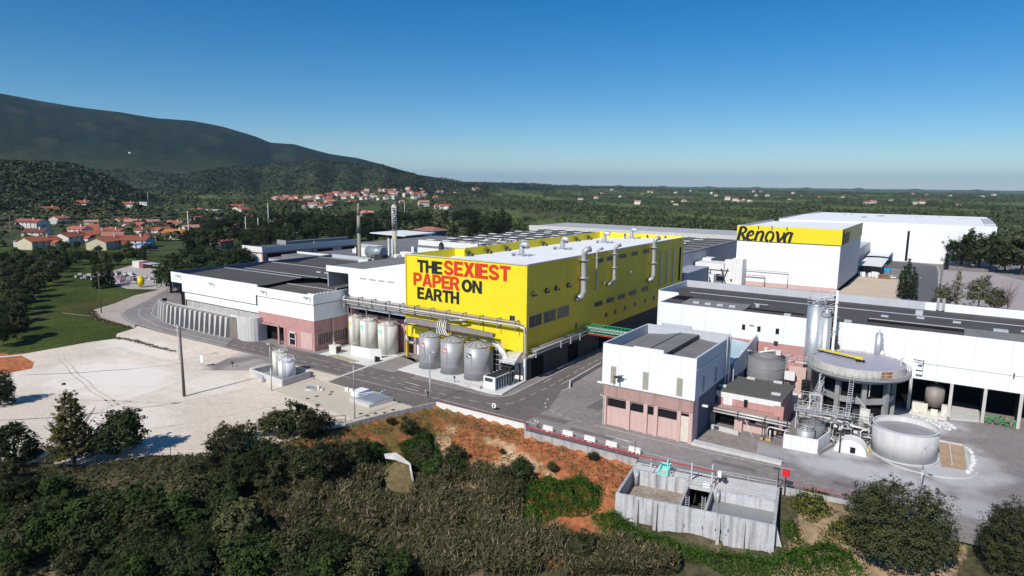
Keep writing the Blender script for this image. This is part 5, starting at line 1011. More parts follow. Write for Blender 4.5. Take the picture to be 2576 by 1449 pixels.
for a in (10.0,12.2):
    x,y=bp(a,2.2 if a<11 else 3); 
    for s_ in (-.25,.25): mb.tube([(x+s_,y,-3),(x+s_,y,1.0)],.04,5)
    for k in range(11): mb.tube([(x-.25,y,-2.8+k*.35),(x+.25,y,-2.8+k*.35)],.03,4)
mb.build('ladder',trim,Sb)
mb=MB(); 
for (a,b,c,d) in ((.8,D_-1.4,8.8,D_-1.4),(3.4,D_-3.6,3.4,D_-.3),(6.4,D_-3.6,6.4,D_-.3),(8.8,D_-1.4,12.9,D_-1.4),(9.2,D_-3.5,10.6,D_-.9)):
    p0=bp(a,b);p1=bp(c,d); mb.wall(p0,p1,.29,.33,.12)
mb.build('deck_joint',darkgrey,Sb)
for a,b in ((1.0,D_-4.2),(13.8,D_-5.8)):
    mb=MB(); x,y=bp(a,b); mb.tube([(x,y+.3,.1),(x,y-.1,.15),(x,y-.4,-.3),(x,y-.45,-1.9)],.3,9); mb.build('inlet_pipe',steel,Sb,smooth=True)
t=thing('turquoise_hopper','turquoise painted steel hopper frame on the settling basin deck','hopper',(*bp(5.2,D_-2.4),.28)); mb=MB(); x,y=bp(4.9,D_-2.6); mb.prism([(x-.9,y-.4),(x-.7,y-.4),(x-.7,y+1),(x-.9,y+1)],.3,[.5,.5,1.5,1.5]); mb.prism([(x-.9,y+1.01),(x+.8,y+1.05),(x+.8,y+1.15),(x-.9,y+1.1)],.3,1.5); mb.prism([(x+.6,y-.5),(x+.8,y-.5),(x+.8,y+1.04),(x+.6,y+1.0)],.3,[.6,.6,1.7,1.7]); mb.box(x-1,x+1.0,y-1.1,y-.8,.3,.5); mb.build('hopper',tealm,t); mb=MB(); mb.box(x+.9,x+1.1,y-1.3,y-1.1,.28,3.3); mb.build('post',tealm,t)
t=thing('deck_gantry','white steel posts standing on the settling basin deck','steel frame',(*bp(11,D_-3),.28)); mb=MB()
for a,b,h in ((9.4,D_-3.7,2.9),(12.5,D_-3.6,3.2),(2.6,D_-1.6,1.6)):
    x,y=bp(a,b); mb.box(x-.1,x+.1,y-.1,y+.1,.26,h+.3)
mb.build('posts',trim,t); mb=MB(); x,y=bp(12.1,D_-5.0); mb.box(x-.7,x+.4,y-.3,y+.3,.3,1.0); mb.build('white_box',signwhite,t)
t=thing('valve_motor','white and dark actuator motor beside the red post on the basin deck','motor',(*bp(13.4,D_-2.6),.3)); mb=MB(); x,y=bp(13.5,D_-2.4); mb.box(x-.3,x+.3,y-.3,y+.3,1.2,2.1); mb.build('motor',signwhite,t); mb=MB(); mb.tube([(x,y,.3),(x,y,1.3)],.15,8); mb.tube([(x-.2,y,1.2),(x+1.0,y,.8)],.15,8); mb.box(x+.6,x+1.1,y-.2,y+.2,.5,1.3); mb.build('base',darksteel,t)
t=thing('red_marker_box','red square box on a post at the right corner of the settling basin','marker',(*bp(W_+.6,D_),0)); mb=MB(); x,y=bp(W_+.9,D_-.2); mb.box(x-.5,x+.5,y-.2,y+.2,2.3,3.3); mb.build('box',mat('bright_red',(.7,.02,.03)),t); mb=MB(); mb.tube([(x,y,-1),(x,y,2.3)],.09,6); mb.box(x-.1,x+1,y-.3,y+.2,1.2,1.6); mb.tube([(x-1,y-.3,-4),(x-1,y-.3,3.3)],.08,6); mb.box(x-1.8,x-.9,y-.4,y-.2,3.2,3.35); mb.build('post',darksteel,t)

# ------------------------------------------------------------ right hand tanks
R_,cx,cy=9.5,-13.4,146.9
t=thing('elevated_round_clarifier','huge raised round clarifier tank with walkway ring, standing on grey concrete legs','clarifier tank',(cx,cy,0))
def corr(mb,ro,ri,z0,z1): mb.ring(cx,cy,z0,z1,ro,ri,96)
mb=MB(); corr(mb,R_-1.0,R_-1.15,9.9,11.5); mb.build('tank_wall',mat('stained_ring',(.55,.53,.48),.8,var=.15,sc=.5,streak=.8,dirt=(.22,.2,.17)),t)
mb=MB(); n=14
for k in range(n):
    a0=math.radians(-56+k*1.1)+.0; a1=a0+math.radians(1.0); rr=R_-.985
    mb.quad((cx+rr*math.cos(a0),cy+rr*math.sin(a0),10.0),(cx+rr*math.cos(a1),cy+rr*math.sin(a1),10.0),(cx+rr*math.cos(a1),cy+rr*math.sin(a1),11.35),(cx+rr*math.cos(a0),cy+rr*math.sin(a0),11.35))
mb.build('rust_patch',rust,t)
mb=MB(); mb.cyl(cx,cy,9.6,11.15,R_-1.16,n=72); mb.build('slurry',pulp,t)
mb=MB(); mb.ring(cx,cy,9.62,9.88,R_,R_-1.5,72); mb.cyl(cx,cy,9.2,9.6,R_-.4,R_-.2,n=72); mb.build('walkway',conc_grey,t)
mb=MB(); mb.rail([(cx+(R_-.1)*math.cos(k*PI/24),cy+(R_-.1)*math.sin(k*PI/24),9.88) for k in range(49)],1.1,.045,1.25); mb.build('railing',trim,t)
mb=MB(); mb.cyl(cx,cy+.5,0,9.2,6.1,n=40); mb.build('shade_core',mat('black_shade_core',(.02,.02,.021),.95,spec=0),t)  # black drum added to stand for the deep shade beneath the tank
mb=MB(); Lr=6.7
for k in range(9):
    a=2*PI*k/9-1.95; x,y=cx+Lr*math.cos(a),cy+Lr*math.sin(a); mb.box(x-.42,x+.42,y-.42,y+.42,0,9.25,rot=a)
    a2=2*PI*(k+1)/9-1.95
    for z0,z1 in ((4.2,5.3),(8.3,9.2)):
        mb.wall((x,y),(cx+Lr*math.cos(a2),cy+Lr*math.sin(a2)),z0,z1,.5)
mb.build('concrete_legs',conc_grey,t)
mb=MB(); p=(-21.2,150.6); q=(-12.6,147.2)
mb.wall(p,q,11.7,12.0,.38); mb.wall((q[0]-1.4,q[1]+.3),(q[0]+.2,q[1]-.1),11.6,11.7,1.1); mb.build('yellow_scraper_arm',yellowm,t); mb=MB(); mb.wall((p[0]-.3,p[1]-.5),(q[0]-.6,q[1]-.5),11.45,11.65,.3)
for k in range(3): mb.tube([(q[0]-1+k*.6,q[1]-.9,11.45),(q[0]-1+k*.6,q[1]-.7,11.45)],.28,10)
mb.build('scraper_drive',dark,t); mb=MB(); mb.tube([(cx+7.4,cy+1.5,11),(cx+7.4,cy+1.5,12.6),(cx+7.9,cy+1.5,12.9)],.15,7); mb.tube([(cx+3,cy-6.4,6),(cx+3,cy-6.4,9.5)],.1,6); mb.tube([(-19.2,139.5,.5),(-19.2,139.5,9.2),(-18.6,139.7,9.5),(-17.6,140.2,9.2)],.13,7); mb.build('pipe',pipe_l,t)
random.seed(21)
t=thing('open_round_tank','wide open grey-lilac steel tank with streaked shell on the dusty yard','tank',(-3.5,129,0)); x,y=-3.5,129.0
mb=MB(); mb.ring(x,y,.02,5.2,5.05,4.93,64); mb.build('shell',mat('pale_streaked_steel',(.54,.53,.52),.7,.0,var=.1,sc=.6,streak=.55,dirt=(.62,.62,.64)),t,smooth=True); mb=MB(); mb.ring(x,y,5.2,5.35,5.15,4.9,64); mb.ring(x,y,.0,.25,5.3,5.05,64); mb.build('rim',trim,t); mb=MB(); mb.cyl(x,y,.1,4.3,4.92,n=64); mb.build('liquid',mat('grey_liquid',(.27,.25,.27),.35,var=.12,sc=.3),t)
t=thing('yard_pit','rectangular shallow pit with rusty water beside the open grey tank','pit',(4,134,0)); mb=MB(); mb.prism([(2.2,126.6),(5.7,127.4),(5.3,139.6),(1.4,139.8)],.028,.034); mb.build('water',mat('rusty_water',(.40,.27,.16),.4,var=.25,sc=.4),t); mb=MB(); mb.wall((1.4,139.8),(5.3,139.6),0,.3,.3); mb.wall((5.5,139.6),(6,127.3),0,.3,.3); mb.wall((3.2,139.4),(3.7,128.5),0,.25,.2); mb.build('kerb',conc_pale,t); mb=MB(); 
for a,b in zip(arc(0,127,7.2,5.6,-150,0,14),arc(0,127,7.2,5.6,-150,0,14)[1:]): mb.wall(a,b,0,.22,.3)
mb.build('curved_kerb',conc_pale,t)
t=thing('grey_ribbed_tank','dark grey banded round tank tucked behind the low pink building','tank',(-31.6,149.6,0)); x,y=-31.6,149.4; mb=MB(); mb.cyl(x,y,0,8.9,4.0,n=40); mb.cyl(x,y,8.9,9.9,4.0,1,n=40); mb.build('shell',tankgrey,t,smooth=True); mb=MB()
for z in (2.6,4.7,6.8,8.85): mb.ring(x,y,z,z+.14,4.07,3.95,40)
mb.build('bands',mat('band_grey',(.3,.3,.31)),t)
for k,(a,b) in enumerate(((-36.6,146.6),(-35.9,147.3),(-27.3,148.6))):
    mb=MB(); mb.tube([(a,b,0),(a,b,9.6),(a+.3,b,10),(a+1.3,b+.5,10)],.16,8); mb.build('pipe',pipe_l if k<2 else steel,t,smooth=True)
mb=MB(); mb.box(-29.6,-28.6,148.5,149.5,9.6,10.6); mb.tube([(-33,148,9.8),(-30,148.6,10.6),(-29,149.6,10.2)],.2,7); mb.cyl(-31.8,149,9.8,10.9,.4,n=8); mb.build('top_gear',beigetank,t)
t=thing('stainless_silo_pair','two tall stainless silos with rooftop platform and white elevator mast by the long hall','silo',(-22,153.4,0))
mb=MB(); mb.cyl(-23.0,153.6,0,20.6,1.75,n=32); mb.cyl(-23.0,153.6,20.6,21.1,1.75,.5,n=32); mb.build('wide_silo',stainless,t,smooth=True); mb=MB(); mb.cyl(-20.7,153.0,0,18.4,1.05,n=28); mb.cyl(-20.7,153.0,18.4,20.4,1.05,.15,n=28); mb.build('narrow_silo',stainless,t,smooth=True)
mb=MB(); mb.box(-19.3,-18.8,153,153.5,0,24.4); mb.build('mast',signwhite,t); mb=MB(); mb.tube([(-18.6,153.8,2),(-18.6,153.8,14.5)],.35,8); mb.tube([(-19.6,154.2,0),(-19.6,154.2,23)],.2,8); mb.build('dark_riser',darksteel,t)
mb=MB(); mb.rail([(-24.6,152,21),(-21.2,151.8,21),(-21.2,155,21),(-24.6,155.2,21),(-24.6,152,21)],1.2,.05,.9); mb.rail([(-21.6,151.6,19.6),(-19.4,151.6,19.6)],1.1,.045,.8)
for k in range(26):
    z=14+random.random()*9.5; a=random.uniform(-21.5,-19.2); mb.tube([(a,152+random.random()*2,z),(a+random.uniform(-1.3,1.3),152+random.random()*2,z+random.uniform(-.6,1.2))],random.uniform(.04,.13),5)
mb.tube([(-23.8,152.6,21),(-19.4,153.2,24.4)],.12,6); mb.tube([(-22.6,152.6,22.4),(-19.2,153.0,23.4)],.12,6); mb.box(-20.8,-19.4,152.5,153.9,22.3,22.5); mb.box(-20.4,-19.6,152.6,153.4,20.4,20.5); mb.build('top_platform',trim,t)
t=thing('slim_vertical_vessel','slim upright stainless pressure vessel standing against the long white wall','vessel',(-10.7,155.4,0)); mb=MB(); mb.cyl(-10.7,155.4,10,15.7,.72,n=20); mb.cyl(-10.7,155.4,15.7,16.1,.72,.2,n=20); mb.cyl(-10.7,155.4,0,10,.5,n=14); mb.build('vessel',stainless,t,smooth=True); mb=MB(); mb.tube([(-10.7,155.4,16),(-10.7,155.4,16.7)],.08,6); mb.tube([(-9.8,155.2,10.6),(-9.8,155.2,13.6)],.14,7); mb.rail([(-10.2,154.4,10.8),(-8.4,154.4,10.8)],1.1,.04,.9); mb.prism([(-11,154.3),(-9.6,154.3),(-9.6,155.2),(-11,155.2)],10,[10.2,10.2,12.3,12.3]); mb.build('fittings',steel,t)
# low pink building
t=thing('low_pink_building','low flat roofed pink and white building with dark roof in front of the grey tank','building',(-30,131,0)); x0,x1,y0,y1=-36.7,-23.6,126.4,137.4
mb=MB(); mb.box(x0,x1,y0,y0+.3,3.7,5.6); mb.box(x0+.02,x1-.02,y0+.02,y0+.32,5.0,6.3); mb.build('upper_front',pink,t); mb=MB(); mb.box(x0-.02,x1,y0-.06,y0-.004,5.05,6.3); mb.build('white_band',white_plain,t)
mb=MB(); mb.box(x1-.3,x1,y0+.33,y1,0,6.3); mb.box(x0,x0+.3,y0+.33,y1,0,6.3); mb.box(x0+.31,x1-.31,y1-.3,y1,0,6.3); mb.build('side_wall',pink,t)
mb=MB(); mb.box(x0-.25,x1+.4,y0-.25,y1+.2,6.32,6.62); mb.build('roof',flatroof,t)
for a,b in ((-35.9,127.6),(-25.9,128.3),(-32.5,136.2),(-27.3,136.6)): mb=MB(); mb.box(a,a+1.7,b,b+.8,6.63,7.1); mb.build('skylight',conc_pale,t,bev=.08)
mb=MB(); mb.box(-34.3,-32.5,y0-.1,y0-.061,3.7,5.9); mb.build('white_door',white_plain,t)
for a in (-36.1,-30.3): mb=MB(); mb.box(a,a+.7,y0-.1,y0-.061,3.9,5.4); mb.build('window',glass,t)
mb=MB(); mb.box(x0,-34.8,123.2,123.4,0,3.1); mb.box(-30.5,-23.6,124.0,124.3,0,3.1); mb.box(-31,-29.6,123,124.2,0,2.6); mb.build('lower_wall',pinkpale,t); mb=MB(); mb.box(-34.8,-30.6,126.4,126.6,0,3.4); mb.box(-25.0,-24.0,123.9,123.99,0.1,2.4); mb.box(-28.5,-27.4,123.9,123.99,1.9,2.7); mb.build('undercroft',dark,t)
mb=MB(); mb.box(x0,x1,124.0,y0-.02,3.1,3.65); mb.build('ledge',pinkbrown,t); mb=MB(); mb.box(-24.6,-22.9,125.6,126.3,0,5.4); mb.build('corner_box',pink,t)
t=thing('yard_pipe_rack','pipe rack with pale and brown pipes in front of the low pink building','pipe rack',(-28,122.4,3))
for k,(z,y,r) in enumerate(((4.05,122.6,.1),(3.9,122.2,.2),(3.6,122.5,.12),(3.45,121.9,.16),(3.2,122.4,.13))):
    mb=MB(); mb.tube([(-35.2,y,z),(-20.9,y,z-.15)],r,8); mb.build('pipe',(pipe_m,pipe_l,pipe_m,pipe_l,pipe_m)[k],t,smooth=True)
mb=MB()
for x in (-35,-30.2,-25.3,-21.4): mb.box(x-.08,x+.08,121.7,121.85,3,4.2); mb.box(x-.08,x+.08,122.7,122.85,3,4.2); mb.box(x-.08,x+.08,121.7,122.8,3,3.1)
for x in (-25.5,-25.1): mb.box(x-.07,x+.07,121.2,121.35,0,3.6)
mb.build('brackets',darksteel,t); mb=MB(); mb.tube([(-24.6,121.2,0),(-24.6,121.2,2.4),(-24.2,121.2,2.8),(-20.9,121.4,2.6)],.14,7); mb.tube([(-24.1,121.2,0),(-24.1,121.2,2.2)],.14,7); mb.tube([(-29,122.4,3),(-27,121,.1)],.09,6); mb.build('riser',pipe_l,t,smooth=True); mb=MB()
for x in (-25.5,-24.6,-24.1): mb.box(x-.25,x+.25,121,121.4,.1,.5)
mb.build('yellow_valves',mat('ochre_valve',(.5,.36,.1)),t)
mb=MB(); mb.wall((-35,121.6),(-29.6,121.0),0,.85,.4); tag(mb.build('yard_wall',conc_pale),'low pale concrete wall under the yard pipe rack','wall'); 
t=thing('white_box_bund','white walled box bund holding a grey open tank in front of the low pink building','bund',(-18.5,122,0)); mb=MB(); mb.wall((-21.4,119.7),(-16.0,120.2),0,2.6,.2); mb.wall((-16.0,120.2),(-14.9,126.3),0,2.6,.2); mb.wall((-21.4,119.7),(-21.6,122.5),0,2.6,.2); mb.build('wall',white_plain,t); mb=MB(); mb.wall((-15.6,119.6),(-14.0,125.6),0,.7,.12); mb.build('gutter',conc_grey,t)
vtank(-18.4,122.6,1.5,3.4,'small grey open-topped tank inside the white box bund',m=steel,group=None,name='grey_tank',dome=.1,ladder=False); vtank(-17.6,125.2,1.9,4.0,'wider lidded grey tank behind the small one in the white box bund',m=tankgrey,group=None,name='grey_tank',dome=.25,ladder=False)
t=thing('vaulted_white_pit_house','low white arched housing with a dark hatch beside the open grey tank','housing',(-12,124.6,0)); mb=MB(); q=arc(-11.2,0,2.6,2.5,180,0,12); 
for a,b in zip(q,q[1:]): mb.prism([(a[0],123.6),(b[0],123.6),(b[0],126.6),(a[0],126.6)],0,[a[1]+.02,b[1]+.02,b[1]+.02,a[1]+.02])
mb.build('shell',white_plain,t); mb=MB(); mb.box(-11.2,-10.4,123.45,123.58,.3,1.3); mb.build('hatch',dark,t); mb=MB(); mb.box(-12.9,-12.7,122.9,123.1,0,3.9); mb.build('post',darksteel,t)
t=thing('process_platform','dense steel access platform with pipes, valves and stairs between the clarifier and tanks','platform',(-14,131,3.5)); mb=MB(); mb.prism([(-22,131),(-9,131.8),(-9,134.2),(-22,134.2)],3.55,3.7); mb.build('deck',steel,t)
mb=MB(); mb.rail([(-22,131,3.7),(-15.5,131.4,3.7),(-9,131.8,3.7),(-9,134.2,3.7)],1.1,.045,.9); mb.rail([(-22,134.2,3.7),(-13,134.2,3.7)],1.1,.045,.9); mb.rail([(-22.4,135,5.4),(-18,135.2,5.4),(-18,138,5.4)],1.1,.05,.9)
for x in (-21.6,-18.4,-15,-12,-9.2):
    for y in (131.3,134): mb.box(x-.09,x+.09,y-.09,y+.09,0,3.55)
for x in (-19.6,-17.6): mb.box(x-.13,x+.13,132.4,132.6,3.7,7.0)
mb.box(-19.7,-17.5,132.4,132.6,6.9,7.1); mb.build('railing',trim,t)
mb=MB()
for s_ in (-.35,.35): mb.tube([(-13.0+s_,132.6,3.7),(-13.3+s_,137.6,8.7)],.07,5); mb.tube([(-13.0+s_,132.6,4.6),(-13.3+s_,137.6,9.7)],.04,5)
for k in range(16): f=k/15; mb.box(-13.35-.3*f,-12.65-.3*f,132.6+5*f-.12,132.6+5*f+.12,3.75+5*f,3.8+5*f)
mb.tube([(-12.2,136.5,6.8),(-7.6,131.4,3.7)],.06,5); mb.build('stair',trim,t)
mb=MB()
for s_ in (-.3,.3): mb.tube([(-19.8+s_,134.4,3.7),(-18.6+s_,139.0,8)],.06,5); mb.tube([(-19.8+s_,134.4,4.7),(-18.6+s_,139.0,9)],.04,5)
for k in range(12): f=k/11; mb.box(-20.1+1.2*f,-19.5+1.2*f,134.4+4.6*f-.12,134.4+4.6*f+.12,3.75+4.3*f,3.8+4.3*f)
mb.build('stair',trim,t)
for k in range(46):
    mb=MB(); x=random.uniform(-20.5,-9.2); y=random.uniform(126.8,133.4); z=random.uniform(.4,4.4); r=random.choice((.07,.1,.14,.2)); L=random.uniform(.8,3.2)
    if random.random()<.45: mb.tube([(x,y,z),(x+L*.7,y+.1,z),(x+L,y,z-.3),(x+L,y,max(.1,z-L*.6))],r,7)
    elif random.random()<.5: mb.tube([(x,y,0),(x,y,z),(x+.3,y+.2,z+.3),(x+1,y+.3,z+.3)],r,7)
    else: mb.tube([(x,y,z),(x-.2,y+L,z)],r,7)
    mb.build('pipe',random.choice((pipe_l,pipe_l,steel,trim,darksteel,pipe_m)),t,smooth=True)
for k in range(12):
    mb=MB(); x=random.uniform(-14.5,-9.2); y=random.uniform(126.4,131); z=random.uniform(0,3); mb.box(x-.3,x+.3,y-.25,y+.25,z,z+random.uniform(.4,.9)); mb.build('equipment_box',random.choice((trim,darksteel,beigetank,signwhite)),t)
for a,b in ((-10.8,126.2),(-8.9,125.7)): mb=MB(); mb.tube([(a,b-.1,.55),(a,b+.25,.55)],.5,12); mb.box(a-.5,a+.5,b,b+.4,0,.25); mb.build('yellow_pump',mat('pump_yellow',(.6,.48,.1)),t)
mb=MB(); mb.tube([(-21,130.5,3.4),(-15,130.9,3.3),(-12,130.4,2.9),(-9.0,129.8,2.9)],.2,8); mb.tube([(-21,130.1,3.0),(-16,130.4,2.9)],.16,8); mb.build('main_pipe',pipe_l,t,smooth=True)
t=thing('valve_house','small beige cabin with a dark window on the platform left of the open tank','cabin',(-11.6,132.6,3.7)); mb=MB(); mb.box(-11.0,-9.4,132.2,133.6,3.7,5.6); mb.build('body',beigetank,t); mb=MB(); mb.box(-12.2,-11.1,132.0,133.2,3.7,5.3); mb.build('cabinet',darkgrey,t)
t=thing('pink_pump_station','cluster of white cabinets, pink wall and hoses left of the clarifier legs','pump station',(-24.5,148,0)); mb=MB(); mb.box(-27.4,-25.3,148,149,4.6,6.4); mb.box(-24.9,-23.2,145,146,2.2,2.5); mb.box(-24.5,-23.4,140.5,142.5,0,3.6); mb.build('cabinets',white_plain,t); mb=MB(); mb.box(-27,-23.5,150.4,150.8,0,7.2); mb.box(-25,-23.6,147.6,148,0,4.4); mb.build('pink_panels',pinkpale,t); mb=MB()
for k in range(14): x=random.uniform(-27,-22.5); y=random.uniform(142,149); z=random.uniform(.3,4.5); mb.tube([(x,y,z),(x+random.uniform(.3,1.4),y,z+random.uniform(-.5,.5)),(x+random.uniform(.5,1.6),y-.5,z-random.uniform(0,1))],random.uniform(.08,.2),6)
mb.build('pipes',pipe_m,t); mb=MB(); mb.rail([(-28.6,150.5,8.2),(-22.8,151.4,8.2)],1.2,.045,1); mb.box(-28.6,-22.8,151,151.8,7.95,8.15); mb.build('catwalk',trim,t); mb=MB()
for k in range(4): mb.ring(-22.4,144.5,3.6+k*.7,4.0+k*.7,.9,.6,16)
mb.build('tyre_stack',blackm,t)
# ------------------------------------------------------------ rear plant, left of the yellow hall
t=thing('pink_office_block','low pink block with a deep white flat roof edge behind the left hall','building',(-289,198.6,0)); mb=MB(); mb.box(-297.2,-281.1,198.6,199,11.2,14); mb.build('front_fascia',white_plain,t); mb=MB(); mb.box(-281.5,-281.1,199.02,262,11.2,14); mb.box(-281.5,-281.0,230.3,231,9,14.6); mb.build('side_fascia',greyclad,t); mb=MB(); mb.box(-296.4,-281.6,199.2,199.6,0,11.2); mb.box(-282.2,-281.8,199.6,262,0,11.2); mb.build('wall',pink,t)
mb=MB(); mb.poly([(-297,199,13.2),(-281.5,199,13.2),(-281.5,262,13.2),(-297,262,13.2)]); mb.build('roof',mat('dark_flat_roof',(.09,.09,.09),.9,var=.2,sc2=1),t)
for a in (-293.3,-287.6): mb=MB(); mb.box(a,a+5.4,199.0,199.19,1,10.4); mb.build('white_door',white_plain,t)
for a,b,m_ in ((202,221,dark),(222,229,pinkpale),(233,243,dark),(243.5,249.5,greyclad),(250,259,dark)): mb=MB(); mb.box(-281.79,-281.6,a,b,4,10.4); mb.build('bay',m_,t)
mb=MB(); mb.box(-297,-289.5,219,219.5,13.2,15.5); mb.box(-291,-289.5,219.5,262,13.2,14.9); mb.build('upstand',conc_grey,t)
mb=MB(); mb.box(-302,-297.4,200,212,0,8); mb.box(-303,-297.3,200,213,8,8.5); tag(mb.build('porch_block',housewhite),'small white porch block at the left end of the pink office block','building')
t=thing('rear_hall_roofs','broad group of low grey roofed halls behind the left hall','building',(-215,240,0)); mb=MB(); mb.box(-281,-238,262.5,330,0,11.6); mb.box(-279,-240,200.5,262,0,8.5); mb.box(-238,-160,240,266,0,12.4); mb.box(-236,-121,185,239.5,0,14.2); mb.build('walls',greyclad,t); mb=MB(); mb.box(-281.2,-238,262.3,330.2,11.6,12.0); mb.box(-279,-240,200.4,262,8.5,8.8);mb.box(-238.2,-160,239.8,266,12.4,12.9); mb.build('flat_roof',greyroof,t)
mb=MB(); mb.box(-236.2,-121,184.8,239.7,14.2,14.8); mb.build('flat_roof',mat('streaky_grey_roof',(.17,.165,.165),.9,var=.2,sc=.12,sc2=1),t)
mb=MB(); mb.box(-236.4,-121,184.4,184.75,12.2,16); mb.box(-205,-121.2,223,223.4,14.8,17.2); mb.build('white_upstand',white_plain,t)
mb=MB(); mb.box(-236.6,-180,176.4,184.3,0,15.2); tag(mb.build('side_roof_block',greyroof),'grey roof strip between the left hall and the rear roofs','building')
# parts of a working roofscape
t=thing('boiler_drum','horizontal grey boiler drum on a white and pink plinth in front of the chimneys','boiler',(-176,168,17)); mb=MB(); mb.box(-177.5,-162,165,174,0,18.6); mb.build('plinth',white_plain,t); mb=MB(); mb.box(-177.6,-161.9,164.9,164.99,10,16.4); mb.build('pink_face',pink,t)
mb=MB(); mb.tube([(-177.3,170,21),(-169.5,170,21)],2.0,20); mb.build('drum',mat('blue_grey_drum',(.28,.32,.34),.5,.3),t,smooth=True); mb=MB(); mb.box(-170.5,-166.5,166,169,18.6,20.6); mb.tube([(-171.8,164.8,19),(-171.8,164.8,14.4)],.35,7); mb.tube([(-170.8,164.8,19),(-170.8,164.8,14.4)],.35,7); mb.tube([(-165.5,164.8,19.6),(-165.5,164.8,15.5)],.3,7)
for k in range(14): a=random.uniform(-176,-162.5); mb.tube([(a,166+random.random()*5,18.6),(a,166+random.random()*5,18.9+random.random()*2)],.2,6)
mb.rail([(-177,165.4,18.6),(-162.3,165.4,18.6)],1.1,.05,2); mb.build('pipework',darksteel,t)
beigech=mat('weathered_stack',(.30,.27,.22),.8,var=.2,sc=.3,streak=.5,dirt=(.12,.11,.1))
t=thing('slim_chimney','slim brown-grey chimney with a round platform, left of the lettered chimney','chimney',(-204,190,0)); mb=MB(); x,y=-203.6,190; mb.cyl(x,y,0,25.8,.72,n=18); mb.cyl(x,y,25.8,32.5,.74,.7,n=18); mb.cyl(x,y,32.5,37.5,.66,.4,n=18); mb.build('shaft',beigech,t,smooth=True); mb=MB(); mb.ring(x,y,26,26.4,1.5,.7,18); mb.rail([(x+1.4*math.cos(k*PI/4),y+1.4*math.sin(k*PI/4),26.4) for k in range(9)],1.1,.05,3); mb.box(x-1.6,x-1.2,y-.3,y+.3,15,20); mb.build('platform',darksteel,t)
t=thing('lettered_chimney','chimney wrapped in black vertical lettering on white behind the yellow hall','chimney',(-204,212,0)); x,y=-202.8,210.; mb=MB(); mb.cyl(x,y,0,25.3,1.05,n=24); mb.build('lower_shaft',mat('beige_stack',(.48,.43,.34),.8,var=.12,streak=.4,dirt=(.25,.2,.15)),t,smooth=True); mb=MB(); mb.cyl(x,y,25.3,36,1.1,n=24); mb.cyl(x,y,36,36.6,.9,n=24); mb.build('upper_shaft',mat('off_white_stack',(.6,.58,.55),.7),t,smooth=True)
mb=MB(); src=MB(); renova(src,0,0,0); 
for (a,_,b),f in [(v_,0) for v_ in src.v]:
    h_=25.8+a/25*9.6; ang=math.radians(-62)-(b-3)/6.2*1.7; mb.v.append((x+1.15*math.cos(ang),y+1.15*math.sin(ang),h_))
mb.f=src.f; mb.m=[0]*len(src.f); mb.build('lettering',blackm,t)
t=thing('black_flue','short black round-topped flue beside the rear white upstand','flue',(-172,205,14.8)); mb=MB(); mb.cyl(-172,205,14.2,21.3,1.05,n=18); mb.cyl(-172,205,21.3,22.4,1.05,.4,n=18); mb.build('stack',mat('black_flue_paint',(.03,.03,.033),.6),t,smooth=True); mb=MB(); mb.cyl(-172,205,14.82,15.5,1.6,n=14); mb.build('collar',steel,t)
t=thing('white_twin_ducts','pair of white upright ducts with a tank behind the yellow hall corner','duct',(-196,203,14.8)); mb=MB()
for a in (-199.5,-197.4): mb.cyl(a,203,14.2,22.5,.42,n=10)
mb.cyl(-193.7,202,14.2,16.2,1.5,n=14); mb.box(-193,-186,203,206,14.82,17.2); mb.box(-212,-203,196,197,14.82,18.5); mb.build('ducts',white_plain,t)
for k,(a,b,c) in enumerate(((-183,196,'grey ventilation box on the rear roof near the black flue'),(-165,210,'squat ventilation box on the rear roof behind the yellow corner'),(-222,203,'pale ventilation box on the rear roof left of the chimneys'))):
    mb=MB(); mb.box(a,a+4,b,b+3,14.82,16.6); mb.box(a+1,a+2.6,b+.5,b+2,16.6,17.3); tag(mb.build('roof_unit',(greyclad,conc_pale,white_plain)[k]),c,'roof unit')
mb=MB(); mb.tube([(-151,184,15),(-151,184,18.5),(-150,184,19.6),(-147.5,184,19.2)],.8,10); tag(mb.build('bent_duct',darksteel),'dark bent roof duct just left of the yellow parapet','duct')
# big white canopy + blue hut
t=thing('flat_white_canopy','large flat white canopy roof on thin posts behind the chimneys','canopy',(-315,335,0)); mb=MB(); mb.prism([(-331,319),(-294,314),(-297,348),(-331,350)],11.6,12.2); mb.build('roof',signwhite,t); mb=MB()
for a in (-329,-318,-307,-297): 
    for b in (320,346): mb.box(a-.2,a+.2,b-.2,b+.2,0,11.6)
mb.build('posts',darksteel,t); mb=MB(); mb.box(-329,-297,340,341,0,10.5); mb.build('dark_screen',darkgrey,t)
t=thing('blue_hut','dark blue walled hut with faded red roof beyond the flat white canopy','building',(-340,390,0)); mb=MB(); mb.box(-349,-331,384,400,0,9.5); mb.build('wall',mat('deep_blue_wall',(.02,.09,.19),.7),t); mb=MB(); mb.v=[(-351,382,9.6),(-329,382,9.6),(-329,402,9.6),(-351,402,9.6),(-344,392,12.4),(-336,392,12.4)]; mb.f=[(0,1,5,4),(1,2,5),(2,3,4,5),(3,0,4)]; mb.m=[0]*4; mb.build('roof',mat('faded_hut_tiles',(.34,.15,.11),.9,var=.2),t)
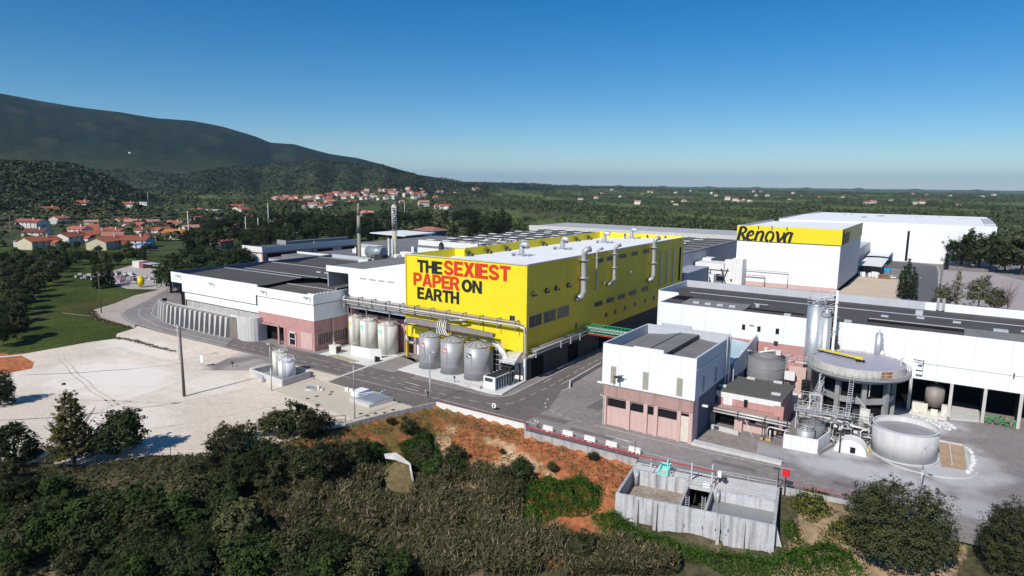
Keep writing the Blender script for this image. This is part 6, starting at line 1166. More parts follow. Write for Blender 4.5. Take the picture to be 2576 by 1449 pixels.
# skylight roof hall
t=thing('skylight_roof_hall','wide low hall whose pale roof carries rows of small box skylights, behind the yellow hall','factory building',(-180,320,0)); mb=MB(); mb.box(-240,-105,268,402,0,14.0); mb.build('walls',greyclad,t); mb=MB(); mb.box(-240.3,-104.7,267.7,402.3,14.0,14.5); mb.build('roof',greyroof,t); mb=MB(); mb.box(-240.4,-200,267.2,267.6,12,15.6); mb.build('white_upstand',white_plain,t)
sky_p=MB(); sky_p.prism([(-239,272),(-233.5,272),(-233.5,274.6),(-239,274.6)],15.35,15.6); sky_p.mi=1; sky_p.box(-238.6,-235.0,272.3,274.2,14.5,15.34); sk=sky_p.build('box_skylight',[white_plain,darkgrey],t)
cnt=1
for i in range(12):
    for j in range(9):
        if i==0 and j==0: continue
        if cnt>=99: continue
        c=sk.copy(); COL.objects.link(c); c.parent=t; c.location=(i*11.2+(j%2)*3,j*14.5,0); cnt+=1
mb=MB()
for j in range(9): mb.box(-238,-107,276.4+j*14.5,277.2+j*14.5,14.5,14.9)
mb.build('roof_rail',darksteel,t)
mb=MB(); 
for k in range(60): a=random.uniform(-215,-190); b=random.uniform(268,300); mb.tube([(a,b,14.5),(a+random.uniform(-3,3),b+random.uniform(-3,3),14.8+random.random()*2)],.25,5)
mb.build('roof_pipework',steel,t)
t=thing('rear_long_hall','very long low hall with pale parapet stretching behind the yellow hall to the tall block','factory building',(-200,450,0)); mb=MB(); mb.box(-278,-100,440,500,0,13.2); mb.build('walls',white,t); mb=MB(); mb.box(-278.3,-99.7,439.7,500.3,13.2,13.5); mb.build('roof',mat('pale_grey_roof',(.42,.42,.42),.8,var=.1,sc=.1,sc2=1),t); mb=MB(); mb.box(-278.4,-99.6,439.2,439.6,10.5,14.2); mb.build('parapet',conc_pale,t)
mb=MB(); mb.box(-240,-104,403,438,0,10); tag(mb.build('rear_link_roof',greyroof),'grey link roof between the skylight hall and the long pale hall','building')
# grey-blue blocks between yellow hall and tall block
t=thing('grey_side_blocks','grey blue service blocks standing between the yellow hall end and the tall white block','building',(-88,262,0)); mb=MB(); mb.box(-104,-92.4,232,262,0,16.5); mb.box(-92.3,-84,244,275,0,12.5); mb.build('walls',mat('blue_grey_render',(.34,.36,.42),.8,var=.08,sc=.3,streak=.3,dirt=(.2,.2,.24)),t); mb=MB(); mb.box(-92.38,-92.3,236,236.9,11,12); mb.box(-92.38,-92.3,250,251,11,12); mb.box(-83.98,-83.9,252,256,0,8); mb.box(-92.38,-92.25,238,241,0,6); mb.build('openings',dark,t); mb=MB(); mb.box(-104.2,-92.2,231.8,262.2,16.5,16.8); mb.build('roof_cap',greyclad,t)
t=thing('service_yard_gear','white cabins, pipes and canopy legs in the yard left of the tall white block','equipment',(-92,300,0)); mb=MB(); mb.box(-108,-97,300,312,0,5); mb.box(-104,-90,318,330,4,9); mb.box(-96,-88,296,300,0,6.4); mb.box(-112,-100,330,338,6,10); mb.build('cabins',white_plain,t); mb=MB(); mb.box(-104,-84,305,306,7.2,7.6)
for k in range(14): x=random.uniform(-110,-86); mb.tube([(x,random.uniform(290,310),0),(x+random.uniform(-1,1),random.uniform(290,310),random.uniform(4,9))],.2,6)
mb.tube([(-86,300,0),(-83,300,9)],.3,6); mb.tube([(-83,300,0),(-86,300,9)],.3,6); mb.build('frames',darksteel,t); mb=MB(); mb.tube([(-84,316.6,7.5),(-60.5,316.6,7.5),(-60.5,316.6,1)],.15,6); mb.tube([(-84,316.4,5),(-70.5,316.4,5),(-70.5,316.4,.5)],.25,6); mb.build('wall_pipe',pipe_m,t)
mb=MB(); mb.box(-99,-94,284,289,0,1.6); tag(mb.build('red_brick_pallets',mat('dull_red_bricks',(.25,.1,.08))),'row of dull red bundles in the yard behind the long hall','pallets')
# scrap yard behind the road bend
random.seed(31); SY=MB()
for k in range(110):
    x=random.uniform(-345,-295); y=147+(x+345)*-.10+random.uniform(-9,12)+ (x+345)*.25; s=random.uniform(.5,1.8); SY.mi=random.choice((0,0,1,2,3)); SY.box(x,x+s*1.5,y,y+s,.02,.3+s*random.uniform(.3,1),rot=random.random()*3)
tag(SY.build('scrap_heap',[conc_pale,darksteel,mat('mauve_scrap',(.3,.2,.24)),beigetank]),'heaps of mixed scrap and pale bricks in the yard beside the meadow','scrap',kind='stuff')
sheet('scrap_yard_ground',[(-290,138),(-277,146),(-292,166),(-345,195),(-372,182),(-352,160),(-315,142)],.018,mat('pinkish_yard',(.44,.38,.35),.95,var=.12,sc=.15,sc2=1))
t=thing('scrap_shed','small shed with mauve and white panels at the back of the scrap yard','shed',(-352,182,0)); mb=MB(); mb.box(-362,-355,176,181,0,3.2); mb.build('white_part',housewhite,t); mb=MB(); mb.box(-354.9,-351,176,181,0,3.4); mb.build('mauve_part',mat('mauve_panel',(.28,.1,.13)),t); mb=MB(); mb.box(-350.9,-343,176,181,2.6,2.9); mb.build('pale_roof',greyclad,t)
t=thing('yellow_skip_tank','upright yellow tank standing in the scrap yard','tank',(-289,143.5,0)); mb=MB(); mb.cyl(-290,144,.8,4.2,1.3,n=16); mb.cyl(-290,144,4.2,4.8,1.3,.6,n=16); mb.build('tank',yellowm,t,smooth=True); mb=MB(); 
for a in (-.9,.9): mb.box(-290+a-.1,-290+a+.1,143.5,143.7,0,.9)
mb.build('legs',darksteel,t)
mb=MB(); mb.box(-214.5,-211.5,121.5,122.3,0,3.2); tag(mb.build('lime_container',mat('lime_green_paint',(.38,.55,.03),.6)),'lime green container under the shaded left end of the left hall','container')
mb=MB(); mb.tube([(-252.8,98.6,.15),(-240,101.5,.2)],.22,7); tag(mb.build('fallen_pole',wood),'fallen pole lying on the meadow edge near the road bend','pole')
# concrete chute in the ravine
t=thing('concrete_chute','leaning mossy concrete slab with a white curved top edge half buried in the bank','concrete slab',(-77,80,-4)); mb=MB(); Zf=-3.2
def slabpoly(mb,pts,off):
    n=len(pts); i=len(mb.v); mb.v+=pts+[(a+off[0],b+off[1],c+off[2]) for a,b,c in pts]; mb.f+=[tuple(range(i,i+n)),tuple(range(i+n,i+2*n))[::-1]]+[(i+k,i+(k+1)%n,i+n+(k+1)%n,i+n+k) for k in range(n)]; mb.m+=[0]*(n+2)
slabpoly(mb,[(-76.4,75.3,-2.6),(-74.9,74.8,-4.5),(-73.1,75.5,-6.5),(-71.4,77.7,-6.2),(-72.4,78.4,-3.6),(-73.6,78.8,-2.0),(-75.6,77.5,-1.3)],(-.9,.85,-.9)); mb.build('slab',mat('mossy_slab',(.17,.13,.06),.95,var=.35,sc=1.4,streak=.8,dirt=(.1,.09,.04)),t)
mb=MB(); slabpoly(mb,[(-77.7,77.0,-.2),(-77.3,76.9,-.9),(-75.6,77.6,-1.0),(-73.6,78.8,-1.85),(-71.4,77.7,-6.1),(-71.2,77.8,-5.6),(-73.45,79.0,-1.6),(-74.8,78.7,-.8),(-76.3,78.5,-.1)],(-.12,.12,-.12)); mb.build('white_edge',conc_pale,t)
# ------------------------------------------------------------ people
def person(x,y,face,top,legs,label,step=.18,bag=None):
    me=bpy.data.meshes.new('person'); V=[(0,0,.93),(0,0,1.18),(0,0,1.42),(0,0,1.52),(0,.01,1.63),(0,.015,1.74),
      (.10,0,.88),(.11,step,.48),(.11,step*.9-.02,.08),(.11,step+.14,.04),(-.10,0,.88),(-.11,-step*.6,.48),(-.11,-step-.05,.10),(-.11,-step+.08,.04),
      (.19,0,1.40),(.25,-.06,1.12),(.24,.05,.88),(.24,.08,.80),(-.19,0,1.40),(-.25,.05,1.12),(-.23,.14,.90),(-.23,.17,.82)]
    E_=[(0,1),(1,2),(2,3),(3,4),(4,5),(0,6),(6,7),(7,8),(8,9),(0,10),(10,11),(11,12),(12,13),(2,14),(14,15),(15,16),(16,17),(2,18),(18,19),(19,20),(20,21)]
    R=[.15,.14,.16,.06,.10,.08,.10,.065,.045,.05,.10,.065,.045,.05,.07,.05,.035,.04,.07,.05,.035,.04]
    me.from_pydata(V,E_,[]); o=bpy.data.objects.new('person',me); COL.objects.link(o); o.location=(x,y,.02); o.rotation_euler=(0,0,face)
    o.modifiers.new('skin','SKIN'); o.modifiers.new('sub','SUBSURF').levels=1
    for k,vv in enumerate(me.skin_vertices[0].data): vv.radius=(R[k],R[k]*.8 if k<4 else R[k])
    me.skin_vertices[0].data[0].use_root=True
    bpy.context.view_layer.update(); dg=bpy.context.evaluated_depsgraph_get(); m2=bpy.data.meshes.new_from_object(o.evaluated_get(dg)); o.modifiers.clear(); o.data=m2
    for m_ in (top,legs,skin,blackm): m2.materials.append(m_)
    for p in m2.polygons:
        c=p.center; p.material_index=3 if (c.z>1.68 or c.z<.1) else (2 if c.z>1.47 or (abs(c.x)>.19 and c.z<.95) else (0 if c.z>.95 else 1)); p.use_smooth=True
    tag(o,label,'person','pairs of people walking on the road')
    hm=MB(); hm.v=[]; 
    mb=MB(); mb.tube([(x,y-.02,1.72),(x,y-.02,1.84)],.095,8,r2=.06); h=mb.build('hair',mat('dark_hair',(.03,.02,.015)),None); h.parent=o; h.matrix_parent_inverse=Matrix.Translation(o.location).inverted()@Matrix.Identity(4)
    h.matrix_parent_inverse=(Matrix.Translation(o.location)@Matrix.Rotation(face,4,'Z')).inverted()
    return o
cw=mat('white_shirt',(.72,.72,.72)); cd=mat('dark_trousers',(.03,.03,.035)); cg=mat('grey_trousers',(.35,.35,.36)); cb=mat('black_jacket',(.02,.02,.022))
person(-91.9,104.1,-1.2,cw,cg,'person in pale clothes walking on the asphalt left of the lamp post'); person(-91.0,103.7,-1.2,cb,cd,'person in dark clothes walking beside the pale dressed one near the lamp post')
person(-62.9,102.6,1.4,cw,cg,'person in white top nearer the red rail by the barrier blocks'); person(-62.2,102.4,1.4,cw,cd,'person in white top and dark trousers closest to the barrier blocks')

# ------------------------------------------------------------ vegetation kit
rng=np.random.default_rng(11)
def leafmat(name,col,rnd=.38,var=.35,sc=.5): 
    return mat(name,col,.75,var=var,sc=sc,sc2=None,objrand=rnd,spec=.12,trans=.12,attr=None)
leaf_dark=leafmat('leaf_dark_green',(.036,.048,.019)); leaf_olive=leafmat('leaf_olive',(.068,.074,.030)); leaf_mid=leafmat('leaf_mid_green',(.045,.070,.018)); leaf_bright=leafmat('leaf_bright_green',(.055,.085,.02),.1)
leaf_pine=leafmat('leaf_pine',(.034,.044,.014)); leaf_grey=leafmat('leaf_grey_green',(.15,.15,.085)); leaf_brown=leafmat('leaf_brownish',(.10,.075,.035)); leaf_cyp=leafmat('leaf_cypress',(.026,.038,.012)); leaf_rustg=leafmat('leaf_rusty_green',(.085,.07,.018))
bark=mat('bark',(.10,.075,.055),.95,var=.25,sc=2)
def quads_mesh(name,c,nrm,size,asp,material,extra=None):
    """cloud of leaf faces: centres c, normals nrm"""
    n=len(c); nrm=nrm/np.linalg.norm(nrm,axis=1)[:,None]
    a=rng.normal(size=(n,3)); u=np.cross(nrm,a); u/=np.linalg.norm(u,axis=1)[:,None]+1e-9; v=np.cross(nrm,u)
    s=(size*rng.uniform(.6,1.35,n))[:,None]
    P=np.stack([c-u*s-v*s*asp*.35,c+u*s*.2-v*s*asp,c+u*s+v*s*asp*.3,c-u*s*.15+v*s*asp],1).reshape(-1,3)
    return P
def mesh_from(name,P,mats,mi=None,k=4):
    me=bpy.data.meshes.new(name); n=len(P)//k
    me.vertices.add(len(P)); me.vertices.foreach_set('co',P.astype(np.float32).ravel()); me.loops.add(len(P)); me.loops.foreach_set('vertex_index',np.arange(len(P))); me.polygons.add(n)
    me.polygons.foreach_set('loop_start',np.arange(0,len(P),k)); me.polygons.foreach_set('loop_total',np.full(n,k)); me.update()
    for m in mats: me.materials.append(m)
    if mi is not None: me.polygons.foreach_set('material_index',mi)
    return me
def crown(name,lobes,n,size,m,m2=None,up=.25,shell=.55):
    vol=np.array([l[3]*l[4]*l[5] for l in lobes])**.67; pr=vol/vol.sum(); ch=rng.choice(len(lobes),n,p=pr); L=np.array(lobes)[ch]
    d=rng.normal(size=(n,3)); d/=np.linalg.norm(d,axis=1)[:,None]; d[:,2]=np.where(d[:,2]<-.85,-d[:,2],d[:,2])
    r=rng.uniform(shell,1.0,n)**.8; r*=1+.10*np.sin(d[:,0]*7+ch)*np.cos(d[:,1]*6+ch*2)
    c=L[:,:3]+d*L[:,3:6]*r[:,None]
    K=max(40,n//34); sel=rng.integers(0,n,K); cc=c[sel]; tw=rng.integers(0,K,n); on=rng.uniform(size=n)<.72
    Rm=np.array([l[3] for l in lobes]).mean(); off=rng.normal(size=(n,3))*Rm*np.array([.13,.13,.10])*(rng.uniform(.6,1.5,K)[tw])[:,None]
    c=np.where(on[:,None],cc[tw]*(1+.06*rng.normal(size=K))[tw][:,None]+off,c); d=np.where(on[:,None],d[sel][tw],d); L=np.where(on[:,None],L[sel][tw],L); c[:,2]=np.maximum(c[:,2],-.3)
    nr=d/L[:,3:6]+rng.normal(size=(n,3))*.35/L[:,3:6].mean(); nr[:,2]+=up/L[:,3:6].mean()
    P=quads_mesh(name,c,nr,size,.6,m)
    mi=((ch*7+rng.integers(0,10,n))%5==0).astype(int) if m2 else None
    return mesh_from(name,P,[m,m2] if m2 else [m],mi)
def lobes_round(R,H,k,z0=.35,seed=0):
    g=np.random.default_rng(seed); out=[(0,0,H*(z0+.5*(1-z0)),R*.72,R*.72,H*(1-z0)*.46)]
    for i in range(k):
        a=g.uniform(0,2*PI); e=g.uniform(-.5,1.0); rr=R*.55*math.sqrt(max(0,1-e*e*.7)); s=g.uniform(.26,.46)*R
        out.append((rr*math.cos(a),rr*math.sin(a),H*(z0+.5*(1-z0))+e*H*(1-z0)*.34,s,s,s*.9))
    return out
def trunk_mb(H,r,branches=4,seed=0,lean=.05):
    g=random.Random(seed); mb=MB(); mb.tube([(0,0,-.6),(lean*H*.3,0,H*.35),(lean*H,0.02*H,H*.75)],r,8,r2=r*.35)
    for k in range(branches):
        a=g.uniform(0,2*PI); z=H*g.uniform(.25,.5); mb.tube([(lean*H*.3,0,z),(math.cos(a)*H*.16,math.sin(a)*H*.16,z+H*.14),(math.cos(a)*H*.27,math.sin(a)*H*.27,z+H*.3)],r*.45,5,r2=r*.12)
    return mb
PROTO={}
def proto(key,crown_me,H,r,branches=4,seed=0):
    tm=trunk_mb(H,r,branches,seed); me=bpy.data.meshes.new(key+'_trunk'); me.from_pydata(tm.v,[],tm.f); me.materials.append(bark)
    PROTO[key]=(crown_me,me,H)
def plant(key,x,y,h,name,label,cat,group=None,z=None,sc=None,rot=None):
    cm,tm,H=PROTO[key]; s=h/H; z=H1(x,y) if z is None else z
    o=bpy.data.objects.new(name,None); COL.objects.link(o); o.location=(x,y,z); o.empty_display_size=.5
    k=sc or random.uniform(.9,1.15); o.scale=(s*k,s*k,s); o.rotation_euler=(0,0,random.uniform(0,6.28) if rot is None else rot)
    tag(o,label,cat,group)
    for nm,me in (('crown',cm),('trunk',tm)):
        c=bpy.data.objects.new(nm,me); COL.objects.link(c); c.parent=o
    return o
for i in range(3):
    proto('round%d'%i,crown('crown_round',lobes_round(3.6,7,13,-.02,i),6200,.16,leaf_dark,leaf_mid,shell=.5),7,.25,seed=i)
    proto('olive%d'%i,crown('crown_olive',lobes_round(3.8,6,9,.12,i+10),2600,.26,leaf_olive,leaf_dark),6,.25,seed=i)
    proto('bushy%d'%i,crown('crown_bushy',lobes_round(3.2,5,10,-.05,i+20),5600,.14,(leaf_mid,leaf_dark,leaf_olive)[i],leaf_bright if i==0 else leaf_brown),5,.14,6,seed=i)
    proto('pine%d'%i,crown('crown_pine',[(random.Random(i*9+k).uniform(-4,4),random.Random(i*9+k+50).uniform(-4,4),10.5+random.Random(k+i).uniform(-1.2,1.2),2.8,2.8,1.9) for k in range(9)],3800,.3,leaf_pine,leaf_dark),13,.4,5,seed=i)
    proto('tall%d'%i,crown('crown_tall',[(random.Random(i*7+k).uniform(-1.5,1.5),random.Random(i*5+k).uniform(-1.5,1.5),5+k*2.3,2.6-.18*k,2.6-.18*k,2.3) for k in range(6)],3000,.34,leaf_dark,leaf_pine),18,.35,3,seed=i)
for i in range(2): proto('ball%d'%i,crown('crown_ball',[(0,0,3.0,3.0,3.0,3.3)]+lobes_round(3.6,7,15,-.3,i+90)[1:],9000,.16,leaf_dark,leaf_mid,shell=.6),7,.25,seed=i)
proto('cypress',crown('crown_cypress',[(0,0,2.2+k*1.65,1.55-.02*k*k,1.55-.02*k*k,1.7) for k in range(8)],3600,.2,leaf_cyp,leaf_dark,up=.6),15.5,.25,0)
proto('column',crown('crown_column',[(0,0,1.5+k*1.5,1.5-.03*k*k,1.5-.03*k*k,1.5) for k in range(6)],2400,.2,leaf_cyp,leaf_dark,up=.5),10,.2,0)
lb=[]
for k in range(46):
    z=1.6+k*.24; a=k*2.4; R_c=4.2*(1-z/13.4)**.85+.25; lb.append((math.cos(a)*R_c*.62,math.sin(a)*R_c*.62,z,max(.4,R_c*.42),max(.4,R_c*.42),.6))
proto('conifer',crown('crown_conifer',lb,19000,.15,leaf_rustg,leaf_dark,up=.9),13,.25,6)
proto('spiky',crown('crown_spiky',[(math.cos(k*2.4)*1.5*(1-k/16),math.sin(k*2.4)*1.5*(1-k/16),2.5+k*.75,1.9-.1*k,1.9-.1*k,1.2) for k in range(14)],4200,.15,leaf_grey,leaf_olive,up=.8),13,.2,8)
proto('grey',crown('crown_grey',lobes_round(4,9,11,.05,44),6500,.17,leaf_grey,leaf_olive,shell=.3),9,.2,9)
tm=MB(); g=random.Random(3)
for k in range(60):
    a=g.uniform(0,6.28); z=g.uniform(1,5); L=g.uniform(1.5,4); tm.tube([(0,0,z),(math.cos(a)*L*.4,math.sin(a)*L*.4,z+L*.5),(math.cos(a)*L*.7,math.sin(a)*L*.7,z+L*1.2)],.06,4,r2=.01)
tm.tube([(0,0,-.5),(0,0,8)],.2,6,r2=.05); bare=bpy.data.meshes.new('bare_branches'); bare.from_pydata(tm.v,[],tm.f); bare.materials.append(mat('grey_twigs',(.2,.15,.14),.9))
# big foreground willow-like bushes
for i in range(2):
    proto('giant%d'%i,crown('crown_giant',[(0,0,6.0,7.2,6.8,6.2),(2.2,1,6.5,5.2,5,6.2),(-2.6,-.6,5.5,5.0,5,5.8)]+[(q[0]*1.1,q[1]*1.1,q[2],q[3]*.6,q[4]*.6,q[5]*.75) for q in lobes_round(8.0,12.5,46,-.12,i+60)[1:]],34000,.15,leaf_olive,leaf_dark,up=.9,shell=.7),13.5,.45,7,seed=i)
random.seed(77)
plant('conifer',-115.5,44.5,12.6,'conifer_tree','spiky brownish conifer standing on the sandy bank between two round bushes','tree')
plant('ball0',-122.6,38.8,7.6,'round_tree','dark round bushy tree left of the spiky conifer on the sandy bank','tree',sc=1.1)
plant('ball1',-113.5,50.6,8.4,'round_tree','dark round bushy tree just right of the spiky conifer on the sandy bank','tree',sc=1.15)
plant('ball0',-159,49.0,7.6,'round_tree','dark bushy tree on the left edge of the sandy yard','tree')
plant('giant0',-1.9,93.4,11.4,'willow_bush','huge olive green dome shaped bush beside the lone lamp post','tree',sc=1.12)
plant('giant1',10.6,96.6,9.6,'willow_bush','huge olive green bush in the lower right corner','tree',sc=.95)
for k,(x,y,h,key,lab) in enumerate(((-102.4,66.8,4.3,'olive0','reddish green bushy tree at the bank right of the wire fence'),(-99.0,70.9,6.2,'bushy2','tall brownish bush tree, left of three beside the dark rusty fence'),(-97.0,73.6,7.2,'olive1','dense bush tree, middle of three beside the dark rusty fence'),(-94.6,76.0,6.6,'bushy1','dense bush tree touching the dark rusty fence'))):
    plant(key,x,y,h,'bush_tree',lab,'tree',z=-1.2)
HOUSES=[(-713.9,259.9,31.4,'solar'),(-806.6,310.0,21.2,'lowwhite'),(-732.6,290.5,14.5,'red'),(-829.8,355.2,16.6,'red'),(-875.1,427.5,15.4,'red'),(-960.6,483.0,20.8,'longwhite'),(-526.3,187.1,11.8,'flat'),(-506.6,187.9,21.9,'cream'),(-531.4,217.7,22.2,'white'),(-539.3,236.7,26.9,'white'),(-474.1,215.6,27.5,'cream'),(-467.5,232.0,18.4,'red'),(-604.6,254.3,15.0,'red'),(-549.7,255.7,19.2,'red'),(-575.1,289.2,9.6,'red'),(-601.3,312.7,13.1,'red'),(-510.0,283.7,17.5,'orange'),(-652.1,353.6,10.4,'white'),(-623.2,346.2,15.0,'red'),(-623.6,357.5,11.4,'white'),(-637.5,380.7,20.9,'grey'),(-621.0,384.3,21.8,'white'),(-562.6,337.8,15.0,'cream'),(-658.3,427.9,11.7,'red'),(-592.3,387.2,14.9,'flat'),(-658.8,442.4,13.2,'red'),(-690.7,474.6,9.6,'red'),(-654.8,478.4,10.0,'red'),(-419.3,262.4,17.4,'shed'),(-959.3,544.3,11.6,'flat'),(-958.9,568.5,19.6,'lowwhite'),(-950.8,589.9,29.5,'longwhite'),(-953.3,633.0,16.1,'red'),(-591.6,218.5,16.6,'darkred')]
VILLAGE=[(-1382.2,1329.2),(-1227.6,1272.2),(-1227.7,1242.0),(-1328.1,992.2),(-1216.8,1346.5),(-1291.9,1403.2),(-1456.1,1311.1),(-1405.8,1306.7),(-1352.2,1003.6),(-1274.2,1057.8),(-1304.4,1335.1),(-1320.4,1370.1),(-1467.9,1408.8),(-1288.2,951.3),(-1376.1,1109.4),(-1211.6,1364.2),(-1387.6,1287.1),(-1264.1,1016.7),(-1258.5,1246.1),(-1273.6,1378.8),(-1465.4,1260.1),(-1393.0,1093.3),(-1334.5,1118.4),(-1307.6,966.4),(-1415.1,1204.7),(-1286.5,1347.3),(-1363.8,1150.0),(-1345.9,1341.5),(-1337.3,1501.2),(-1233.7,1253.5),(-1296.0,963.7),(-1400.0,1206.1),(-1369.3,1014.6),(-1264.2,1006.6),(-1290.4,1034.4),(-1185.3,1303.5),(-1365.4,1258.7),(-1296.0,1000.8),(-1237.7,1283.9),(-1277.5,957.3),(-1343.3,1030.2),(-1340.9,1282.6),(-1286.4,1095.7),(-1439.9,1339.4),(-1405.1,1185.6),(-1366.0,1042.0),(-1403.1,1108.6),(-1267.0,1429.5),(-1486.4,1302.6),(-1376.4,1307.0),(-1444.8,1293.3),(-1279.6,966.5),(-1331.1,1406.4),(-1365.6,1317.4),(-1332.7,1028.7),(-1281.7,1007.0),(-1353.2,1131.0),(-1230.6,1396.1),(-1265.2,1420.7),(-1378.6,1251.1),(-1444.2,1305.9),(-1495.6,1309.6),(-1282.2,1109.4),(-1226.0,1366.6),(-1429.3,1303.7),(-1351.5,1035.6),(-1320.5,1135.1),(-1250.6,1284.8),(-1324.9,1296.9),(-1343.0,1155.6),(-1343.2,1116.0),(-1375.1,1337.9),(-1320.1,979.0),(-1304.1,1069.6),(-1369.7,1229.6),(-1342.6,1304.8),(-1304.5,1115.9),(-1245.0,1333.5),(-1196.1,1342.9),(-1404.1,1290.8),(-1235.5,1363.6),(-1290.3,1278.2),(-1308.1,1318.3),(-1264.1,1301.8),(-1374.9,1322.6),(-1359.3,1015.0),(-1418.5,1261.7),(-1298.9,1051.2),(-1365.1,1030.8),(-1427.9,1143.4),(-1415.9,1355.2),(-1266.7,1033.1),(-1333.4,984.4),(-1285.6,995.7),(-1492.1,1290.1),(-1311.9,1238.8),(-1294.0,1355.2),(-1266.2,1322.7),(-1477.1,1274.6),(-1185.1,1319.4),(-1448.7,1384.8),(-1312.7,1421.1),(-1317.2,1017.2),(-1341.0,1293.1),(-1445.3,1250.4),(-1362.6,1106.4),(-1192.8,1330.3),(-1462.3,1390.2),(-1476.7,1299.4),(-1467.7,1307.1),(-1379.6,1140.0),(-1313.8,1483.8),(-1433.8,1370.2),(-1288.7,1315.8),(-1432.2,1325.5),(-963.2,772.6),(-969.2,795.4),(-939.6,788.8),(-1014.0,840.5),(-1007.8,860.3),(-1038.1,893.4),(-1163.6,1067.8),(-1115.6,1162.2),(-1128.3,1195.6),(-883.0,998.4),(-922.6,1032.4),(-1225.6,1439.8),(-1369.5,1620.2),(-1359.4,1625.2),(-1284.2,1595.6),(-815.2,960.9),(-784.5,944.2),(-769.3,935.8),(-582.4,566.7),(-604.2,580.2),(-624.7,561.3),(-974.8,645.9),(-939.6,634.6),(-1316.9,1770.0),(-1329.4,1761.1),(-1333.3,1019.6),(-1246.7,1362.7)]
FARH=[(-599,1406),(-669,1811),(-544,1499),(-627,1839),(-684,1953),(-637,2246),(-599,2203),(-584,2243),(-548,2182),(-569,2140),(-192,1936),(-181,1971),(-92,2085),(-77,2172),(-201,2809),(5,2234),(-467,2370),(-481,3034),(-421,3270),(162,4330),(311,5492),(104,4041),(-28,4088),(-144,4444),(-1054,2302),(-922,1840),(-898,1691),(-584,3214),(-669,2945),(-847,3391),(-979,3179),(-1120,3077),(-1234,3059),(-213,4515),(-1207,3675),(107,5765),(-334,10545),(-434,6630),(359,12486),(18,7526),(-278,35243),(-331,4596),(-116,3874),(-808,4305),(-1305,4707),(-144,9023),(-79,6497),(-1382,2788),(356,5407),(-29,12824),(206,4425),(-819,2717),(-465,4049),(-615,5644),(-1010,4092),(-541,4046),(-1374,3337),(-674,5582),(-1681,6723),(-1232,3084),(280,9931),(-973,3032),(-204,4582),(-1250,3668),(-1171,3089),(-1241,2767),(-1201,2867),(138,10286),(-844,36043),(-1567,3311),(-402,5098),(606,11020),(-1253,3072),(-1259,3699),(-909,3421),(-53,7521),(-795,3716),(-679,5448),(-972,4105),(-1537,4233),(-660,3547),(-722,3756),(-788,3639),(-1403,3533),(-701,2893),(-1042,3185),(-1379,4514),(-1340,2733),(392,9737),(-600,3139),(-843,9867),(-344,6249),(-1381,2783)]
PYL=[(-475.7,161.9,24.1),(-594.8,215.7,16.0),(-396.3,228.2,27.3),(-423.7,286.8,20.7),(-432.9,303.5,19.0),(-431.2,311.4,30.0),(-1006.8,519.7,18.8),(-389.0,252.7,11.3),(-398.4,226.5,7.2),(-524.3,560.0,23.6)]
OLIVES=[(-214.2,68.4),(-223.4,73.8),(-234.6,79.0),(-249.2,83.4),(-259.3,88.4),(-270.4,92.7),(-284.3,98.6),(-296.6,106.2),(-309.1,112.3),(-322.0,119.5),(-333.3,125.9),(-348.1,135.1),(-366.0,144.1),(-376.8,150.8),(-232.6,73.6),(-248.1,80.2),(-267.1,86.9),(-288.7,95.3),(-307.6,103.9),(-322.8,111.8),(-339.5,121.0),(-352.0,127.6),(-372.9,138.6),(-383.5,145.4),(-394.0,153.4),(-329.4,106.7),(-347.1,115.0),(-362.9,123.3),(-380.1,132.8),(-379.2,124.0),(-397.9,133.8),(-399.7,143.2),(-390.6,162.0),(-396.1,169.6),(-380.4,167.3),(-376.3,170.7),(-376.7,176.2),(-385.2,184.7),(-373.2,188.3),(-385.8,190.7),(-404.9,162.4),(-414.7,160.7),(-414.1,154.9),(-418.5,145.2),(-424.2,140.6)]
BUSH=[(-111.7,35.2,5),(-107.8,32.6,6),(-106.8,34.9,6),(-106.7,39.5,5),(-104.5,36.8,5),(-101.3,34.6,5),(-103.3,31.9,5),(-100.3,38.2,6),(-100.6,41.3,7),(-97.9,42.6,6),(-96.5,38.9,6),(-95.8,36.1,5),(-94.1,41.4,6),(-97.0,45.9,6),(-93.8,43.8,6),(-93.2,46.4,6),(-89.7,44.4,6),(-94.9,51.0,6),(-92.6,48.5,6),(-89.2,49.2,5),(-102.5,47.7,5),(-105.4,45.5,4),(-110.5,42.7,5),(-113.6,41.5,4),(-112.7,39.2,4),(-113.7,37.2,4),(-107.7,54.4,5),(-103.2,52.9,5),(-100.9,54.5,5),(-98.1,55.2,5),(-95.2,56.0,5),(-98.1,61.3,6),(-93.9,59.7,6),(-103.2,63.3,5),(-101.1,68.7,7),(-99.8,72.0,7),(-96.3,72.9,7),(-96.2,76.2,6),(-94.2,65.1,7),(-91.7,67.3,7),(-89.0,69.4,7),(-86.3,70.9,6),(-87.7,73.3,5),(-92.2,61.0,6),(-89.4,62.9,5),(-92.9,56.6,5),(-92.8,53.0,5),(-89.2,54.2,6),(-86.2,53.2,6),(-83.2,53.4,7),(-81.1,51.5,6),(-84.3,49.8,6),(-83.6,47.2,7),(-79.6,47.8,7),(-76.9,50.1,7),(-86.0,45.6,6),(-86.3,42.9,6),(-89.4,41.8,6),(-81.4,43.9,7),(-86.8,39.4,6),(-74.5,53.9,6),(-73.1,57.5,6),(-67.3,56.3,6),(-101.2,30.5,5),(-119.8,36.9,4),(-85.2,59.7,4),(-70.3,52.9,6)]
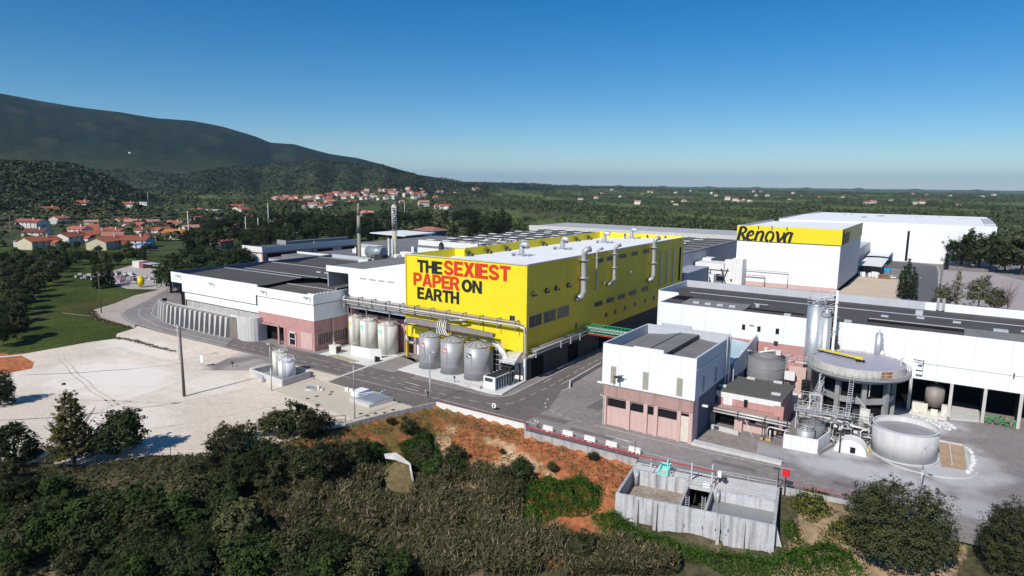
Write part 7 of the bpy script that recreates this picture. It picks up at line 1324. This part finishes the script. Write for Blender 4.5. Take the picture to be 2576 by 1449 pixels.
BUSH2=[(-84.3,77.6,5),(-81.3,77.9,5),(-85.6,75.8,5),(-77.5,86.2,4),(-72.5,84.1,4),(-74.7,81.3,4),(-71.8,89.0,3.5),(-70.2,85.9,3.5),(-67.6,86.2,3),(-71.1,96.0,2.5),(-70.1,93.8,2),(-63.4,92.2,1.6),(-68.2,102.2,1.8),(-56.6,95.2,2.5),(-58.6,90.7,3),(-61.0,87.9,2.5),(-58.7,87.4,3.5),(-57.0,88.6,3.5),(-65.4,87.6,2.5),(-63.0,86.7,2.5),(-51.4,90.9,3.5),(-52.8,92.0,2.6),(-48.4,98.4,2.8),(-45.1,99.1,2.2),(-44.0,98.9,1.8),(-49.5,94.5,1.8),(-52.1,93.5,1.8),(-44.3,95.5,2.2),(-40.7,80.1,4.5),(-42.6,81.4,3.5),(-45.3,89.1,4),(-46.7,80.9,4),(-84.6,90.7,3),(-87.6,92.7,2),(-89.2,90.5,2.5),(-87.6,100.9,2),(-85.8,102.0,2.5),(-83.0,101.6,2),(-91.3,84.9,2.5),(-87.5,98.4,2),(-49.3,93.3,1.6),(-59.3,86.3,3),(-56.3,85.2,4.5),(-54.3,83.8,4.5),(-55.9,81.5,5),(-53.8,80.4,5),(-66.2,59.1,6),(-63.8,58.1,6),(-60.8,61.7,5),(-68.8,58.9,6)]
BR1=[(-55.0,86.4),(-52.7,88.7),(-49.0,89.4),(-47.8,91.5),(-42.9,90.5),(-41.0,86.0),(-42.6,84.1),(-46.3,82.3),(-48.0,79.4),(-49.7,78.0),(-52.1,80.5)]
BR2=[(-82.0,85.3),(-80.9,92.8),(-74.3,88.2),(-69.5,82.5),(-73.0,80.5),(-77.3,82.3)]
BR3=[(-88.4,77.1),(-84.4,82.7),(-78.8,81.2),(-78.5,77.4),(-81.5,73.3),(-84.4,73.2)]
BR4=[(-41.5,84.8),(-38.1,85.9),(-33.4,84.5),(-30.3,85.0),(-26.7,84.6),(-22.5,86.1),(-19.4,86.5),(-15.9,88.2),(-14.0,91.2),(-10.1,93.3),(-6.7,91.9),(-4.8,89.8),(-20.7,83.2),(-23.0,83.5),(-27.3,82.4),(-31.8,81.4),(-36.8,81.0)]
BR5=[(-16.4,103.0),(-12.0,104.8),(-10.8,100.1),(-12.9,96.8),(-15.7,99.3)]
BR6=[(-16.5,95.6),(-14.5,95.7),(-13.1,92.2),(-14.6,92.3)]
REED=[(-81.3,67.3),(-81.3,73.1),(-78.0,76.9),(-73.7,74.4),(-71.7,77.9),(-72.7,80.8),(-66.7,84.6),(-62.1,86.2),(-58.1,84.7),(-54.7,84.7),(-50.0,78.5),(-47.2,77.9),(-44.4,78.9),(-39.1,77.6),(-34.0,75.9),(-62.7,58.4),(-70.6,57.9)]
REED2=[(-85.6,57.6),(-85.8,64.1),(-80.7,71.8),(-64.4,56.8),(-74.0,49.1),(-77.8,56.5)]
REED3=[(-39.6,78.5),(-28.0,83.9),(-26.5,79.9),(-37.3,74.2)]
COL_T=[(-299.4, 130.1), (-301.9, 133.5), (-304.4, 137.0), (-306.1, 139.4)]
nn=0
for x,y,h in BUSH+BUSH2:
    if h in (6,7) and -103<x<-93 and 67<y<78: continue
    if h<=2.6 and random.random()<.5: continue
    if h<3: h*=.72
    if h in (4,5) and x<-100 and y>38 and y<56 or (x,y) in ((-55,86.4),(-51.4,90.9),(-45.3,89.1)): continue
    if -56<x<-41 and 79<y<91.5: continue
    if -84<x<-66 and 68<y<84: continue
    d=math.hypot(x,y); sh=.75*h; x2,y2=x-x/d*sh,y-y/d*sh
    key=random.choice(('bushy0','bushy1','bushy2','round0','round1')) if h>=5 else random.choice(('bushy0','bushy1','bushy2'))
    plant(key,x2,y2,h*random.uniform(.85,1.15),'bush','dark green bush in the thicket filling the ravine' if h>=3.6 else 'small green shrub on the bank below the retaining wall','bush','thicket bushes in the ravine' if h>=3.6 else 'shrubs dotted over the bank',rot=None)
g=random.Random(5)
for k in range(60):      # more of the thicket in the lower left corner
    x=g.uniform(-112,-60); y=g.uniform(24,60)
    if float(poly_dist(np.array([x]),np.array([y]),EDGE)[0])<5 or y>48+(x+60)*.5+14: continue
    plant(random.choice(('bushy0','bushy1','bushy2','round0')),x,y,g.uniform(3.4,6),'bush','dark green bush in the thicket filling the ravine','bush','thicket bushes in the ravine')
for k,(x,y) in enumerate(OLIVES): plant('olive%d'%(k%3) if k%2 else 'round%d'%(k%3),x+random.uniform(-2,2),y+random.uniform(-1,1),random.uniform(6,8.5),'olive_tree','dark olive tree of the rows along the left meadow','tree','olive trees along the left meadow')
for x,y in COL_T: plant('column',x,y,11,'columnar_tree','dark columnar evergreen in the tight clump on the meadow beside the scrap yard','tree','columnar evergreens by the scrap yard',sc=1.1)
for k,(x,y,h) in enumerate(((-266,144,12),(-256,147,13),(-270,158,14),(-282,171,14),(-260,160,14),(-275,182,14),(-288,190,14),(-248,152,13),(-296,206,13),(-243,142,12),(-263,146,15),(-258,152,16),(-268,152,16),(-252,147,14),(-274,160,16),(-280,176,16))):
    plant('round%d'%(k%3),x,y,h,'umbrella_pine','broad dark umbrella pine of the clump behind the left end of the left hall','tree','umbrella pines behind the left hall',sc=1.35)
for x,y,h,key,lab in ((4,474,17,'round0','round dark conifer, leftmost of the group before the vast white warehouse'),(9.5,470,22,'tall0','tall dark tree, second in the group before the vast white warehouse'),(15,474,22,'round1','wide dark tree in the middle of the group before the vast warehouse'),(20,468,21,'tall1','dark tree at the right end of the warehouse group'),
  (26,452,19,'round2','rusty green broad tree by the right picture edge, nearer the warehouse group'),(33,449,20,'olive1','rusty green broad tree cut by the right picture edge'),(38,462,19,'olive2','dark tree behind the rusty ones at the right picture edge'),(-1.6,451.5,11,'cypress','small slim cypress at the corner of the access road'),(-0.6,453,9,'cypress','smaller slim cypress touching its taller twin at the access road')):
    plant(key,x,y,h,'tree',lab,'tree')
for k,(x,y,h) in enumerate(((-13.6,319,17.5),(-15.2,318,14.5),(-11.6,320,14),(-16.4,321,12),(-10.6,318,11.5))): plant('cypress',x,y,h,'cypress_tree','dark cypress in the tight clump behind the long hall','tree','cypress clump behind the long hall',sc=1.1)
plant('spiky',3.4,300,15.5,'spiky_tree','grey green spire shaped tree behind the long hall','tree'); plant('grey',-.5,296,10,'grey_shrub','pale grey shrub left of the spire shaped tree','shrub'); plant('grey',10.8,302,14,'grey_tree','greyish rounded tree right of the spire shaped tree','tree')
plant('grey',15.6,300,10.5,'grey_tree','lower greyish leafy tree between the rounded one and the bare tree','tree')
for x,y,lab in ((20,306,'bare twiggy tree at the right picture edge behind the long hall'),):
    t=thing('bare_tree',lab,'tree',(x,y,0)); c=bpy.data.objects.new('branches',bare); COL.objects.link(c); c.parent=t; t.scale=(1.3,1.3,1.5)
# tall dark trees behind the rear plant
g=random.Random(9)
def in_sector(a0,a1,r0,r1):
    a=math.radians(g.uniform(a0,a1)); r=math.exp(g.uniform(math.log(r0),math.log(r1))); return r*math.sin(a),r*math.cos(a)
cnt=0
while cnt<150:
    x,y=in_sector(-60,-34,430,720)
    if any(abs(x-h[0])<14 and abs(y-h[1])<14 for h in HOUSES): continue
    if -345<x<-100 and y<410: continue
    if x>-290 and y<505: continue
    plant(('tall%d','pine%d','round%d')[cnt%3]%(cnt%3),x,y,g.uniform(12,19),'tree','dark tree in the dense belt behind the plant roofs','tree','tree belt behind the plant'); cnt+=1
for x,y in ((-318,222),(-322,232),(-326,243),(-330,236),(-335,250),(-312,240),(-342,262),(-350,246),(-306,262),(-300,272)):
    plant('tall%d'%(cnt%3),x,y,g.uniform(15,19),'tall_tree','tall dark tree behind the pink office block','tree','tall trees behind the pink office'); cnt+=1
# trees around the houses
cnt=0
while cnt<80:
    x,y=in_sector(-76,-54,330,760)
    if any(abs(x-h[0])<15 and abs(y-h[1])<15 for h in HOUSES): continue
    if y<215 and x>-400: continue
    plant(('olive%d','round%d')[cnt%2]%(cnt%3),x,y,g.uniform(3.5,6.5),'garden_tree','dark tree between the red roofed houses at left','tree','trees among the red roofed houses'); cnt+=1
# far woodland and groves as one mass each
def woodland(name,label,N,az0,az1,r0,r1,dens,size,m,m2,faces=22,jit=1.0):
    az_=np.radians(rng.uniform(az0,az1,N*3)); r=np.exp(rng.uniform(math.log(r0),math.log(r1),N*3)); X=r*np.sin(az_); Yy=r*np.cos(az_)
    keep=rng.uniform(size=N*3)<dens(X,Yy); X=X[keep][:N]; Yy=Yy[keep][:N]
    ex=(in_poly(X,Yy,[(-750,220),(-480,170),(-380,240),(-480,330),(-600,500),(-720,500)])&(rng.uniform(size=len(X))<.6))|in_poly(X,Yy,[(-420,110),(-150,20),(80,80),(80,420),(60,680),(-110,680),(-110,505),(-300,505),(-350,400),(-345,250),(-420,215)])
    for h in HOUSES+[(a,b,14) for a,b in VILLAGE+FARH]: ex|=(np.abs(X-h[0])<h[2]*.45+2)&(np.abs(Yy-h[1])<h[2]*.45+2)
    X=X[~ex];Yy=Yy[~ex]; n=len(X); Z=height(X,Yy); rr_=np.hypot(X,Yy)
    R=size*rng.uniform(.6,1.3,n)*(1+rr_/5000); c=np.repeat(np.column_stack([X,Yy,Z]),faces,0); Rr_=np.repeat(R,faces)[:,None]
    d=rng.normal(size=(n*faces,3)); d/=np.linalg.norm(d,axis=1)[:,None]; d[:,2]=np.abs(d[:,2])*1.1-.1
    cc=c+d*Rr_*np.array([1,1,1.15]); cc[:,2]+=Rr_[:,0]*.5; nr=d+rng.normal(size=d.shape)*.3; nr[:,2]+=.4
    P=quads_mesh('w',cc,nr,(Rr_[:,0]*.42),.8,m); mi=np.repeat((rng.uniform(size=n)<.35).astype(int),faces)
    o=bpy.data.objects.new(name,mesh_from(name,P,[m,m2],mi)); COL.objects.link(o); tag(o,label,'woodland',kind='stuff'); return o
def dn(X,Y):
    v=nz(X,Y,140,3)*.6+nz(X,Y,45,1)*.4; return np.clip((v-.43)/.18,.05,1)
fm1=mat('far_foliage',(.058,.072,.031),.85,var=.35,sc=.02,spec=.05); fm2=mat('far_foliage_light',(.095,.105,.045),.85,var=.35,sc=.02,spec=.05)
fm3=mat('hill_foliage',(.026,.036,.016),.85,var=.35,sc=.01,spec=.05); fm4=mat('hill_foliage_pale',(.075,.075,.055),.85,var=.3,sc=.01,spec=.05)
woodland('plain_groves','scattered dark groves and scrub covering the far plain',15000,-40,8,520,5000,dn,2.5,fm1,fm2,faces=16)
woodland('left_groves','dark groves between the hills and the houses at left',5200,-80,-38,560,2000,lambda X,Y:dn(X,Y)*.9,3.4,fm1,fm2)
woodland('hill_wood','wooded slopes of the near hills',9500,-80,-36,760,3100,lambda X,Y:np.clip((height(X,Y)-6)/12,0,1)*np.clip(dn(X,Y)+.35,0,1)*np.where(r_hyp(X,Y)<1350,.9,1),4.2,fm3,fm4,faces=14) if False else None
def hd(X,Y): return np.clip((height(X,Y)-5)/12,0,1)*np.clip(dn(X,Y)+.4,0,1)
woodland('hill_wood','wooded slopes of the near hills at left',14000,-80,-36,760,2900,hd,3.1,fm3,fm4,faces=12)
# ------------------------------------------------------------ reeds, brambles, dry grass in the ravine
def scatter_poly(P,n):
    P_=np.array(P); out=np.zeros((0,2))
    while len(out)<n:
        c=rng.uniform(P_.min(0),P_.max(0),(n*2,2)); out=np.vstack([out,c[in_poly(c[:,0],c[:,1],P)]])
    return out[:n]
def reeds(name,label,polys,n,h,m1,m2,m3):
    Ps=[]; MI=[]
    for P in polys:
        xy=scatter_poly(P,n); cl=nz(xy[:,0],xy[:,1],2.2,4); keep=(rng.uniform(size=n)<np.clip((cl-.15)/.4,.1,1))&(np.hypot(xy[:,0]+73.2,xy[:,1]-74.8)>2.6)&~((xy[:,0]>-39)&(xy[:,1]>80.5)); xy=xy[keep]; k=len(xy)
        z=height(xy[:,0],xy[:,1])-.1; H=h*rng.uniform(.6,1.15,k)*(0.55+.7*nz(xy[:,0],xy[:,1],3.5,9))
        base=np.column_stack([xy,z]); lean=np.column_stack([rng.normal(0,.22,k)+.12*np.sin(xy[:,1]),rng.normal(0,.22,k),np.ones(k)])
        top=base+lean*H[:,None]; a=rng.uniform(0,PI,k); w=np.column_stack([np.cos(a),np.sin(a),np.zeros(k)])*.06
        Ps.append(np.stack([base-w,base+w,top+w*.6,top-w*.6],1).reshape(-1,3)); MI.append(np.zeros(k,int))
        for q in range(4):     # drooping leaves and a plume
            f=rng.uniform(.35,.98,k)[:,None]; p=base+(top-base)*f; a=rng.uniform(0,2*PI,k); dd=np.column_stack([np.cos(a),np.sin(a),rng.uniform(.1,.9,k)])*rng.uniform(.35,.8,k)[:,None]; ww=np.column_stack([-np.sin(a),np.cos(a),np.zeros(k)])*.08
            Ps.append(np.stack([p-ww,p+ww,p+dd+ww*.4,p+dd-ww*.4],1).reshape(-1,3)); MI.append(rng.choice([0,1,1,2],k))
    o=bpy.data.objects.new(name,mesh_from(name,np.vstack(Ps),[m1,m2,m3],np.concatenate(MI))); COL.objects.link(o); tag(o,label,'reeds',kind='stuff')
rm1=mat('reed_olive',(.135,.12,.06),.8,var=.3,sc=.25,spec=.1,trans=.2); rm2=mat('reed_green',(.07,.082,.03),.8,var=.35,sc=.2,spec=.1,trans=.2); rm3=mat('reed_tan',(.29,.225,.14),.8,var=.3,sc=.3,spec=.1,trans=.2)
reeds('reed_bed','olive and tan giant reeds filling the ravine bottom',[REED,REED2,REED3],17000,2.7,rm1,rm2,rm3)
def cover(name,label,polys,dens,s,h,ms,cat='ground cover'):
    Ps=[];MI=[]
    for P in polys:
        A_=abs(sum(P[i][0]*P[(i+1)%len(P)][1]-P[(i+1)%len(P)][0]*P[i][1] for i in range(len(P))))/2; n=int(A_*dens)
        xy=scatter_poly(P,n); xy+=rng.normal(0,.35,xy.shape); d=poly_dist(xy[:,0],xy[:,1],list(P)+[P[0]]); bl=.35+.9*nz(xy[:,0],xy[:,1],1.1,3)*nz(xy[:,0],xy[:,1],.6,1)*1.6
        H=h*np.clip(d/1.2,.15,1)*bl; f=rng.uniform(0.35,1,n); z=height(xy[:,0],xy[:,1])+H*f
        c=np.column_stack([xy,z]); nr=rng.normal(size=(n,3))*.55; nr[:,2]+=1
        Ps.append(quads_mesh('c',c,nr,np.full(n,s),.8,None)); MI.append(rng.choice(range(len(ms)),n))
    o=bpy.data.objects.new(name,mesh_from(name,np.vstack(Ps),ms,np.concatenate(MI))); COL.objects.link(o); tag(o,label,cat,kind='stuff')
bm1=mat('bramble_bright',(.055,.115,.012),.7,var=.3,sc=.4,spec=.15,trans=.15); bm2=mat('bramble_deep',(.025,.055,.010),.75,var=.3,sc=.5,spec=.1,trans=.1)
cover('bramble_cover','bright green bramble blanket around the settling basin and on the bank',[BR1,BR4,BR6],170,.105,2.2,[bm1,bm1,bm2])
cover('dark_bramble','deep green bramble patches beside the leaning concrete slab',[BR2,BR3],150,.12,2.2,[bm2,bm2,leaf_mid])
cover('yellowgreen_scrub','yellowish green scrub right of the settling basin',[BR5,[(-9,100.5),(-4,99.5),(-6,94),(-11,95)]],90,.13,2.0,[mat('scrub_yellowgreen',(.14,.14,.02),.8,var=.3),leaf_mid])
cover('dry_grass','dry tan grass tufts on the red earth bank',[[(-93,84),(-89,97),(-86.5,101.3),(-66,101.3),(-64,97),(-70,96),(-80,95),(-84,90),(-90,78)]],14,.11,.35,[mat('grass_ochre',(.20,.14,.05),.9,var=.3),mat('grass_olive',(.11,.10,.03),.9,var=.3)],cat='dry grass')
cover('bank_weeds','small dark weed tufts dotting the red earth slope',[[(-64,100),(-40,98),(-38,88),(-44,90),(-56,95),(-78,97),(-82,99),(-64,101.5)],[(-82,96),(-56,92),(-52,80),(-66,80),(-80,86)]],6,.12,.35,[leaf_olive,leaf_brown],cat='weeds')
cover('verge_weeds','weed strip and earth edge between the meadow, the road and the sandy yard',[[(-202,91),(-193,92.4),(-181,92.2),(-172,92.8),(-172,93.5),(-182,93.2),(-193,93.6),(-202,92.2)],[(-252,106.5),(-243,101.5),(-235,100.5),(-222,100.3),(-212,100.2),(-212,101.4),(-235,102.4),(-252,108)]],30,.2,.5,[leaf_brown,leaf_olive,mat('straw',(.28,.21,.12))],cat='weeds')
cover('ravine_undergrowth','dull green and brown undergrowth between the thicket bushes',[[(-122,39),(-114,44),(-109,53),(-100,61),(-96,70),(-94,80),(-86,78),(-80,70),(-62,56),(-45,68),(-20,80),(0,82),(10,94),(20,96),(30,80),(-30,50),(-60,25),(-100,10),(-130,25)]],8,.2,.9,[leaf_mid,leaf_olive,leaf_brown,leaf_dark])
# ------------------------------------------------------------ wire fence at the sandy edge
t=thing('wire_fence','thin wire fence with slim posts along the lower edge of the sandy yard','fence',(-108,50,-1)); mb=MB(); FP=[(-121.5,37.2),(-117.3,38.9),(-112.5,42),(-110,45.5),(-108.4,50),(-104.6,54.6),(-100.2,58.2),(-98.4,62.5)]
for a,b in zip(FP,FP[1:]):
    za,zb=H1(*a),H1(*b); mb.tube([(a[0],a[1],za-.3),(a[0],a[1],za+2.2)],.06,5)
    for q in (.5,1.1,1.7,2.1): mb.tube([(a[0],a[1],za+q),(b[0],b[1],zb+q)],.012,3)
mb.build('posts',darksteel,t)
# ------------------------------------------------------------ houses
def house(x,y,w,kind,label,rot):
    z=H1(x,y); t=thing('house',label,'house',(x,y,z)); t.rotation_euler=(0,0,rot)
    L=w*.5; D=min(w*.36,6.5); h=5.2 if w>14 else 3.8; 
    if kind=='longwhite': D=3; h=4; L=w*.6
    if kind=='lowwhite': h=3.2
    wm={'cream':housecream,'shed':mat('grey_shed_wall',(.35,.34,.32))}.get(kind,housewhite); rm={'grey':mat('grey_tiles',(.11,.115,.11),.9,var=.2),'orange':mat('orange_tiles',(.45,.15,.05),.9,var=.2,sc=.8),'darkred':mat('dark_red_tiles',(.16,.05,.04),.9,var=.2),'shed':mat('pink_red_roof',(.45,.13,.11),.85,var=.1),'longwhite':mat('pale_roof',(.4,.38,.35)),'flat':mat('pale_flat_roof',(.38,.36,.33))}.get(kind,tile)
    def loc(mb,name,m,par=t):
        me=bpy.data.meshes.new(name); me.from_pydata(mb.v,[],mb.f); me.materials.append(m); o=bpy.data.objects.new(name,me); COL.objects.link(o); o.parent=par; return o
    mb=MB(); rh=D*.42
    if kind in('flat','longwhite'): mb.box(-L,L,-D,D,-1,h)
    else:
        mb.box(-L,L,-D,D,-1,h); mb.v+=[(-L,-D,h),(-L,D,h),(-L,0,h+rh),(L,-D,h),(L,D,h),(L,0,h+rh)]; i=len(mb.v)-6; mb.f+=[(i,i+2,i+1),(i+3,i+4,i+5)]; mb.m+=[0,0]
    loc(mb,'wall',wm)
    mb=MB()
    if kind in('flat','longwhite'): mb.box(-L-.3,L+.3,-D-.3,D+.3,h+.01,h+.35)
    else:
        o_=.55
        for s_ in (-1,1): mb.prism([(-L-o_,0),(L+o_,0),(L+o_,s_*(D+o_)),(-L-o_,s_*(D+o_))][::1 if s_>0 else -1],[h+rh+.03,h+rh+.03,h-.2,h-.2][::1 if s_>0 else -1],[h+rh+.28,h+rh+.28,h+.05,h+.05][::1 if s_>0 else -1])
    r=loc(mb,'roof',rm)
    mb=MB(); mb.box(L*.35,L*.35+.9,-D*.3-.4,-D*.3+.4,h,h+rh+1.5)
    if kind not in('flat','longwhite','shed'): loc(mb,'chimney',wm,r)
    n=max(2,int(L/2.2))
    for k in range(n):
        a=-L+(k+.5)*2*L/n
        for zz in ((1,3.4) if h>5 else (1,)):
            mb=MB(); mb.box(a-.5,a+.5,-D-.04,-D-.005,zz,zz+1.3); loc(mb,'window',glass)
    mb=MB(); mb.box(L+.005,L+.04,-1,1,1,2.6); loc(mb,'window',glass)
    if kind=='solar':
        mb=MB(); zA=h+.2; mb.quad((-L*.5,-D,zA+.1),(L*.8,-D,zA+.1),(L*.8,-D*.45,zA+rh*.5+.2),(-L*.5,-D*.45,zA+rh*.5+.2)); loc(mb,'solar_panels',mat('solar_panel_blue',(.03,.06,.14),.3),r)
    if w>19 and kind in('white','cream','red'):
        mb=MB(); mb.box(L*.1,L*.75,-D-5,-D-.01,-1,h-1.6); 
        loc(mb,'wing_wall',wm); mb=MB(); mb.prism([(L*.1-.4,-D-5.4),(L*.42,-D-5.4),(L*.42,-D+.5),(L*.1-.4,-D+.5)],[h-1.8,h-.1,h-.1,h-1.8],[h-1.55,h+.15,h+.15,h-1.55]); mb.prism([(L*.42,-D-5.4),(L*.75+.4,-D-5.4),(L*.75+.4,-D+.5),(L*.42,-D+.5)],[h-.1,h-1.8,h-1.8,h-.1],[h+.15,h-1.55,h-1.55,h+.15]); loc(mb,'wing_roof',rm)
    return t
HL=['broad red roofed house with blue solar panels on its slope, far left','low white house with red roof on its own above the solar panel house','small red roofed house right of the solar panel house','pale red roofed house on the meadow edge below the dark hill','red roofed house in front of the long pale wall below the hill','long pale building under the wooded hill, behind a red roofed house',
'flat roofed white house at the lower left of the settlement','cream gable house with red roof, nearest the left edge of the trees','white gable house with red roof beside the big red roofed group','large white house with wide red tiled roof at the centre of the nearest cluster','big cream double winged house nearest the meadow','red roofed house right of the big cream double house','red roofed house left behind the large white one','red roofed house joined behind the large white one','small red roofed house below the umbrellas of trees','red roofed house right of the small one at mid settlement','orange roofed house standing alone left of the steel pole','narrow white house left of the long red roofed one','red roofed house left of the steel pole at the upper row','white house just left of the grey roofed house','grey roofed white gable house in the upper row','tallest white gable house with red roof in the upper row','cream gable house with red roof below the tallest white one','red roofed white house right of the tallest one','flat roofed white house right of the tallest gable house','red roofed house behind the three white poles, left','red roofed house between the first and second white poles','red roofed house right of the third white pole','pinkish red roofed grey shed nearest the pink office block','small white cube house above the upper row','low white house beside the small white cube','long white wall building above the settlement','red roofed house at the foot of the wooded hill','dark red roofed house hidden among trees below the solar panel house']
g2=random.Random(14)
for (x,y,w,k),lab in zip(HOUSES,HL): house(x,y,w*.98,k,lab,g2.choice((2.05,2.2,1.9) if k in('white','cream','grey','shed') else (0.25,.45,.6,.35,2.0)) )
hp=[]
for k,(wm,rm,hh) in enumerate(((housewhite,tile,5),(housecream,tile,3.6),(housewhite,mat('faded_tiles',(.42,.2,.15),.9,var=.2,objrand=.2),6))):
    a=MB(); a.box(-5,5,-4,4,-3,hh); a.v+=[(-5,-4,hh),(-5,4,hh),(-5,0,hh+1.8),(5,-4,hh),(5,4,hh),(5,0,hh+1.8)]; i=len(a.v)-6; a.f+=[(i,i+2,i+1),(i+3,i+4,i+5)]
    ma=bpy.data.meshes.new('house_wall'); ma.from_pydata(a.v,[],a.f); ma.materials.append(wm)
    b=MB(); b.prism([(-5.5,-4.6),(5.5,-4.6),(5.5,0),(-5.5,0)],[hh-.2,hh-.2,hh+1.85,hh+1.85],[hh+.1,hh+.1,hh+2.15,hh+2.15]); b.prism([(-5.5,0),(5.5,0),(5.5,4.6),(-5.5,4.6)],[hh+1.85,hh+1.85,hh-.2,hh-.2],[hh+2.15,hh+2.15,hh+.1,hh+.1])
    mb_=bpy.data.meshes.new('house_roof'); mb_.from_pydata(b.v,[],b.f); mb_.materials.append(rm); hp.append((ma,mb_))
def small_house(x,y,label,group,s=1):
    ma,mb_=hp[g2.choice((0,0,1,2))]; o=bpy.data.objects.new('village_house',None); COL.objects.link(o); o.location=(x,y,H1(x,y)); o.rotation_euler=(0,0,g2.uniform(0,3.14)); s*=g2.uniform(.75,1.2); o.scale=(s*g2.uniform(.9,1.4),s,s); tag(o,label,'house',group)
    for n_,m_ in (('wall',ma),('roof',mb_)): c=bpy.data.objects.new(n_,m_); COL.objects.link(c); c.parent=o
for x,y in VILLAGE: small_house(x,y,'small white house with red roof in the village at the foot of the wooded hill','houses of the hillside village',1.25)
g3=random.Random(23); ne=0
while ne<34:
    x=g3.uniform(-700,-450); y=200+(-450-x)*.45+g3.uniform(-20,130)
    if any(abs(x-h[0])<13 and abs(y-h[1])<11 for h in HOUSES): continue
    small_house(x,y,'small pale house with red roof squeezed among the larger red roofed houses at left','small houses among the red roofed settlement',.95); ne+=1
for x,y in FARH:
    if math.hypot(x,y)>5500: continue
    if FARH.index((x,y))>34 and (FARH.index((x,y))%3 or x>-500): continue
    small_house(x,y,'tiny pale house with reddish roof scattered over the far plain','houses scattered over the plain',1.0+math.hypot(x,y)/9000)
mb=MB()
t=thing('hill_chapel','tiny white building high on the dark mountain slope','building',(0,0,0)); 

COL.objects.unlink(t); bpy.data.objects.remove(t)
t=thing('hill_chapel','tiny white building high on the dark mountain slope','building',(-2848,1411,H1(-2848,1411))); mb=MB(); zz=H1(-2848,1411); mb.box(-2856,-2842,1408,1414,zz-5,zz+5); mb.build('wall',signwhite,t); mb=MB(); mb.box(-2857,-2841,1407,1415,zz+5,zz+5.6); mb.build('roof',housewhite,t)
PL=['steel pole at the far left edge among the meadow trees','dark wooden pole beside the solar panel house','tall pale lattice pole in front of the orange roofed house','white banner pole, left of three behind the pink office block','white banner pole, middle of three behind the pink office block','tallest white banner pole, right of three behind the pink office block','pale pole at the foot of the wooded hill','short dark pole beside the pinkish shed','thin dark pole near the tall lattice pole','thin pale pole rising from the tree belt right of the lettered chimney']
for (x,y,h),lab in zip(PYL,PL): pole(x,y,h,lab,(conc_pale if 'pale' in lab or 'white' in lab else wood),r=.45 if ('lattice' in lab or 'white' in lab) else .25,cross='white' not in lab,r2=.25,z=H1(x,y))
t=thing('power_line','set of thin cables strung between the poles over the red roofed houses','power line',(-470,200,24)); PP=[(PYL[0][0],PYL[0][1],24.5),(PYL[2][0],PYL[2][1],27.5)]
def sag(mb,a,b,n=10,d=2.5): mb.tube([(a[0]+(b[0]-a[0])*k/n,a[1]+(b[1]-a[1])*k/n,a[2]+(b[2]-a[2])*k/n-4*d*(k/n)*(1-k/n)) for k in range(n+1)],.045,4)
for dz in (0,-2.2,-4.4,-7):
    mb=MB(); sag(mb,(PYL[0][0],PYL[0][1],24.4+dz),(PYL[2][0],PYL[2][1],27+dz)); sag(mb,(PYL[2][0],PYL[2][1],27+dz),(PYL[5][0],PYL[5][1],28+dz)); sag(mb,(-640,60,22+dz),(PYL[0][0],PYL[0][1],24.4+dz)); mb.build('cable',pipe_m,t)
t=thing('blue_tarp','bright blue tarpaulin canopy beside the big cream double house','canopy',(-452,228,0)); mb=MB(); mb.prism([(-459,225),(-449,222),(-445,230),(-455,234)],[3,3,4,4],[3.1,3.1,4.1,4.1]); mb.build('tarp',mat('blue_tarp',(.03,.14,.42),.6),t); mb=MB(); mb.box(-458,-457.7,226,226.3,0,3); mb.box(-446,-445.7,229,229.3,0,4); mb.build('posts',darksteel,t)
# parked cars glimpsed behind the rear roofs
cm=None
g=random.Random(41); cc=[('silver',(.45,.46,.48)),('white',(.7,.7,.7)),('red',(.35,.02,.02)),('dark blue',(.03,.05,.12)),('grey',(.2,.2,.21))]
cars=[]
for k in range(5):
    b=MB(); b.prism([(-2.1,-.85),(2.1,-.85),(2.1,.85),(-2.1,.85)],.3,.9); b.prism([(-1.3,-.78),(1.0,-.78),(1.0,.78),(-1.3,.78)],.9,1.42); me_=bpy.data.meshes.new('car_body'); me_.from_pydata(b.v,[],b.f); me_.materials.append(mat('car_paint_'+cc[k][0].replace(' ','_'),cc[k][1],.3,spec=.6))
    w_=MB(); w_.box(-1.32,1.02,-.8,.8,.95,1.3); mw=bpy.data.meshes.new('car_glass'); mw.from_pydata(w_.v,[],w_.f); mw.materials.append(glass)
    q=MB(); 
    for a in (-1.35,1.35): q.tube([(a,-.9,.32),(a,.9,.32)],.32,10)
    mq=bpy.data.meshes.new('car_wheels'); mq.from_pydata(q.v,[],q.f); mq.materials.append(blackm); cars.append((me_,mw,mq))
for k in range(26):
    i=k%5; o=bpy.data.objects.new('parked_car',None); COL.objects.link(o); row=k//9; o.location=(-300+(k%9)*5.4-row*3,290+row*12+g.uniform(-.5,.5),0); o.location.x-=2; o.rotation_euler=(0,0,1.4); tag(o,cc[i][0]+' car parked among others beyond the rear plant roofs','car','%s cars beyond the rear roofs'%cc[i][0])
    for n_,m_ in zip(('body','window','wheels'),cars[i]): c=bpy.data.objects.new(n_,m_); COL.objects.link(c); c.parent=o
# ------------------------------------------------------------ air
HAZE=1
if HAZE:
    mb=MB(); mb.box(-30000,30000,-30000,42000,-60,700); hz=mb.build('haze',None); hz.data.materials.clear(); hm=bpy.data.materials.new('haze'); hm.use_nodes=True; n=hm.node_tree.nodes; n.remove(n['Principled BSDF']); pv=n.new('ShaderNodeVolumePrincipled'); pv.inputs['Color'].default_value=(.45,.74,1,1); pv.inputs['Density'].default_value=.000032; pv.inputs['Anisotropy'].default_value=.0
    hm.node_tree.links.new(pv.outputs[0],n['Material Output'].inputs['Volume']); hz.data.materials.append(hm); hz['kind']='stuff'; hz['label']='pale blue air veiling the far hills and plain'
